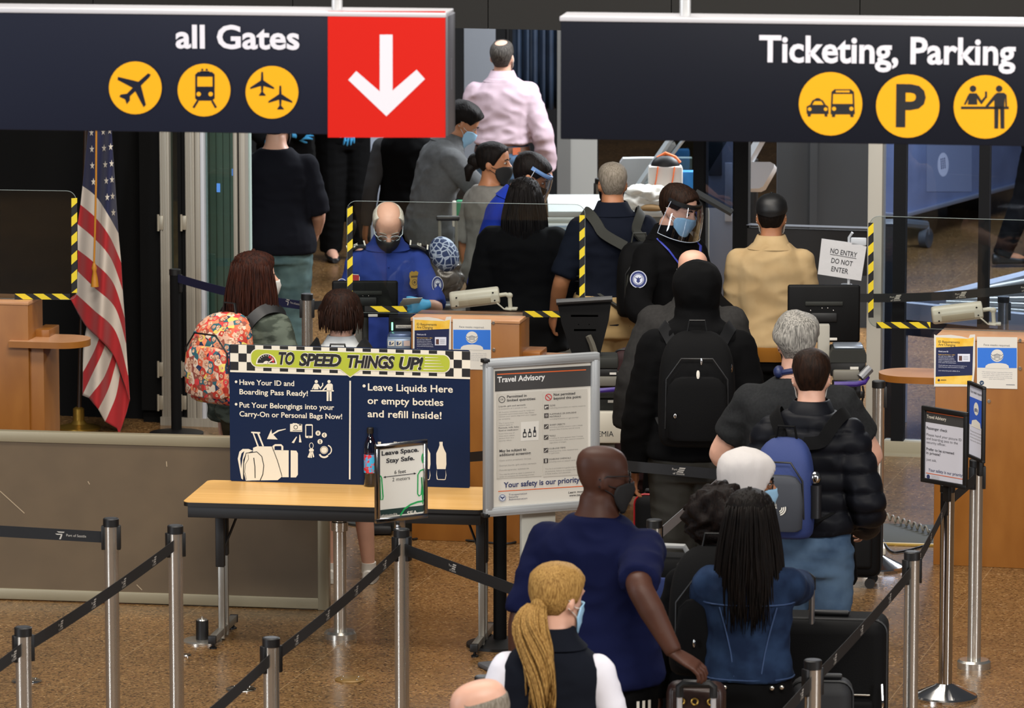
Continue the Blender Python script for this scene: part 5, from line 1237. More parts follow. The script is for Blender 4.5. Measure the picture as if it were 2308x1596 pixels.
    if t:
        b = B(); off = t.get('off', .014); g = 1 + (f.g - 1) * .7
        f.torso(b, t.get('hem', .90), t.get('neck', 1.485), off, t.get('flare', .01))
        for sd in (-1, 1):
            S, E, T, a = f.arm(sd)
            if t.get('sleeve', 1.0) > 0:
                limb(b, S, E, T, [r_ * g for r_ in ARM], k=k, f1=t.get('sleeve', 1.0), off=off, end=t.get('send', .006))
                b.ell((0, 0, 0), (.057 * k * g + off,) * 3, 12, 8, M=Matrix.Translation(S))
        if t.get('puff'):
            pass
        vs, ns, fs = remesh(b, .012, 3)
        if t.get('puff'):
            vs = [v + n * .016 * (abs(math.sin(v.z * PI / .085 + .4 * math.sin(v.x * 9))) ** .6 - .6) for v, n in zip(vs, ns)]
        mk(wrinkle(vs, ns, t.get('wr', .005), t.get('fr', (8, 8, 13)), px * .013), fs, t.get('name', 'shirt'), t['m'], body); f.top = [c for c in body.children if c.name.startswith(t.get('name', 'shirt'))][-1]
        if t.get('sleeve2'):       # separate long sleeves in another cloth
            for sd in (-1, 1):
                S, E, T, a = f.arm(sd); b = B(); limb(b, S, E, T, [r_ * g for r_ in ARM], k=k, off=.010); b.ell((0, 0, 0), (.062 * k,) * 3, 12, 8, M=Matrix.Translation(S))
                vs, ns, fs = remesh(b, .011, 2); mk(wrinkle(vs, ns, .003, (9, 9, 16)), fs, 'sleeve', t['sleeve2'], body)
        if t.get('collar'):
            b = B(); N = 26
            b.loft([[f.tp(z, -360 * i / N, o) for i in range(N)] for z, o in ((1.462, .004), (1.50, .010), (1.535, .012), (1.532, .020), (1.49, .026), (1.462, .030))]); b.obj('collar', t['m'], f.top, 50)
    if p.get('shoes', True):
        sm = p.get('shoes_m', black)
        for sd in (-1, 1):
            _, _, A, ft = f.leg(sd); b = B(); rings = []
            for y, hw, hh in ((-.085, .030, .075), (-.06, .038, .085), (-.01, .040, .088), (.05, .044, .070), (.11, .047, .052), (.155, .040, .042), (.18, .022, .03)):
                rings.append([ft + Vector((hw * math.cos(2 * PI * j / 14), y, .004 + hh * (.5 + .5 * math.sin(2 * PI * j / 14)))) * k for j in range(14)])
            b.loft(rings, m=sm)
            if p.get('sole'): b.slab([(ft.x + x * k, ft.y + y * k) for x, y in ((-.03, -.09), (.03, -.09), (.044, -.02), (.05, .11), (.02, .19), (-.02, .19), (-.05, .11), (-.044, -.02))], .002, .028, m=p['sole'])
            if p.get('ankle'): b.tube([A + Vector((0, .0, -.02)), A + Vector((0, -.005, .035))], [.046 * k, .044 * k], 14, m=sm)
            b.obj('shoe', None, body, 60)
    hr = p.get('hair')
    if hr:
        b = B(); st = hr['style']; m = hr['m']
        if st == 'short': hair_cap(f, b, hr.get('line', HL_SHORT), hr.get('off', .012), amp=hr.get('amp', .004), fr=hr.get('fr', 30))
        elif st == 'ring': hair_cap(f, b, HL_RING, hr.get('off', .007), zcap=hr.get('zcap', .052), amp=.002)
        elif st == 'long':
            hair_cap(f, b, HL_LONG, hr.get('off', .016), amp=.004, fr=22); oc = hr.get('off', .016)
            L = hr['len']
            a0_ = hr.get('a0', 60); wv, ot = hr.get('wave', .010), hr.get('out', .035)
            for q_, (zz, le, of, rr_) in enumerate(((.104, L + .125, oc * .95, .0062), (.09, L + .105, oc, .006), (.06, L + .075, oc, .006), (.01, L + .03, oc, .006), (-.03, L, .008, .008), (-.05, L * .95, -.02, .013))):
                strands(f, b, int(hr.get('n', 100) * (1.5 if q_ < 4 else 1.0 if q_ < 5 else .4)), a0_, 360 - a0_, zz, le, of, r=rr_, seed=int(px) + q_, wave=wv, out=ot * (1 - .10 * q_) + (.02 if q_ == 0 else 0))
        elif st == 'tail':
            hair_cap(f, b, [(0, .078), (40, .07), (60, .03), (75, -.01), (100, -.02), (140, -.06), (180, -.075)], .012, amp=.003, fr=34)
            a0 = hr.get('at', 190); q = f.H(hpt(hr.get('z', .0), a0, .02)); rnd = random.Random(3)
            out = f.HM @ Vector((math.sin(R(a0)), math.cos(R(a0)), 0)); sdv = out.cross(Vector((0, 0, 1)))
            b.tube([q - out * .03, q + out * .012], [.03, .022], 12)
            for i in range(hr.get('n', 30) * 4):
                ph = rnd.random() * 2 * PI; rr_ = math.sqrt(rnd.random()); pts = []; rad = []
                for j in range(13):
                    t_ = j / 12; w_ = hr.get('w', .05) * math.sin(min(1, .25 + t_ * 1.2) * PI * .62) * (1 - .25 * t_)
                    c = q + sdv * hr.get('drift', 0.0) * t_ + out * (.045 * math.sin(min(1, t_ * 3) * PI / 2)) + Vector((0, 0, -1)) * (hr['len'] * t_ ** 1.15 * (.86 + .2 * rr_ * math.sin(ph * 3))) + sdv * .012 * math.sin(t_ * 6 + .3)
                    c = c + sdv * (w_ * rr_ * math.cos(ph + t_ * 1.5)) + out * (w_ * .55 * rr_ * math.sin(ph + t_ * 1.5)); pts.append(c); rad.append((.0055 if t_ < .7 else .0055 * (1 - (t_ - .7) * 2.6)) * (1 if j else .7))
                b.tube(pts, rad, 4)
        elif st == 'bun':
            hair_cap(f, b, [(0, .082), (40, .07), (60, .03), (75, -.01), (100, -.02), (140, -.06), (180, -.075)], .012, amp=.003, fr=34)
            b.ell((0, 0, 0), (.042, .05, .05), 16, 10, M=Matrix.Translation(f.H((0, -.115, -.005))) @ f.HM.to_4x4()); b.tube([f.H((0, -.12, -.02)), f.H((.01, -.15, -.06)), f.H((.015, -.15, -.13))], [.035, .032, .012], 10)
        elif st == 'curly': hair_cap(f, b, HL_LONG, hr.get('off', .055), amp=.035, fr=38, nz=26, n=80); 
        elif st == 'mop':
            hair_cap(f, b, [(0, .03), (40, .03), (62, .005), (78, -.025), (110, -.06), (150, -.085), (180, -.09)], .028, amp=.005, fr=24)
            strands(f, b, 150, 0, 360, .100, .12, .010, r=.006, seed=4, wave=.004, out=.052); strands(f, b, 150, 45, 315, .05, .12, .020, r=.006, seed=8, wave=.003, out=.018)
        b.obj('hair', m, body, 180)
    c = p.get('cap')
    if c:
        b = B(); hair_cap(f, b, [(0, .055), (60, .045), (120, .025), (180, .01)], .013, amp=0, taper=False)
        b.tube([f.H((0, -.01, .128)), f.H((0, -.01, .134))], .008, 10)
        rings = [[f.H((.078 * math.sin(R(a)) * s_, .085 * s2 + .01 + .0 * a, .058 - dz)) for a in range(-80, 81, 10)] for s_, s2, dz in ((1, .75, 0), (1, 1.65, .02))]
        for z_ in (0, 1): pass
        b.loft([[f.H((x * .072, .07 + .085 * math.cos(x * PI / 2.2) * q_, .056 - .018 * q_)) for x in [i / 6 - 1 for i in range(13)]] for q_ in (0, .5, 1)], cap=False, closed=False)
        b.obj('baseball_cap', c, body, 60)
    if p.get('brows'): add_eyes(f, body, p['brows'], p.get('shut', False))
    if p.get('mask'): add_mask(f, body, p['mask'])
    if p.get('glasses'): add_glasses(f, body, p['glasses'], p.get('gz', .006))
    if p.get('shield'): add_shield(f, body, p['shield'])
    if p.get('hood'):
        b = B(); hair_cap(f, b, [(0, .07), (35, .062), (52, .02), (68, -.05), (85, -.10), (180, -.118)], p.get('hood_off', .024), amp=.006, fr=14, taper=False)
        N = 26
        ho = p.get('hood_off', .024); b.loft([[f.H(hpt(-.055, 360 * i / N, ho * .9)) * .5 + f.H(hpt(-.085, 360 * i / N, ho)) * .5 for i in range(N)] if False else [f.H((lambda q: (q.x, q.y, -.075))(hpt(-.05, 360 * i / N, ho * 1.0))) if math.cos(R(360 * i / N)) < .3 else f.H(hpt(-.115, 360 * i / N, .006)) for i in range(N)], [f.H((lambda q: (q.x, q.y - .012, -.12))(hpt(-.05, 360 * i / N, ho * 1.05))) if math.cos(R(360 * i / N)) < .3 else f.H(hpt(-.124, 360 * i / N, .02)) for i in range(N)]] + [[f.tp(z, 360 * i / N, o) for i in range(N)] for z, o in ((1.48, .03 + ho), (1.44, .02 + ho * .8), (1.40, .02))])
        vs, ns, fs = remesh(b, .011, 3); mk(wrinkle(vs, ns, p.get('hood_wr', .004), p.get('hood_fr', (13, 13, 9))), fs, p.get('hood_name', 'hood'), p['hood'], body)
    return f
def backpack(f, label, m, w=.30, h=.46, d=.17, z=1.02, m2=None, pocket=True, off=.03, dx=0.0, straps=True, strap_m=None, roll=0.0, clips=None):
    """backpack worn on the figure's back; a thing of its own standing in the figure's frame"""
    k = f.k; zb = z; c = f.tp(min(zb + h / 2 / k * .8, 1.36), 180, off); c0 = f.tp(zb, 180, off)
    r = thing('backpack', label, 'backpack', f.loc + f.Rz @ Vector((0, 0, 0)), -math.radians(f.p.get('heading', 0)))
    up = (f.at(1.25)[1] @ Vector((0, 0, 1))); bk = f.at(1.25)[1] @ Vector((0, -1, 0)); rt = up.cross(bk) * 1.0
    Mx = Matrix(((rt.x, -bk.x, up.x, 0), (rt.y, -bk.y, up.y, 0), (rt.z, -bk.z, up.z, 0), (0, 0, 0, 1)))
    M = Matrix.Translation(c0 + Vector((dx, 0, 0))) @ Mx @ Matrix.Rotation(R(roll), 4, 'Y')
    b = B(); rings = []
    for t, sw, sd in ((0, .80, .70), (.04, .95, .92), (.15, 1.0, 1.0), (.45, 1.0, 1.0), (.7, .97, .92), (.85, .86, .74), (.95, .66, .52), (1.0, .35, .25)):
        ring = []
        for i in range(28):
            a = 2 * PI * i / 28; sn, cs = math.sin(a), math.cos(a); q = (abs(sn) ** 4 + abs(cs) ** 4) ** -.25
            ring.append((sn * q * w / 2 * sw, -d / 2 - cs * q * d / 2 * sd - (0 if cs > 0 else 0) + (d / 2 * (1 - sd)), t * h))
        rings.append(ring)
    b.loft(rings, M=M); o = b.obj('pack_body', m, r, 50); md = o.modifiers.new('s', 'SUBSURF'); md.levels = md.render_levels = 1
    if pocket:
        b = B(); rings = []
        for t, sw in ((0, .8), (.05, .95), (.5, 1.0), (.85, .92), (.97, .7), (1.0, .5)):
            rings.append([(math.sin(2 * PI * i / 24) * w * .40 * sw * (abs(math.sin(2 * PI * i / 24)) ** 4 + abs(math.cos(2 * PI * i / 24)) ** 4) ** -.25, -d - math.cos(2 * PI * i / 24) * .035 * sw, .05 + t * h * .55) for i in range(24)])
        b.loft(rings, M=M); fp2 = b.obj('front_pocket', m2 or m, r, 50)
        b = B(); b.tube([(-w * .40, -d * .9, .10), (-w * .39, -d - .005, h * .62), (-w * .2, -d - .012, h * .80), (w * .2, -d - .012, h * .80), (w * .39, -d - .005, h * .62), (w * .40, -d * .9, .10)], .0045, 6, M=M); b.obj('zipper', black, fp2)
    b = B(); b.tube([(-.045, -.03, h * .98), (-.035, -.03, h + .045), (.035, -.03, h + .045), (.045, -.03, h * .98)], .009, 8, M=M, flat=.6); b.obj('grab_handle', strap_m or m, r)
    if straps:
        for sd in (-1, 1):
            b = B(); P = [M @ Vector((sd * .075, -.01, h * .93))]
            P += [f.tp(1.38, sd * 158, .05), f.tp(1.43, sd * 148, .055), f.tp(1.455, sd * 120, .05) + Vector((0, 0, .03)), f.tp(1.455, sd * 75, .05) + Vector((0, 0, .03)), f.tp(1.43, 50 * sd, .05), f.tp(1.40, 40 * sd, .034), f.tp(1.30, 38 * sd, .036), f.tp(1.18, 60 * sd, .034), f.tp(1.10, 105 * sd, .032), M @ Vector((sd * w * .42, -.03, .05))]
            P2 = []
            for i in range(len(P) - 1):
                for j in range(4): P2.append(P[i].lerp(P[i + 1], j / 4))
            P2.append(P[-1])
            for _ in range(3): P2 = [P2[0]] + [(P2[i - 1] + 2 * P2[i] + P2[i + 1]) / 4 for i in range(1, len(P2) - 1)] + [P2[-1]]
            n_ = len(P2); rings = []
            cc = f.at(1.3)[0] * k
            for i, q in enumerate(P2):
                t = (P2[min(i + 1, n_ - 1)] - P2[max(i - 1, 0)]).normalized(); ou = q - cc - Vector((0, 0, (q - cc).z * .35)); ou = (ou - t * ou.dot(t)).normalized(); sdv = t.cross(ou)
                hw = .028 if i < n_ * .6 else .014
                rings.append([q + sdv * hw + ou * .007, q - sdv * hw + ou * .007, q - sdv * hw - ou * .006, q + sdv * hw - ou * .006])
            b.loft(rings); b.obj('shoulder_strap', strap_m or m, r, 40)
    r['M'] = [x for row in M for x in row]; MM = Matrix([r['M'][i * 4:i * 4 + 4] for i in range(4)]); del r['M']
    return r, MM
# ---------------------------------------------------------------- cloths
def cl(k, h, **kw): return mat('cloth_' + k, h, kw.pop('rough', 0.9), spec=0.1, sheen=kw.pop('sheen', 0.0), **kw)
c_blk = cl('black', '#060607'); c_blk2 = cl('soft_black', '#0a0a0b'); c_navy = cl('navy', '#0d1231'); c_navyd = cl('dark_navy', '#10141f')
c_char = cl('charcoal', '#2b2a29', var=.1, scale=60); c_dgrey = cl('dark_grey', '#232425', var=.12, scale=90); c_grey = cl('sweater_grey', '#5e5f60', var=.06, scale=50); c_lgrey = cl('tee_grey', '#76746f', var=.06, scale=40)
c_denim = cl('denim', '#17233a', hex2='#243550', scale=12); c_jean = cl('jeans', '#384b63', hex2='#526880', scale=7); c_teal = cl('faded_jeans', '#42565a', hex2='#5a7070', scale=7)
c_pink = cl('pink_shirt', '#b49fa8'); c_tan = cl('tan', '#a38a64', hex2='#ad956f', scale=10); c_rust = cl('rust', '#8a5a20'); c_khaki = cl('khaki', '#a68c62'); c_royal = cl('royal_blue', '#1c3398'); c_white = cl('white_top', '#d6d4dc')
c_olive = cl('olive_camo', '#3b4139', hex2='#5a6156', scale=9, contrast=(.45, .55), stretch=(1, 1, 3)); c_oliv2 = cl('olive_trousers', '#3a3426'); c_hij = cl('headscarf_white', '#bfbab7', bump=.25, scale=40, stretch=(1, 1, .3))
vest_b = cl('vest_navy_black', '#11141c'); hood_b = cl('hood_black', '#080809'); c_grn = cl('trouser_grey', '#33322e')
hb = hair_mat('#0d0a09', '#17110e'); hbr = hair_mat('#160d08', '#27170e'); hau = hair_mat('#1f0d08', '#36180d'); hbl = hair_mat('#6b4a22', '#b58f52', 110); hgy = hair_mat('#55534f', '#a19d95', 55); hsg = hair_mat('#6a6256', '#8f867a', 60); hdk = hair_mat('#191311', '#2a1d16')
def suitcase(px, base_y, yaw, label, w=.42, h=.62, d=.25, m=None, handle=1.02, grip_w=.13, tube_m=None, trim=None, z_wheel=.06, dp=None):
    p = dp if dp is not None else G(px, base_y); p = Vector(p); p.z = 0
    m = m or mat('luggage_black', '#060607', 0.8, bump=.1, scale=200, spec=.2)
    r = thing('suitcase', label, 'suitcase', p, R(yaw))
    sh_ = B().box((0, 0, z_wheel + h / 2), (w, d, h), .05, seg=4).obj('shell', m, r, 50)
    B().box((0, -d / 2 - .012, z_wheel + h * .36), (w * .82, .04, h * .5), .018, seg=3).obj('front_pocket', m, r, 50)
    b = B(); b.tube([(-w * .38, -d / 2 - .02, z_wheel + h * .64), (w * .38, -d / 2 - .02, z_wheel + h * .64)], .004, 6); b.obj('zipper', steel, sh_)
    b = B(); q = [(x, -d * .28, z) for x, z in rrect(-w / 2 - .002, z_wheel - .002, w / 2 + .002, z_wheel + h + .002, .05, 5)]; b.tube(q + [q[0]], .006, 6, False); b.obj('piping', trim or black, sh_)
    b = B(); b.tube([(w / 2 - .01, -d / 2 - .025, z_wheel + h * .70), (w / 2 - .006, -d / 2 - .035, z_wheel + h * .62)], .006, 6); b.ell((w / 2 - .006, -d / 2 - .036, z_wheel + h * .60), (.008, .005, .02), 8, 6); b.obj('zip_pull', chrome, sh_)
    for sx in (-1, 1):
        for sy_ in (-1, 1): B().cyl((sx * (w / 2 - .05), sy_ * (d / 2 - .04) - .012, .026), (sx * (w / 2 - .05), sy_ * (d / 2 - .04) + .012, .026), .026, n=16).obj('wheel', black, r)
    B().box((0, 0, z_wheel + h + .012), (.16, .035, .02), .008).obj('carry_handle', black, r)
    if handle:
        tm = tube_m or mat('handle_tube', '#a9a9ab', .3, .9)
        for sx in (-1, 1): B().tube([(sx * grip_w / 2, d * .3, z_wheel + .1), (sx * grip_w / 2, d * .3, handle - .03)], .0105, 10).obj('handle_tube', tm, r)
        b = B(); b.tube([(-grip_w / 2, d * .3, handle - .05), (-grip_w / 2, d * .3, handle - .012), (-grip_w / 2 + .015, d * .3, handle), (grip_w / 2 - .015, d * .3, handle), (grip_w / 2, d * .3, handle - .012), (grip_w / 2, d * .3, handle - .05)], .0155, 10); b.obj('grip', black, r)
    return r
def decal(f, name, p, n, up, draw):
    n = n.normalized(); y = -n; z = (up - n * up.dot(n)).normalized(); x = y.cross(z)
    L = Matrix(((x.x, y.x, z.x, p.x), (x.y, y.y, z.y, p.y), (x.z, y.z, z.z, p.z), (0, 0, 0, 1)))
    A = Art(f.o, 0.0, M=Matrix.Identity(4)); A.local = True; A.L = L; A.par = getattr(f, 'top', None); draw(A, name); A.done()

# ---------------------------------------------------------------- nearest people
pA = person('bald man in dark glasses and grey jacket in profile at the bottom edge', 1066, 1530, dict(h=1.44, heading=-88, lean=8, skin=skin_p, hpitch=8, top=dict(m=c_char, name='jacket', hem=.86, collar=True), bottom=dict(m=c_blk), hair=dict(style='ring', m=hsg), glasses=black, mask='dark'))
pB = person('blonde woman with a long ponytail, black vest over white sleeves', 1258, 1268, dict(h=1.66, heading=8, hyaw=34, hpitch=6, skin=skin_p, top=dict(m=vest_b, name='vest', sleeve=0, hem=.88, off=.016, sleeve2=c_white, collar=True), bottom=dict(m=c_blk), hair=dict(style='tail', m=hbl, len=.40, at=178, z=-.02, w=.085, n=56, drift=-.05), mask='blue',
    armR=dict(hand=(.30, .10, .86)), armL=dict(hand=(-.29, .06, .86))))
pC = person('tall bald man in a navy tee holding a suitcase handle', 1358, 1000, dict(h=1.86, girth=1.16, belly=.05, heading=22, hyaw=58, hpitch=4, skin=skin_d, top=dict(m=c_navy, name='tee_shirt', hem=.90, sleeve=.46, send=.014, off=.016, flare=.03, wr=.007), bottom=dict(m=c_blk, name='shorts', leg=.55, off=.03), glasses=black, mask='black',
    armR=dict(px=(1520, 1472, 18.4), pole=(.15, -1, 0), dir=(.8, .15, -.45), palm=(-.3, .2, -1), curl=44, thumb=40), armL=dict(hand=(-.27, -.04, .85), pole=(-.3, -1, 0)), sole=None))
decal(pC, 'white_stripes', pC.tp(.80, 88, .05) if False else pC.tp(.86, 120, .05), Vector((.8, -.6, 0)), Vector((0, 0, 1)), lambda A, n: [A.rect(n, white, x, -.3, x + .012, .0, 1) for x in (-.03, -.005, .02)])
b = B(); S, E, T, a_ = pC.arm(-1); dd = (T - E).normalized(); b.tube([T - dd * .035, T - dd * .018], .036, 14); b.obj('wristband', mat('band_tan', '#9a8a70', .6), pC.o)
pD = person('woman with long black hair in a blue denim jacket', 1690, 1108, dict(h=1.55, heading=4, hyaw=4, skin=skin_t, top=dict(m=c_denim, name='denim_jacket', hem=.97, off=.022, collar=True, wr=.006), bottom=dict(m=c_blk2, off=.018), hair=dict(style='long', m=hb, len=.36, n=110, a0=70, out=.05, off=.02),
    armR=dict(px=(1822, 1310, 20.13), pole=(.5, -.6, -.7), dir=(.12, .9, -.15), palm=(-.2, .1, -1), curl=60), armL=dict(px=(1551, 1410, 19.75), pole=(0, -1, -.8), dir=(-.3, .9, .0), palm=(.2, 0, -1), curl=66)))
b = B()
for sd, a in ((-1, 205), (1, 155)):
    for z0_, z1_ in ((1.0, 1.30),):
        b.tube([pD.tp(z0_ + (z1_ - z0_) * t / 6, a + sd * (8 - t * 3), .030) for t in range(7)], .003, 5)
b.tube([pD.tp(1.31, 180 + a, .029) for a in range(-75, 76, 15)], .003, 5); b.tube([pD.tp(.985, 180 + a, .033) for a in range(-85, 86, 10)], .003, 5); b.obj('jacket_seam', mat('denim_seam', '#30466c', .8), pD.o)
for a in (140, 152, 206, 222):
    q = pD.tp(.955, a, .04); B().ell((0, 0, 0), (.009, .006, .009), 10, 6, M=Matrix.Translation(q)).obj('button', steel, pD.o)
pE = person('woman in a white headscarf, black glasses and pale blue mask, in profile', 1686, 1008, dict(h=1.53, lift=.03, heading=72, hyaw=12, hpitch=4, skin=skin_t, top=dict(m=c_blk2, name='coat', hem=.70, off=.02), bottom=dict(m=c_blk), mask='blue', glasses=black, brows=hb, hood=c_hij, hood_name='headscarf', hood_off=.026, hood_wr=.004, hood_fr=(15, 15, 5)))
pF = person('person with dark curly hair wearing a bulky black backpack', 1617, 1092, dict(h=1.46, lift=.05, heading=6, skin=skin_d, top=dict(m=c_blk, name='jacket', hem=.84, off=.02), bottom=dict(m=c_blk2), hair=dict(style='curly', m=hair_mat('#0c0807', '#1a100c', 50), off=.05)))
bm_k = mat('pack_black', '#060607', .85, bump=.1, scale=150, spec=.15); bm_n = mat('pack_blue', '#1d2f63', .75, bump=.1, scale=150); bm_g = mat('pack_grey', '#33363d', .8)
r, M = backpack(pF, 'bulky black backpack with a blue side and red tag', bm_k, .34, .50, .22, 1.0, None, strap_m=black)
for q, m_, nm in (((.10, -.16, .45), mat('tag_red', '#c4201c', .6), 'red_tag'), ((.12, -.26, .28), chrome, 'zip_pull'), ((-.06, -.265, .16), chrome, 'zip_pull')): B().ell((0, 0, 0), (.016, .008, .010) if nm == 'red_tag' else (.006, .006, .018), 10, 6, M=M @ Matrix.Translation(q)).obj(nm, m_, r)
pG = person('man with short brown hair in a black puffer jacket and jeans', 1829, 785, dict(h=1.78, heading=16, hyaw=-14, hpitch=6, skin=skin_p, top=dict(m=cl('puffer', '#0f1015', rough=.5), name='puffer_jacket', hem=.98, off=.028, puff=True, collar=True, wr=.006), bottom=dict(m=c_jean, name='jeans', off=.006, wr=.005), hair=dict(style='short', m=hbr, off=.010, amp=.002), mask='white', armR=dict(hand=(.20, .16, .98), pole=(.4, -.9, 0)), armL=dict(hand=(-.22, .16, .98), pole=(-.4, -.9, 0))))
r, M = backpack(pG, 'blue and grey backpack with a white logo on the puffer jacket', bm_n, .26, .43, .16, .98, bm_g, dx=-.065, strap_m=bm_k)
A = Art(r, 0.0, M=Matrix.Identity(4)); A.local = True; A.L = M @ Matrix.Translation((.012, -.1975, .15)) @ Matrix.Rotation(R(-14), 4, 'Y')
for i, t in enumerate(('THE', 'NORTH', 'FACE')): A.text('logo', white, t, -.046, .026 - .011 * i, -.010, .0085, 2, bold=.01)
for q in (.014, .022, .030): A.ring('logo', white, -.004, .004, q, .005, 2, a0=0, a1=90)
A.done()
B().tube([M @ Vector((.14, -.09, .24)), M @ Vector((.14, -.09, .10))], .028, 14).obj('side_bottle', mat('bottle_black', '#15161a', .4), r); B().ell((0, 0, 0), (.026, .026, .03), 14, 8, M=M @ Matrix.Translation((.14, -.09, .27))).obj('bottle_cap', chrome, r)
pH = person('broad man with wavy grey hair in a dark grey tee and black shorts', 1796, 700, dict(h=1.84, lift=.03, girth=1.22, heading=4, hpitch=4, skin=skin_p, top=dict(m=c_dgrey, name='tee_shirt', hem=.88, sleeve=.33, send=.02, off=.018, flare=.03, wr=.006), bottom=dict(m=c_blk, name='shorts', leg=.36, off=.04), hair=dict(style='short', m=hgy, off=.030, amp=.012, fr=20), mask='dark',
    footR=(.24, 0, 0), footL=(-.06, 0, 0), armR=dict(hand=(.10, .20, 1.08), pole=(1, -.15, -.4)), armL=dict(hand=(-.10, .20, 1.08), pole=(-1, -.15, -.4)), shoes_m=cl('shoe_grey', '#3a3a3d')))
b = B(); b.tube([pH.H(Vector((.085 * math.sin(R(a)), -.02 - .075 * math.cos(R(a)), -.118 + .006 * math.cos(R(a * 3))))) for a in range(-140, 141, 14)], .013, 8); b.ell((0, 0, 0), (.025, .04, .028), 12, 8, M=Matrix.Translation(pH.H((-.075, -.055, -.12))))
b.obj('neck_headphones', mat('headphone_navy', '#17244d', .5), pH.o)
pI = person('tall person in a black hooded jacket wearing a black backpack', 1572, 592, dict(h=1.85, lift=.03, heading=2, girth=1.1, skin=skin_t, top=dict(m=c_blk, name='jacket', hem=.90, off=.035), bottom=dict(m=c_grn, off=.03), hood=hood_b, hood_off=.042))
r, M = backpack(pI, 'large plain black backpack on the hooded person', bm_k, .36, .54, .20, .98, None, strap_m=black)
for q, s_ in (((.02, -.215, .42), (.005, .004, .018)), ((.16, -.15, .38), (.004, .004, .022)), ((-.10, -.245, .17), (.007, .004, .012)), ((.005, -.222, .36), (.008, .003, .022))):
    B().ell((0, 0, 0), s_, 10, 6, M=M @ Matrix.Translation(q)).obj('zip_pull', MATS['white_print'] if q[2] == .36 else chrome, r)
pJ = person('bald man with glasses in a charcoal jacket behind the black hood', 1562, 563, dict(h=1.74, lift=0, girth=1.25, heading=4, hpitch=8, skin=skin_p, top=dict(m=c_char, name='jacket', hem=.84, off=.03, collar=True), bottom=dict(m=c_blk2), glasses=black, gz=.012, mask='dark', armL=dict(hand=(-.33, .02, .86))))
# ---------------------------------------------------------------- at the podiums
pK = person('security officer in a black jacket, face shield and blue mask', 1541, 421, dict(h=1.83, heading=136, hyaw=-12, hpitch=20, skin=skin_p, top=dict(m=c_blk, name='jacket', hem=.84, off=.022, collar=True), bottom=dict(m=c_blk2), hair=dict(style='short', m=hbr, off=.018), mask='blue', brows=hbr, shield=black, armR=dict(hand=(.22, .28, 1.02), pole=(.8, -.6, -.3)), armL=dict(hand=(-.18, .30, 1.02))))
S, E, T, a_ = pK.arm(1); q = S.lerp(E, .42)
def d_patch(A, n):
    A.disc(n, mat('patch_white', '#c5c9d6', .7), 0, 0, .046, 1); A.disc(n, mat('patch_navy', '#232f66', .7), 0, 0, .042, 2); A.disc(n, MATS['patch_white'], 0, 0, .030, 3); A.ring(n, MATS['patch_navy'], 0, 0, .026, .003, 4)
    A.face(n, MATS['patch_navy'], [(-.022, .012), (-.008, .0), (-.010, -.012), (0, -.020), (.010, -.012), (.008, .0), (.022, .012), (.004, .006), (0, .014), (-.004, .006)], 4)
nn = (pK.Rz.inverted() @ Vector((-.25, -1, .12))); decal(pK, 'shoulder_patch', q + nn.normalized() * .097 * pK.k, nn, Vector((0, 0, 1)), d_patch)
b = B()
for sd in (-1, 1): b.tube([pK.tp(1.47, sd * 75, .03), pK.tp(1.42, sd * 38, .034), pK.tp(1.32, sd * 16, .036), pK.tp(1.2, 0, .036)], .008, 6, flat=.4)
b.obj('lanyard', mat('lanyard_blue', '#2b3596', .6), pK.o)
pL = person('man with cropped grey hair in a navy polo and khaki shorts', 1381, 365, dict(h=1.80, girth=1.12, heading=-10, hyaw=4, skin=skin_t, top=dict(m=c_navyd, name='polo_shirt', hem=.84, sleeve=.46, send=.02, off=.02, collar=True), bottom=dict(m=c_khaki, name='shorts', leg=.62, off=.035), hair=dict(style='short', m=hsg, off=.008, amp=.001), mask='black', armL=dict(hand=(-.30, .12, .90))))
r, M = backpack(pL, 'black backpack with wide olive straps on the navy polo', bm_k, .27, .42, .17, .93, mat('pack_olive', '#20211b', .7), dx=.11, strap_m=mat('strap_olive', '#2b2c27', .8))
pM = person('man in a black baseball cap and tan jacket seen from behind', 1739, 434, dict(h=1.74, lift=.016, heading=6, skin=skin_t, top=dict(m=c_tan, name='jacket', hem=.93, off=.024, collar=True, wr=.008, fr=(6, 6, 11)), bottom=dict(m=c_blk2), hair=dict(style='short', m=hb, off=.008), cap=black, mask='white', armL=dict(hand=(-.12, .26, 1.0), pole=(-.45, -.8, -.6)), armR=dict(hand=(.12, .26, 1.0), pole=(.45, -.8, -.6))))
b = B(); N = 36; b.loft([[pM.tp(z, -360 * i / N, .040 + (.003 if i % 2 else 0)) for i in range(N)] for z in (.86, .88, .925, .94)]); b.obj('rib_hem', c_rust, pM.o, 60)
pN = person('uniformed officer in a bright blue shirt reading behind the middle podium', 876, 470, dict(h=1.71, heading=176, hpitch=30, bow=8, girth=1.0, lift=.0, skin=skin_p, top=dict(m=cl('uniform_blue', '#2a3b7e'), name='uniform_shirt', hem=.9, sleeve=.50, send=.018, off=.016, collar=True, wr=.005), bottom=dict(m=c_navyd), hair=dict(style='ring', off=.012, zcap=.085, m=hair_mat('#b2aca0', '#cfc9bd', 60)), mask='grey', glasses=mat('goggle_clear', '#b9c6cc', .2), gz=-.006, brows=hair_mat('#8e877c'), shut=True, glove=mat('glove_blue', '#4aa6d8', .45),
    armL=dict(px=(962, 686, 27.3), pole=(-.55, -.3, -1), dir=(1, .3, -.1), palm=(-.1, -1, -.3), curl=40), armR=dict(hand=(.17, .12, .92))))
f = pN
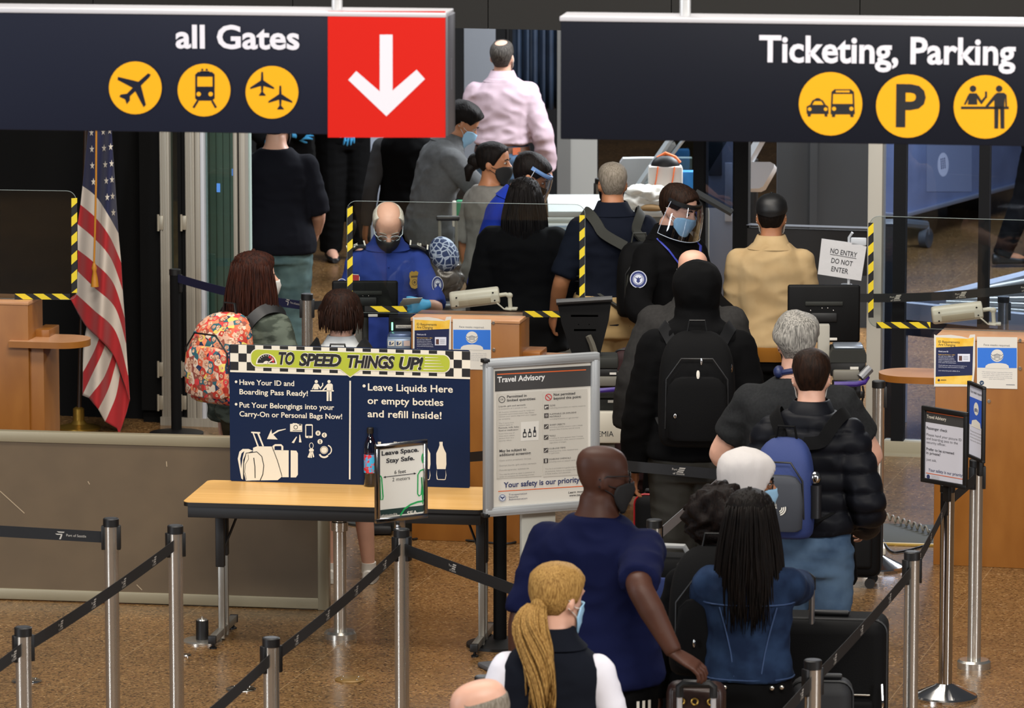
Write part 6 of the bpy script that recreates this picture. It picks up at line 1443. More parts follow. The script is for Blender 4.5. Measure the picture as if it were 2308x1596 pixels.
for sd in (-1, 1):
    S = f.sh(sd); c0 = f.tp(1.462, 88 * sd, .02); c1 = S + Vector((sd * .045, 0, .062)) * f.k
    ax = (c1 - c0).normalized(); b = B(); fw = Vector((0, 1, 0)); up_ = ax.cross(fw) * (-sd); up_ = up_ if up_.z > 0 else -up_
    pts = [c0 + up_ * .012, c0.lerp(c1, .5) + up_ * .022, c1 + up_ * .012]
    b.loft([[q + fw * .04 + up_ * .004, q - fw * .04 + up_ * .004, q - fw * .04 - up_ * .004, q + fw * .04 - up_ * .004] for q in pts]); b.obj('epaulette', black, f.o, 40)
    q = c0.lerp(c1, .55) + up_ * .0275
    def d_ep(A, n, sd=sd):
        for x in (-.048, .048): A.rect(n, white, x - .004, -.03, x + .004, .03, 1)
    decal(f, 'epaulette_stripe', q, up_ + fw * .35, fw * -1, d_ep)
    decal(f, 'epaulette_lettering', q + up_ * .001, up_ + fw * .35, Vector((sd * 1.0, 0, 0)) if sd > 0 else Vector((-1, 0, 0)), lambda A, n: A.text(n, white, 'TSA', -.022, -.010, .022, .022, 1, bold=.02))
    S, E, T, a_ = f.arm(sd); q = S.lerp(E, .50); nn = Vector((sd * .72, .72, .15)); decal(f, 'shoulder_patch', q + nn.normalized() * .083 * f.k, nn, Vector((0, 0, 1)), d_patch)
gd = mat('badge_gold', '#c7a04a', .35, .6); q = f.tp(1.30, -42, .030); nn = Vector((-.45, 1, .15))
def d_badge(A, n):
    A.face(n, gd, [(-.012, .048), (0, .042), (.012, .048), (.026, .040), (.030, .02), (.026, .0), (.032, -.02), (.022, -.042), (0, -.05), (-.022, -.042), (-.032, -.02), (-.026, 0), (-.030, .02), (-.026, .040)], 1)
    A.rect(n, mat('badge_dark', '#4a3818', .5), -.02, .012, .02, .022, 2); A.ring(n, MATS['badge_dark'], 0, -.014, .015, .003, 2); A.disc(n, MATS['badge_dark'], 0, -.014, .007, 2)
decal(f, 'badge', q, nn, Vector((0, 0, 1)), d_badge)
q = f.tp(1.28, 62, .034); decal(f, 'id_card', q, Vector((.5, 1, .1)), Vector((0, 0, 1)), lambda A, n: (A.rect(n, white, -.03, -.05, .03, .045, 1), A.rect(n, mat('card_red', '#a2272b', .6), -.027, 0, .027, .042, 2), A.rect(n, mat('card_photo', '#b07a60', .6), -.02, -.045, .02, -.004, 2)))
q = f.tp(1.21, -38, .028); decal(f, 'chest_pocket', q, Vector((-.4, 1, 0)), Vector((0, 0, 1)), lambda A, n: (A.strip(n, mat('pocket_seam', '#1e3080', .8), [(-.06, .03), (.06, .03), (.06, .008), (0, -.006), (-.06, .008)], .003, 1, True), A.strip(n, MATS['pocket_seam'], [(-.055, 0), (-.055, -.1), (.055, -.1), (.055, 0)], .002, 1)))
b = B()
for i in range(4): b.ell((0, 0, 0), (.005, .003, .005), 8, 6, M=Matrix.Translation(f.tp(1.38 - .09 * i, 0, .026)))
b.tube([f.tp(1.44 - .06 * i, 4, .022) for i in range(8)], .0018, 5); b.obj('placket', MATS['pocket_seam'], f.o)
Wp = f.loc + f.Rz @ (f.arm(-1)[2] + Vector((.09, .05, .02))); r = thing('document', 'white travel document in the blue gloved hand of the officer', 'document', Wp, R(20)); B().box((0, 0, 0), (.11, .09, .004), .001, M=Matrix.Rotation(R(-35), 4, 'X')).obj('sheet', paper, r)
pO = person('woman with long auburn hair and white mask in an olive camo jacket', 572, 571, dict(h=1.64, heading=40, hyaw=34, skin=skin_p, top=dict(m=c_olive, name='jacket', hem=.86, off=.03, wr=.008), bottom=dict(m=c_oliv2, off=.02), hair=dict(style='long', m=hau, len=.28, n=110, a0=52, out=.045, off=.022, wave=.008), mask='white', armR=dict(hand=(.24, .24, 1.0))))
r, M = backpack(pO, 'backpack printed with many colourful smiling faces', mat('pack_faces', '#a3382a', .7), .36, .46, .20, .98, MATS['pack_faces'], strap_m=black)
def faces_mat(m):
    nt = m.node_tree; p_ = nt.nodes['Principled BSDF']; N, L = nt.nodes.new, nt.links.new
    tc = N('ShaderNodeTexCoord'); v = N('ShaderNodeTexVoronoi'); v.inputs['Scale'].default_value = 33; L(tc.outputs['Object'], v.inputs['Vector'])
    sp = N('ShaderNodeSeparateColor'); L(v.outputs['Color'], sp.inputs[0]); rp = N('ShaderNodeValToRGB'); rp.color_ramp.interpolation = 'CONSTANT'; L(sp.outputs[0], rp.inputs[0])
    e = rp.color_ramp.elements; e[0].color = rgb('#b33022'); e[1].position = .12; e[1].color = rgb('#1d2c4c')
    for pos, c in ((.22, '#d9c3ad'), (.36, '#c85a3a'), (.48, '#8a4a3c'), (.58, '#e0875f'), (.68, '#2a5c66'), (.76, '#cfa38a'), (.86, '#d23a3c'), (.93, '#d8c060')): k_ = e.new(pos); k_.color = rgb(c)
    d2 = N('ShaderNodeValToRGB'); L(v.outputs['Distance'], d2.inputs[0]); d2.color_ramp.elements[0].position = .38; d2.color_ramp.elements[1].position = .42
    sk = N('ShaderNodeValToRGB'); L(sp.outputs[1], sk.inputs[0]); sk.color_ramp.elements[0].color = rgb('#d6a184'); sk.color_ramp.elements[1].color = rgb('#e8c4a4')
    hr = N('ShaderNodeTexNoise'); hr.inputs['Scale'].default_value = 120; L(tc.outputs['Object'], hr.inputs['Vector']); hr2 = N('ShaderNodeValToRGB'); L(hr.outputs['Fac'], hr2.inputs[0]); hr2.color_ramp.elements[0].position = .45; hr2.color_ramp.elements[1].position = .6; hr2.color_ramp.elements[0].color = (.35, .2, .15, 1)
    mu = N('ShaderNodeMix'); mu.data_type = 'RGBA'; mu.blend_type = 'MULTIPLY'; mu.inputs[0].default_value = .8; L(sk.outputs[0], mu.inputs[6]); L(hr2.outputs[0], mu.inputs[7])
    mx = N('ShaderNodeMix'); mx.data_type = 'RGBA'; L(d2.outputs[0], mx.inputs[0]); L(mu.outputs[2], mx.inputs[6]); L(rp.outputs[0], mx.inputs[7]); L(mx.outputs[2], p_.inputs['Base Color'])
faces_mat(MATS['pack_faces'])
pP = person('boy with dark brown hair, white shirt and white sneakers seen from behind', 768, 650, dict(h=1.46, head=.97, lift=.03, heading=4, hyaw=6, skin=skin_p, top=dict(m=cl('kid_white', '#c9cbcb'), name='tee_shirt', hem=.84, neck=1.51, collar=True, sleeve=.46, send=.02, off=.024), bottom=dict(m=c_navyd, name='shorts', leg=.45, off=.025), hair=dict(style='mop', m=hair_mat('#170c08', '#2a160d')), mask='dark', shoes_m=mat('sneaker_white', '#c9c5bc', .6), sole=mat('sneaker_sole', '#b9b4aa', .6), ankle=True, footR=(.15, .16, 0), footL=(-.08, .16, 0)))
r, M = backpack(pP, 'black backpack on the boy in the white shirt', bm_k, .27, .36, .14, 1.02, None, strap_m=black)
# ---------------------------------------------------------------- in the screening lanes
pQ = person('long-haired woman in a bulky black coat with her back turned', 1182, 402, dict(h=1.65, heading=8, girth=1.2, skin=skin_t, top=dict(m=c_blk, name='coat', hem=.74, off=.04, flare=.05), bottom=dict(m=c_blk2), hair=dict(style='long', m=hair_mat('#0a0808', '#110d0c'), len=.26, n=90, a0=64, out=.05), mask='black', armR=dict(hand=(.30, .14, .96), pole=(.6, -.8, -.2))))
pR = person('officer in a royal blue shirt and face shield leaning over the bins', 1217, 354, dict(h=1.78, lean=20, heading=84, hpitch=12, hyaw=6, skin=skin_t, top=dict(m=c_royal, name='uniform_shirt', hem=.88, sleeve=.5, off=.018, collar=True), bottom=dict(m=c_navyd), hair=dict(style='short', m=hb, off=.022), mask='black', brows=hb, shield=mat('shield_blue', '#6f93c8', .4), armR=dict(hand=(.2, .62, 1.0)), armL=dict(hand=(-.2, .62, 1.0))))
pS = person('woman with tied black hair in a grey tee and black mask looking back', 1112, 320, dict(h=1.62, heading=54, hyaw=52, hpitch=4, skin=skin_t, top=dict(m=c_lgrey, name='tee_shirt', hem=.84, sleeve=.5, send=.02, off=.022), bottom=dict(m=c_blk2), hair=dict(style='bun', m=hb), mask='black', brows=hb, armR=dict(hand=(.2, .3, 1.0))))
pT = person('young man in a grey sweater and pale blue mask leaning forward', 1064, 238, dict(h=1.78, lean=20, heading=72, hyaw=8, hpitch=14, skin=skin_t, top=dict(m=c_grey, name='sweater', hem=.84, off=.024, collar=True, wr=.007), bottom=dict(m=cl('navy_jeans', '#141a2c'), off=.02), hair=dict(style='short', m=hb, off=.026, amp=.008), mask='blue', brows=hb, armR=dict(hand=(.20, .52, 1.14), pole=(.6, -.6, -.7)), armL=dict(hand=(-.16, .52, 1.12))))
pU = person('balding man in a pale pink shirt and jeans looking up', 1129, 91, dict(h=1.82, girth=1.06, heading=2, hyaw=10, hpitch=-14, skin=skin_p, top=dict(m=c_pink, name='shirt', hem=1.04, off=.026, collar=True, wr=.008), bottom=dict(m=c_jean, name='jeans', off=.014, belt=mat('belt_brown', '#4a2c18', .5)), hair=dict(style='ring', off=.008, zcap=.104, m=hair_mat('#2f2b28', '#55504b', 50)), mask='white', armR=dict(hand=(.31, .03, .86)), armL=dict(hand=(-.2, .3, 1.1))))
q = pU.tp(1.0, 150, .022); decal(pU, 'leather_patch', q, Vector((.5, -1, 0)), Vector((0, 0, 1)), lambda A, n: A.rect(n, mat('leather_rust', '#a4512c', .6), -.03, -.025, .03, .025, 1))
pV = person('man in a black tee and faded jeans by the glass door', 622, 236, dict(h=1.80, girth=1.18, heading=8, hyaw=20, skin=skin_p, top=dict(m=cl('black_tee', '#101118'), name='tee_shirt', hem=.86, sleeve=.5, send=.022, off=.02, flare=.03), bottom=dict(m=c_teal, name='jeans', off=.024, wr=.006), hair=dict(style='short', m=hbr, off=.010), mask='dark', armR=dict(hand=(.20, .26, .95)), armL=dict(hand=(-.2, .26, .95))))
glv = mat('glove_nitrile', '#3f9ad0', .4)
pW = person('dark uniformed officer with blue gloves standing by the pale pillar', 775, 36, dict(h=1.82, heading=168, skin=skin_p, top=dict(m=c_blk, name='uniform', hem=.84, off=.02), bottom=dict(m=c_blk2, off=.03), hair=dict(style='short', m=hbr), glove=glv, armL=dict(px=(772, 336, 37.3), pole=(-1, -.3, -.5), dir=(.05, .1, -1), palm=(0, -1, 0), curl=22), armR=dict(hand=(.25, .2, 1.1), pole=(1, -.3, -.4))))
pX = person('dark uniformed officer with a raised blue glove behind the black tee', 640, 78, dict(h=1.74, heading=160, skin=skin_p, top=dict(m=c_blk, name='uniform', hem=.84, off=.02), bottom=dict(m=c_blk2, off=.03), hair=dict(style='short', m=hb), glove=glv, armL=dict(px=(664, 303, 36.9), pole=(-1, -.2, -.3), dir=(-1, .1, 0), palm=(0, -1, -.2)), armR=dict(hand=(.2, .2, 1.0))))
pY = person('person in a black vest over grey sleeves beside the grey sweater', 915, 200, dict(h=1.70, heading=-6, skin=skin_t, top=dict(m=c_blk, name='vest', sleeve=0, hem=.84, off=.022, sleeve2=cl('sleeve_grey', '#3f3f41')), bottom=dict(m=c_blk2), hair=dict(style='short', m=hb)))
pZ = person('person in dark trousers walking at the far right edge', 2356, 64, dict(h=1.76, heading=80, skin=skin_t, top=dict(m=c_blk, name='jacket', hem=.84), bottom=dict(m=c_blk2, off=.02), hair=dict(style='short', m=hb), footR=(.1, .28, 0), footL=(-.1, -.25, .02)))

# ---------------------------------------------------------------- luggage on the floor
sc1 = suitcase(1868, 1800, -8, 'large black soft suitcase held by the denim jacket', .47, .80, .30, handle=.0, dp=D(1868, 1600, 20.5))
hx = D(1838, 1400, 20.4).x - sc1.location.x
tm = mat('handle_tube', '#a9a9ab', .3, .9)
B().tube([(hx, -.12, .3), (hx, -.12, 1.02)], .012, 10).obj('handle_tube', tm, sc1); B().tube([(hx - .13, -.12, .3), (hx - .13, -.12, 1.02)], .012, 10).obj('handle_tube', tm, sc1)
B().tube([(hx, -.12, .99), (hx, -.12, 1.035), (hx - .02, -.12, 1.05), (hx - .11, -.12, 1.05), (hx - .13, -.12, 1.035), (hx - .13, -.12, .99)], .016, 10).obj('grip', black, sc1)
suitcase(1897, 1318, -10, 'small black suitcase standing behind the puffer jacket', .40, .47, .22, handle=.0)
sc3 = suitcase(1570, 1800, -6, 'suitcase under a brown handbag at the bottom edge', .34, .52, .22, handle=1.01, grip_w=.125, tube_m=mat('tube_white', '#cfd0d4', .25, .5), dp=D(1567, 1590, 18.45))
p = D(1567, 1590, 18.62); p.z = .585 + .06
r = thing('handbag', 'brown leather handbag with brass rings on the suitcase', 'handbag', p, R(-6)); lb = mat('leather_brown', '#2a1710', .4, bump=.1, scale=60)
B().box((0, .05, .17), (.22, .12, .34), .04, seg=3).obj('bag_body', lb, r, 50); B().box((0, -.012, .25), (.18, .02, .15), .012).obj('flap', lb, r, 50)
for x in (-.05, 0.0, .06): B().tube([(x + .012 * math.cos(R(a)), -.026, .28 + .012 * math.sin(R(a))) for a in range(0, 361, 30)], .0035, 6, False).obj('ring', goldm, r)
suitcase(1556, 1700, -4, 'slim black trolley case held at the left of the denim jacket', .30, .50, .20, handle=1.02, grip_w=.05, dp=D(1550, 1500, 19.85), tube_m=black)
suitcase(1486, 1300, -12, 'black carry-on with red piping beside the hooded person', .24, .54, .20, handle=0, trim=mat('piping_red', '#a51c22', .5), dp=D(1490, 1200, 24.75))
suitcase(1436, 1200, -12, 'dark maroon suitcase behind the charcoal jacket', .30, .80, .20, m=mat('luggage_maroon', '#2c0f12', .75), handle=0, dp=D(1447, 1000, 27.75))
suitcase(1860, 1700, -5, 'small dark case at the bottom edge right of the stanchion', .24, .70, .2, m=mat('luggage_slate', '#16171a', .7), handle=0, dp=D(1852, 1590, 19.75))
p = D(1516, 1240, 20.15); p.z = 0.0
r = thing('trolley_bag', 'blue and black travel bag behind the navy tee', 'travel bag', p, R(-14))
B().box((0, 0, .62), (.30, .24, 1.12), .07, seg=4).obj('bag_body', bm_k, r, 50); B().box((-.04, -.115, .98), (.20, .03, .26), .014).obj('blue_panel', bm_n, r); B().tube([(-.08, -.05, 1.17), (-.05, -.06, 1.225), (.06, -.06, 1.225), (.09, -.05, 1.17)], .012, 8).obj('carry_handle', mat('strap_pale', '#9a9a98', .6), r)
for sx in (-1, 1): B().cyl((sx * .1, -.07, .03), (sx * .1, -.04, .03), .03, n=14).obj('wheel', black, r)
# ================================================================ EQUIPMENT
gry = mat('kiosk_grey', '#6d6a60', 0.55); gry2 = mat('kiosk_dark_grey', '#2c2d2a', 0.6, spec=.25); pale = mat('kiosk_white', '#cfcabb', 0.5); purp = mat('kiosk_purple', '#3a2378', 0.4)
def at(px, py, y): return D(px, py, y)
def bx(r, name, px0, py0, px1, py1, y, d, m, bev=.004, dy=0.0):
    """box whose front face is seen between two picture corners at depth y"""
    a, c = D(px0, py0, y), D(px1, py1, y); L = Vector(r.location); rz = Matrix.Rotation(-r.rotation_euler.z, 3, 'Z')
    ce = (a + c) / 2 + Vector((0, d / 2 + dy, 0)) - L
    return B().box(ce, (abs(c.x - a.x), d, abs(a.z - c.z)), bev).obj(name, m, r, 40)
def monitor_back(label, px0, py0, px1, py1, y, vents=True, pole_to=0.0, tilt=0):
    a, c = D(px0, py0, y), D(px1, py1, y); w, h = c.x - a.x, a.z - c.z
    r = thing('monitor', label, 'monitor', ((a.x + c.x) / 2, y, 0)); zc = (a.z + c.z) / 2
    M = Matrix.Translation((0, 0, zc)) @ Matrix.Rotation(R(tilt), 4, 'X')
    B().box((0, .02, 0), (w, .04, h), .012, M=M, seg=3).obj('casing', mat('monitor_black', '#060607', .6, spec=.2), r, 50)
    B().box((0, .0435, 0), (w - .03, .003, h - .03), .001, M=M).obj('screen', mat('screen_glass', '#07080a', .15), r)
    if vents:
        B().box((-.0, -.004, h * .18), (w * .52, .012, .022), .004, M=M).obj('vent_rail', gry2, r)
        for x in (-.06, -.0, .06, .03): B().ell((x - .01, -.002, h * .06 if x in (-.06, .06) else h * .1), (.004, .003, .004), 8, 6, M=M).obj('screw', chrome, r)
        B().box((.0, -.006, -h * .06), (w * .36, .014, .05), .006, M=M).obj('mount_plate', black, r)
        B().box((w * .12, -.001, -h * .44), (.05, .004, .014), .001, M=M).obj('label', paper, r)
    B().cyl((0, .03, 0), (0, .03, zc - h * .2), .018, n=14).obj('pole', gry2, r); B().lathe([(.11, 0), (.11, .012), (.03, .02)], (0, .03, 0)).obj('base', gry2, r)
    return r
r = monitor_back('black monitor in front of the blue shirted officer', 748, 634, 897, 716, 27.15)
r = monitor_back('black monitor back beside the tan jacket', 1776, 643, 1938, 772, 26.88)
# document scanners by the middle podium
p = D(900, 785, 27.05); r = thing('document_scanner', 'black document scanner with a green light left of the middle podium', 'scanner', (p.x, p.y, 0))
bx(r, 'upper_unit', 876, 716, 930, 751, 27.03, .16, black); bx(r, 'green_light', 882, 727, 886, 745, 27.025, .01, mat('led_green', '#8ff0b8', .4, emit=1.6), .001); bx(r, 'name_strip', 892, 733, 931, 740, 27.026, .008, white, .001)
A = Art(r, 27.026 - r.location.y); A.text('strip_lettering', ink, 'PENTA Scanner', 897, 738.5, 930, 3.5, 1); A.done()
B().box((-.0, .12, .47), (.10, .10, .94), .01).obj('stand', gry, r)
p = D(899, 786, 26.9); r = thing('ticket_reader', 'silver blue reader with instruction pictures below the scanner', 'reader', (p.x, p.y, 0))
bx(r, 'reader_case', 872, 764, 926, 787, 26.88, .2, mat('reader_silver', '#8fa3bd', .35, .3), .008); b = bx(r, 'reader_top', 876, 752, 927, 764, 26.95, .12, mat('reader_blue', '#5d7092', .3, .3), .01)
A = Art(r, 26.879 - r.location.y)
for i, (x0, m_) in enumerate(((875, white), (892, white), (910, mat('icon_pink', '#d6c3bd', .7)))):
    A.rect('instruction_picture', m_, x0, 768, x0 + 14, 780, 1)
    if i < 2: A.rect('instruction_picture', mat('icon_blue', '#2f4a78', .7), x0 + 2, 770, x0 + 6, 778, 2); A.strip('instruction_picture', ink, [(x0 + 7, 777), (x0 + 12, 772)], 2, 2)
A.done(); B().box((0, .1, .47), (.16, .12, .94), .01).obj('stand', gry2, r)
bx(thing('panel_stand', 'pale grey stand post behind the boy', 'stand', D(812, 760, 27.3) * 1), 'post', 800, 716, 824, 800, 27.3, .05, gry)
# identity kiosk right of the middle podium
p = D(1360, 1000, 26.3); r = thing('identity_kiosk', 'grey and white identity check kiosk beside the travel advisory board', 'kiosk', (p.x, p.y, 0)); KY = 26.3; kz = Vector(r.location)
a, c = D(1254, 680, KY), D(1380, 672, KY); b = B(); b.tube([a - kz + Vector((0, -.02, 0)), c - kz + Vector((0, -.03, .0))], .017, 10); b.obj('screen_edge', mat('edge_black', '#1b1c1e', .35), r)
b = B(); q = [D(*k_, KY + .02) - kz for k_ in ((1256, 682), (1378, 676), (1372, 720), (1352, 800), (1290, 800), (1266, 730))]; b.prism([(v.x, v.z) for v in q], .0, .05); b.obj('screen_back', mat('monitor_black', '#060607', .6, spec=.2), r)
bx(r, 'vent_rail', 1285, 708, 1350, 716, KY, .02, gry2); bx(r, 'vent_rail', 1292, 740, 1345, 748, KY, .02, black)
for x in (1304, 1328): bx(r, 'screw', x - 1.5, 730, x + 1.5, 733, KY, .02, chrome, .001)
b = B(); b.tube([D(1326, 757, KY - .03) - kz, D(1334, 775, KY - .03) - kz, D(1345, 812, KY - .03) - kz], [.026, .027, .03], 4, flat=.6); b.obj('arm', gry, r)
bx(r, 'printer_lid', 1346, 806, 1394, 832, KY - .05, .2, gry2, .012); bx(r, 'printer_slot', 1348, 832, 1392, 851, KY - .04, .18, black); bx(r, 'slot_label', 1374, 840, 1389, 845, KY - .045, .005, paper, .001)
bx(r, 'tray', 1345, 849, 1398, 871, KY - .05, .2, gry, .008); bx(r, 'tray_base', 1345, 882, 1396, 898, KY - .05, .18, gry2, .006)
B().tube([D(1330, 882, KY - .10) - kz, D(1390, 878, KY - .10) - kz, D(1409, 875, KY - .08) - kz, D(1409, 875, KY + .05) - kz], .013, 10).obj('purple_handle', purp, r)
bx(r, 'neck', 1340, 898, 1384, 930, KY - .02, .12, gry2); bx(r, 'slot_label', 1370, 902, 1384, 908, KY - .025, .005, paper, .001)
bx(r, 'front_box', 1312, 928, 1408, 1000, KY - .06, .24, pale, .012); bx(r, 'front_box_lid', 1312, 923, 1394, 930, KY - .02, .2, pale, .006)
A = Art(r, -.0605); A.text('lettering', ink, 'IDEMIA', 1331, 984, 1383, 12, 1); A.done()
B().box((0.0, .06, .30), (.12, .12, .56), .01).obj('column', gry, r); B().box((0, .06, .02), (.42, .36, .04), .01).obj('base', gry2, r)
# identity kiosk by the right podium
KY = 26.35; p = D(1910, 1000, KY); r = thing('identity_kiosk', 'grey identity kiosk with a purple handle left of the right podium', 'kiosk', (p.x, p.y, 0)); kz = Vector(r.location)
bx(r, 'side_panel', 1844, 733, 1868, 990, KY + .06, .06, mat('kiosk_pale', '#9b978c', .55))
b = B(); q = [D(*k_, KY) - kz for k_ in ((1871, 795), (1876, 786), (1948, 786), (1952, 797), (1952, 815), (1870, 815))]; b.prism([(v.x, v.z) for v in q], -.04, .16); b.obj('printer_lid', gry2, r, 30)
bx(r, 'lid_gloss', 1880, 781, 1946, 787, KY - .02, .16, mat('lid_silver', '#8e97a2', .25, .4), .01); bx(r, 'printer_slot', 1872, 815, 1951, 848, KY - .03, .18, black); bx(r, 'slot_label', 1916, 827, 1935, 833, KY - .035, .005, paper, .001)
bx(r, 'tray', 1878, 835, 1938, 858, KY - .06, .2, gry, .01); B().tube([D(1880, 866, KY - .1) - kz, D(1930, 866, KY - .1) - kz, D(1948, 862, KY - .08) - kz, D(1955, 850, KY - .05) - kz], .014, 10).obj('purple_handle', purp, r)
B().tube([D(1940, 852, KY - .07) - kz, D(1961, 830, KY - .05) - kz], .024, 10).obj('scanner_arm', mat('arm_silver', '#77787a', .4, .4), r)
bx(r, 'tray_base', 1880, 868, 1940, 900, KY - .04, .18, black); bx(r, 'hand_grip', 1938, 884, 1949, 898, KY - .09, .03, black)
bx(r, 'column', 1885, 900, 1935, 1000, KY, .14, pale); bx(r, 'foot_box', 1895, 985, 1952, 1036, KY - .02, .2, mat('kiosk_foot', '#c4c5c2', .3, .2), .01)
B().tube([D(1944, 870, KY - .1) - kz, D(1947, 885, KY - .11) - kz, D(1943, 905, KY - .1) - kz, D(1946, 980, KY - .1) - kz, D(1950, 1040, KY - .12) - kz, D(1962, 1110, KY - .15) - kz], .006, 6).obj('cable', black, r)
B().box((0, .08, .3), (.16, .14, .58), .01).obj('lower_column', pale, r); B().box((0, .08, .02), (.4, .34, .04), .01).obj('base', pale, r)
# floor mat, coiled cable and floor cables
a, c = G(1900, 1226), G(2110, 1232); yw = math.atan2(c.y - a.y, c.x - a.x)
r = thing('floor_mat', 'dark olive floor mat with a yellow front edge before the right podium', 'mat', a, yw)
B().box((.26, .28, .006), (.62, .56, .012), .003).obj('mat_sheet', mat('mat_olive', '#3b3a2d', .8), r); B().box((.26, .0, .007), (.62, .022, .014), .003).obj('edge_strip', mat('edge_yellow', '#b99a4a', .5), r)
r = thing('coiled_cable', 'coiled grey cable lying across the floor mat', 'cable', G(1990, 1176)); o0 = Vector(r.location)
P0, P1 = G(1985, 1174), G(2096, 1210); b = B(); pts = []
for i in range(150):
    t = i / 149; q = P0.lerp(P1, t) - o0; pts.append(q + Vector((0, .018 * math.cos(t * 2 * PI * 9), .034 + .016 * math.sin(t * 2 * PI * 9))))
b.tube(pts, .005, 6); b.obj('coil', mat('coil_grey', '#8d897e', .5), r)
def floor_cable(label, pts):
    P = [G(*q) for q in pts]; r = thing('cable', label, 'cable', P[0]); Q = []
    for i in range(len(P) - 1):
        for j in range(8): Q.append(Vector(curve_at([tuple(v) for v in P], (i + j / 8) / (len(P) - 1))) - P[0] + Vector((0, 0, .008)))
    Q.append(P[-1] - P[0] + Vector((0, 0, .008))); B().tube(Q, .006, 6).obj('cord', black, r)
floor_cable('black cable on the floor before the middle podium', [(930, 1219), (985, 1212), (1060, 1222), (1150, 1228), (1180, 1205), (1182, 1150)])
floor_cable('black cable on the floor behind the small suitcase', [(1985, 1212), (2005, 1243), (2030, 1247), (2090, 1232)])
r = thing('desk_phone', 'black coiled phone cord and handset on the floor under the table', 'phone', G(850, 1205)); o0 = Vector(r.location)
P0, P1 = G(836, 1180), G(882, 1196); B().tube([P0.lerp(P1, i / 79) - o0 + Vector((0, .012 * math.cos(i * .8), .03 + .012 * math.sin(i * .8))) for i in range(80)], .004, 6).obj('coil', mat('coil_dark', '#3a3834', .5), r)
B().box((0, .02, .03), (.16, .12, .05), .015).obj('phone_body', black, r)
# ---------------------------------------------------------------- baggage lane
lane_w = mat('lane_white', '#b9bcb9', .4); lane_g = mat('lane_grey', '#5d5c55', .6)
p0 = D(1235, 476, 32.6); p1 = D(1560, 476, 32.6)
r = thing('inspection_table', 'long white topped baggage table behind the acrylic shield', 'table', ((p0.x + p1.x) / 2, 32.6, 0)); w = p1.x - p0.x; zt = p0.z
B().box((0, .45, zt - .02), (w, .9, .04), .01).obj('table_top', lane_w, r); B().box((0, .45, zt - .16), (w - .02, .86, .24), .008).obj('side_panel', lane_g, r); B().box((0, .42, zt - .30), (w - .02, .9, .05), .008).obj('lower_rail', lane_w, r)
for x in (-w / 2 + .06, w / 2 - .06):
    for y in (.1, .8): B().box((x, y, (zt - .3) / 2), (.06, .06, zt - .3)).obj('leg', lane_g, r)
zs = D(1280, 620, 30.9).z
r = thing('bin_table', 'low grey table under the open bins beside the hazard tape', 'table', (D(1285, 620, 30.9).x, 30.9, 0))
B().box((0, .4, zs - .02), (.62, .8, .04), .008).obj('table_top', lane_w, r); B().box((0, .4, zs / 2), (.56, .72, zs - .04), .01).obj('side_panel', lane_g, r)
def tray(label, px, py, y, w, d, h, z, yaw=0):
    r = thing('security_bin', label, 'bin', (D(px, py, y).x, y, z), R(yaw), 'bins on the lane'); b = B()
    for c, s_ in (((0, -d / 2, h / 2), (w, .01, h)), ((0, d / 2, h / 2), (w, .01, h)), ((-w / 2, 0, h / 2), (.01, d, h)), ((w / 2, 0, h / 2), (.01, d, h)), ((0, 0, .005), (w, d, .01))): b.box(c, s_, .003)
    b.obj('bin_shell', mat('bin_grey', '#8f9088', .5), r)
    b = B(); q = [(x, y_, h) for x, y_ in rrect(-w / 2, -d / 2, w / 2, d / 2, .03, 4)]; b.tube(q + [q[0]], .012, 6, False); b.obj('rim', lane_w, r); return r
tray('empty grey bin above the coloured clothes', 1285, 520, 31.2, .56, .3, .12, D(1285, 545, 31.2).z)
b = B(); rt_ = tray('grey bin full of blue and white clothes', 1292, 600, 30.95, .5, .42, .12, zs + .002)
for i, (lab, px, py, col, s_) in enumerate((('folded bright blue cloth on top of the bin', 1290, 545, '#1f86c4', (.13, .1, .05)), ('white rope-like cloth on the bin', 1295, 560, '#b9c4cc', (.12, .1, .035)), ('pale blue cloth lower in the bin', 1290, 575, '#7fb4cc', (.13, .1, .04)), ('red cloth at the bottom of the bin', 1298, 590, '#a01c26', (.09, .1, .05)))):
    p = D(px, py, 30.9); p.z = max(p.z, zs + .06); r = thing('folded_cloth', lab, 'cloth', p); b = B(); b.ell((0, 0, 0), s_, 22, 12); vs, ns, fs = remesh(b, .012, 1); mk(wrinkle(vs, ns, .022, (16, 16, 26), i * 3.1), fs, 'cloth', mat('pile_%d' % i, col, .8), r)
# white towels and the tote on the table
p = D(1470, 476, 32.75); r = thing('towel_pile', 'crumpled white towels on the baggage table', 'towels', p)
b = B()
for x, z, s_ in ((-.10, .05, (.12, .12, .055)), (.08, .06, (.14, .12, .06)), (0.0, .11, (.12, .1, .045)), (-.1, .13, (.07, .08, .03))): b.ell((x, 0, z), s_, 16, 10)
vs, ns, fs = remesh(b, .012, 1); mk(wrinkle(vs, ns, .018, (12, 12, 22)), fs, 'towel', mat('towel_white', '#d0ccc2', .9), r)
b = B(); b.ell((.0, -.1, .03), (.10, .05, .03), 14, 8); b.obj('brown_lining', mat('lining_brown', '#8a6a3e', .8), r)
p = D(1500, 436, 32.95); r = thing('tote_bag', 'white tote bag with orange handles standing on the table', 'bag', (p.x, p.y, zt)); hz_ = p.z - zt
B().box((0, .05, hz_ + .075), (.22, .13, .20), .015).obj('bag_body', mat('tote_white', '#c5bfb8', .7), r); B().box((.15, .1, hz_ + .06), (.1, .1, .15), .01).obj('blue_side', mat('tote_blue', '#1673b8', .6), r)
B().box((0, .06, hz_ / 2 + .0), (.20, .12, max(hz_, .02)), .01).obj('bag_base', MATS['tote_white'], r)
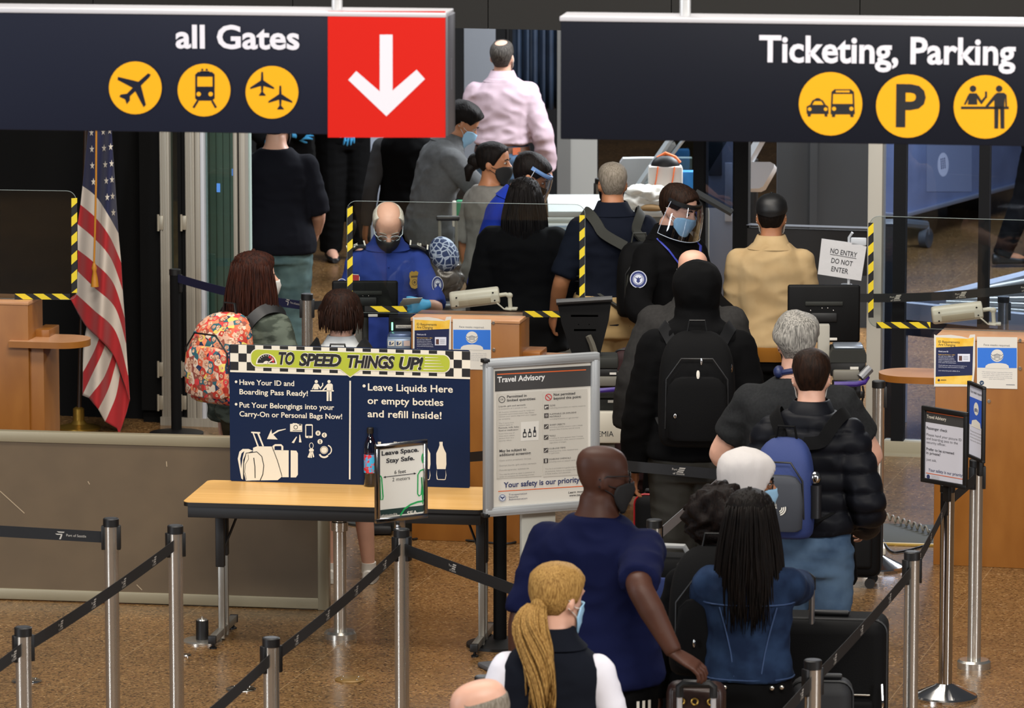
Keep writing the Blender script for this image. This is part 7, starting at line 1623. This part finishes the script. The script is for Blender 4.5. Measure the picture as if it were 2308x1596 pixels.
B().ell((.0, .05, hz_ + .17), (.095, .06, .075), 18, 10).obj('black_contents', black, r)
og = mat('tote_orange', '#e0641c', .6)
for x in (-.062, .045): B().tube([(x - .02, -.022, hz_ - .0), (x, -.024, hz_ + .09), (x + .012, -.022, hz_ + .175)], .014, 6, flat=.3, up=(1, 0, 0)).obj('handle', og, r)
B().tube([(-.05, .05, hz_ + .22), (0, .05, hz_ + .25), (.06, .05, hz_ + .225), (.09, .05, hz_ + .19)], .016, 8).obj('top_handle', og, r)
# x-ray tunnel with slanted clear hood
r = thing('xray_hood', 'slanted clear hood with bright metal edges behind the tote bag', 'hood', (D(1480, 400, 33.7).x, 33.7, 0)); o0 = Vector(r.location)
def v4(px, py, y): return D(px, py, y) - o0
for nm, q, m_ in (('hood_sheet', [(1437, 440), (1565, 440), (1650, 300), (1522, 300)], glass('hood_clear', '#b8c4c4', .12)),):
    b = B(); f0 = [v4(x, y_, 33.68) for x, y_ in q]; b.loft([f0, [k_ + Vector((0, .012, 0)) for k_ in f0]]); b.obj(nm, m_, r)
for a, c, rr_ in (((1404, 470), (1520, 300), .022), ((1445, 440), (1552, 300), .012)): B().tube([v4(*a, 33.66), v4(*c, 33.66)], rr_, 4).obj('metal_edge', mat('edge_bright', '#aab0b2', .35, .3), r)
b = B(); q = [v4(x, y_, 33.9) for x, y_ in ((1392, 470), (1397, 368), (1404, 358), (1446, 357), (1560, 357), (1560, 470))]; b.loft([q, [k_ + Vector((0, .1, 0)) for k_ in q]]); b.obj('white_side', mat('hood_white', '#a9abab', .5), r)
B().box((0.1, .25, .45), (.5, .5, .9), .02).obj('machine_base', lane_g, r)
r = thing('tray_panel', 'white rounded panel sticking out behind the black post', 'panel', (D(1700, 400, 33.4).x, 33.4, 0)); o0 = Vector(r.location)
b = B(); q = [v4(x, y_, 33.4) for x, y_ in ((1672, 365), (1736, 365), (1745, 370), (1744, 378), (1720, 420), (1710, 425), (1672, 425))]; b.loft([q, [k_ + Vector((.02, .06, -.03)) for k_ in q]]); b.obj('panel_board', mat('panel_white', '#c6c8cc', .4), r, 30)
b = B(); b.tube([v4(1682, 372, 33.42), v4(1722, 300, 33.42)], .035, 4); b.obj('slanted_arm', mat('arm_white', '#b4b6b8', .4), r); B().cyl((0, .1, 0), (0, .1, 1.25), .03).obj('stand', black, r)
p = D(1622, 420, 34.6); r = thing('reflection_box', 'pale blue grey box added as a glass reflection between the two black posts', 'scanner', (p.x, p.y, 0)); w_ = D(1662, 420, 34.6).x - D(1590, 420, 34.6).x; zt = D(1622, 250, 34.6).z  # pale box added behind the lane glass in place of its whitish reflection
B().box((0, .2, zt / 2), (w_, .4, zt), .02).obj('box_case', mat('box_grey', '#6f7889', .4), r); B().box((-.03, -.004, zt * .80), (.09, .012, .30), .02).obj('dark_slot', mat('box_dark', '#3a424e', .4), r); B().box((.06, -.004, zt * .62), (.05, .012, .4), .005).obj('pale_strip', mat('box_pale', '#a3a9b4', .4), r)
# trolley and bags beside the grey sweater
p = D(1010, 650, 30.4); r = thing('suitcase', 'suitcase with an extended handle below the grey sweater', 'suitcase', (p.x, p.y, 0)); lm = mat('bag_silver', '#4f4a45', .35, bump=.4, scale=25)
B().box((0, 0, .42), (.30, .22, .64), .05, seg=3).obj('shell', lm, r, 50)
for sx in (-1, 1): B().tube([(sx * .05, 0, .7), (sx * .05, 0, D(1010, 495, 30.4).z)], .01, 8).obj('handle_tube', gry, r); B().cyl((sx * .1, -.02, .03), (sx * .1, .02, .03), .03).obj('wheel', black, r)
zz = D(1010, 492, 30.4).z; B().box((0, 0, zz), (.14, .03, .03), .01).obj('grip', black, r)
p = D(1004, 580, 30.15); r = thing('travel_pillow', 'blue and white patterned pillow strapped over the suitcase', 'pillow', p); b = B(); b.ell((0, 0, .02), (.085, .10, .11), 24, 14, M=Matrix.Rotation(R(-25), 4, 'Y'))
pm_ = mat('pillow_pattern', '#22335c', .7); nt = pm_.node_tree; tc = nt.nodes.new('ShaderNodeTexCoord'); v = nt.nodes.new('ShaderNodeTexVoronoi'); v.feature = 'DISTANCE_TO_EDGE'; v.inputs['Scale'].default_value = 26; rp = nt.nodes.new('ShaderNodeValToRGB'); rp.color_ramp.elements[0].color = rgb('#a9b4c6'); rp.color_ramp.elements[1].color = rgb('#22335c'); rp.color_ramp.elements[0].position = .06; rp.color_ramp.elements[1].position = .10
nt.links.new(tc.outputs['Object'], v.inputs['Vector']); nt.links.new(v.outputs['Distance'], rp.inputs[0]); nt.links.new(rp.outputs[0], nt.nodes['Principled BSDF'].inputs['Base Color']); b.obj('pillow_cover', pm_, r, 180)
p = D(1003, 618, 30.22); r = thing('duffel_bag', 'shiny silver grey bag hanging under the patterned pillow', 'bag', p); b = B(); b.ell((0, 0, 0), (.10, .12, .13), 22, 14); vs, ns, fs = remesh(b, .012, 1); mk(wrinkle(vs, ns, .02, (12, 12, 18)), fs, 'bag_body', mat('bag_shiny', '#57504a', .25, .3), r)
b = B(); b.tube([(-.06, -.02, .11), (-.03, -.03, .16), (.04, -.03, .16), (.07, -.02, .11)], .012, 8); b.obj('carry_handle', mat('bag_handle', '#6e6258', .5), r)
p = D(1037, 478, 32.0); r = thing('tote_bag', 'small green and white bag held low by the grey sweater', 'bag', p); B().box((0, 0, 0), (.05, .08, .15), .012).obj('bag_body', mat('bag_green', '#3f9a6c', .6), r); B().box((-.035, .0, -.01), (.03, .08, .16), .01).obj('white_side', white, r)
# ---------------------------------------------------------------- seen through the right-hand glass
blu_m = mat('machine_blue', '#5c6b8e', .4, hex2='#6b7ba0', scale=3)
A0, A1 = D(2036, 489, 38.6), D(2330, 411, 40.9); u = A1 - A0; zb = A0.z
r = thing('xray_machine', 'tall blue screening machine on casters behind the glass wall', 'machine', (A0.x, A0.y, 0), math.atan2(u.y, u.x)); L_ = Vector((u.x, u.y, 0)).length
B().box((L_ / 2, .4, zb + .9), (L_, .8, 1.8), .02).obj('blue_casing', blu_m, r); B().box((L_ / 2, .39, zb + .012), (L_ + .01, .84, .03), .006).obj('bottom_trim', mat('trim_silver', '#8b94a6', .3, .6), r)
A = Art(r, -.002); A.rect('recessed_panel', mat('machine_panel', '#74819f', .35), 2088, 320, 2190, 432, 1); A.disc('oval_emblem', mat('emblem_white', '#b6c0d6', .5), 2125.5, 371, 12.5, 2, 27)
for i in range(5):
    for j in range(3): A.strip('oval_emblem', navyi, [(2119.5 + j * 4 + i * .3, 360 + i * 5 - j), (2121.5 + j * 4 + i * .3, 358.5 + i * 5 - j)], 1.6, 3)
A.done()
for px, py in ((2086, 548),):
    q = G(px, py + 10); q = (mw(r).inverted() @ q); b = B(); b.cyl((q.x, q.y - .03, .075), (q.x, q.y + .03, .075), .075, n=22); b.obj('caster', mat('caster_grey', '#3a4048', .5), r); B().tube([(q.x - .25, q.y + .1, zb - .02), (q.x, q.y, .17), (q.x, q.y, .1)], .035, 8).obj('caster_bracket', mat('caster_frame', '#606873', .4, .4), r)
for x in (.25, L_ - .2):
    B().box((x, .5, zb / 2), (.06, .3, zb), .005).obj('leg', black, r)
zt = .73; A0, B0, C0, D0 = G(2021, 679, zt), G(2330, 709, zt), G(2330, 610, zt), G(2152, 655, zt)
r = thing('roller_conveyor', 'white framed roller conveyor behind the right podium', 'conveyor', (A0.x, A0.y, 0)); o0 = Vector((A0.x, A0.y, 0)); wf = mat('conveyor_white', '#b4b9c6', .35)
fp_ = [A0, B0, C0, D0]; b = B(); b.slab([((v - o0).x, (v - o0).y) for v in fp_], zt - .20, zt - .05); b.obj('conveyor_bed', mat('bed_dark', '#2b3140', .5), r)
for a, c, w_ in ((A0, B0, .035), (A0, D0, .06), (D0, C0, .05)):
    d_ = (c - a).normalized(); n_ = Vector((-d_.y, d_.x, 0)) * w_; b = B(); b.slab([((v - o0).x, (v - o0).y) for v in (a - n_, c - n_, c + n_, a + n_)], zt - .10, zt); b.obj('side_rail', wf, r)
for i in range(6):
    t = .12 + i * .15; a = A0.lerp(D0, t) - o0; c = B0.lerp(C0, t) - o0; a = a.lerp(c, .28); c = c; b = B(); b.cyl((a.x, a.y, zt - .03), (c.x, c.y, zt - .03), .024, n=14); b.obj('roller', mat('roller_cream', '#b9b7ac', .4, .3), r)
for v in (A0.lerp(B0, .05), A0.lerp(B0, .95), D0.lerp(C0, .05), D0.lerp(C0, .95)): q = v - o0; B().box((q.x, q.y + .03, (zt - .1) / 2), (.06, .06, zt - .1)).obj('leg', wf, r)
r = thing('equipment_cabinet', 'dark equipment cabinet just behind the glass next to the pale post', 'cabinet', D(2006, 900, 29.9) * 1); r.location.z = 0
a, c = D(1990, 514, 29.8), D(2024, 900, 29.8); o0 = Vector(r.location); B().box((((a + c) / 2 - o0).x, .12, a.z / 2), (c.x - a.x, .22, a.z), .005).obj('cabinet_body', mat('cabinet_dark', '#15161d', .4), r)
B().box((((a + c) / 2 - o0).x, .12, a.z + .006), (c.x - a.x + .01, .23, .012), .003).obj('cabinet_top', mat('cabinet_top', '#3b404c', .4), r)
# curtain-like blue sheet hanging far behind
p = D(1208, 150, 38.9); r = thing('privacy_curtain', 'dark blue curtain hanging behind the pink shirt', 'curtain', (p.x, p.y, 0)); zb, zt_ = D(1208, 246, 38.9).z, 2.6; b = B(); n_ = 40
w = D(1262, 150, 38.9).x - D(1157, 150, 38.9).x
b.loft([[(-w / 2 + w * i / n_, .05 * math.sin(i * .9) * (1 if z < 2.2 else .5) + .02 * math.sin(i * 2.3), z) for i in range(n_ + 1)] for z in (zb, zb + .3, zb + .8, 2.2, zt_)], cap=False, closed=False); o = b.obj('curtain_cloth', mat('curtain_blue', '#1f2c3f', .6, hex2='#2a3a50', scale=5), r, 180); md = o.modifiers.new('t', 'SOLIDIFY'); md.thickness = .006
B().tube([(-w / 2 - .05, 0, zt_), (w / 2 + .05, 0, zt_)], .015, 8).obj('curtain_rail', steel, r)
for sx in (-1, 1): B().tube([(sx * (w / 2 + .04), 0, 0), (sx * (w / 2 + .04), 0, zt_)], .015, 8).obj('rail_post', black, r)
# ---------------------------------------------------------------- look-alikes share a group
GROUPS = {'belt stanchion': 'belt stanchions around the queue', 'suitcase': 'suitcases of the travellers', 'backpack': 'backpacks worn by travellers', 'poster': 'posters on the podium fronts', 'podium': 'wooden podiums', 'acrylic shield': 'acrylic shields on the podiums', 'camera': 'security cameras on the podiums',
          'kiosk': 'identity kiosks', 'monitor': 'black monitors at the podiums', 'person': 'people in the checkpoint', 'cloth': 'clothes in the bins', 'cable': 'cables on the floor', 'sign': 'signs over and in the queue'}
for o in list(COL.objects):
    if o.parent is None and o.get('category') in GROUPS and not o.get('group'): o['group'] = GROUPS[o['category']]
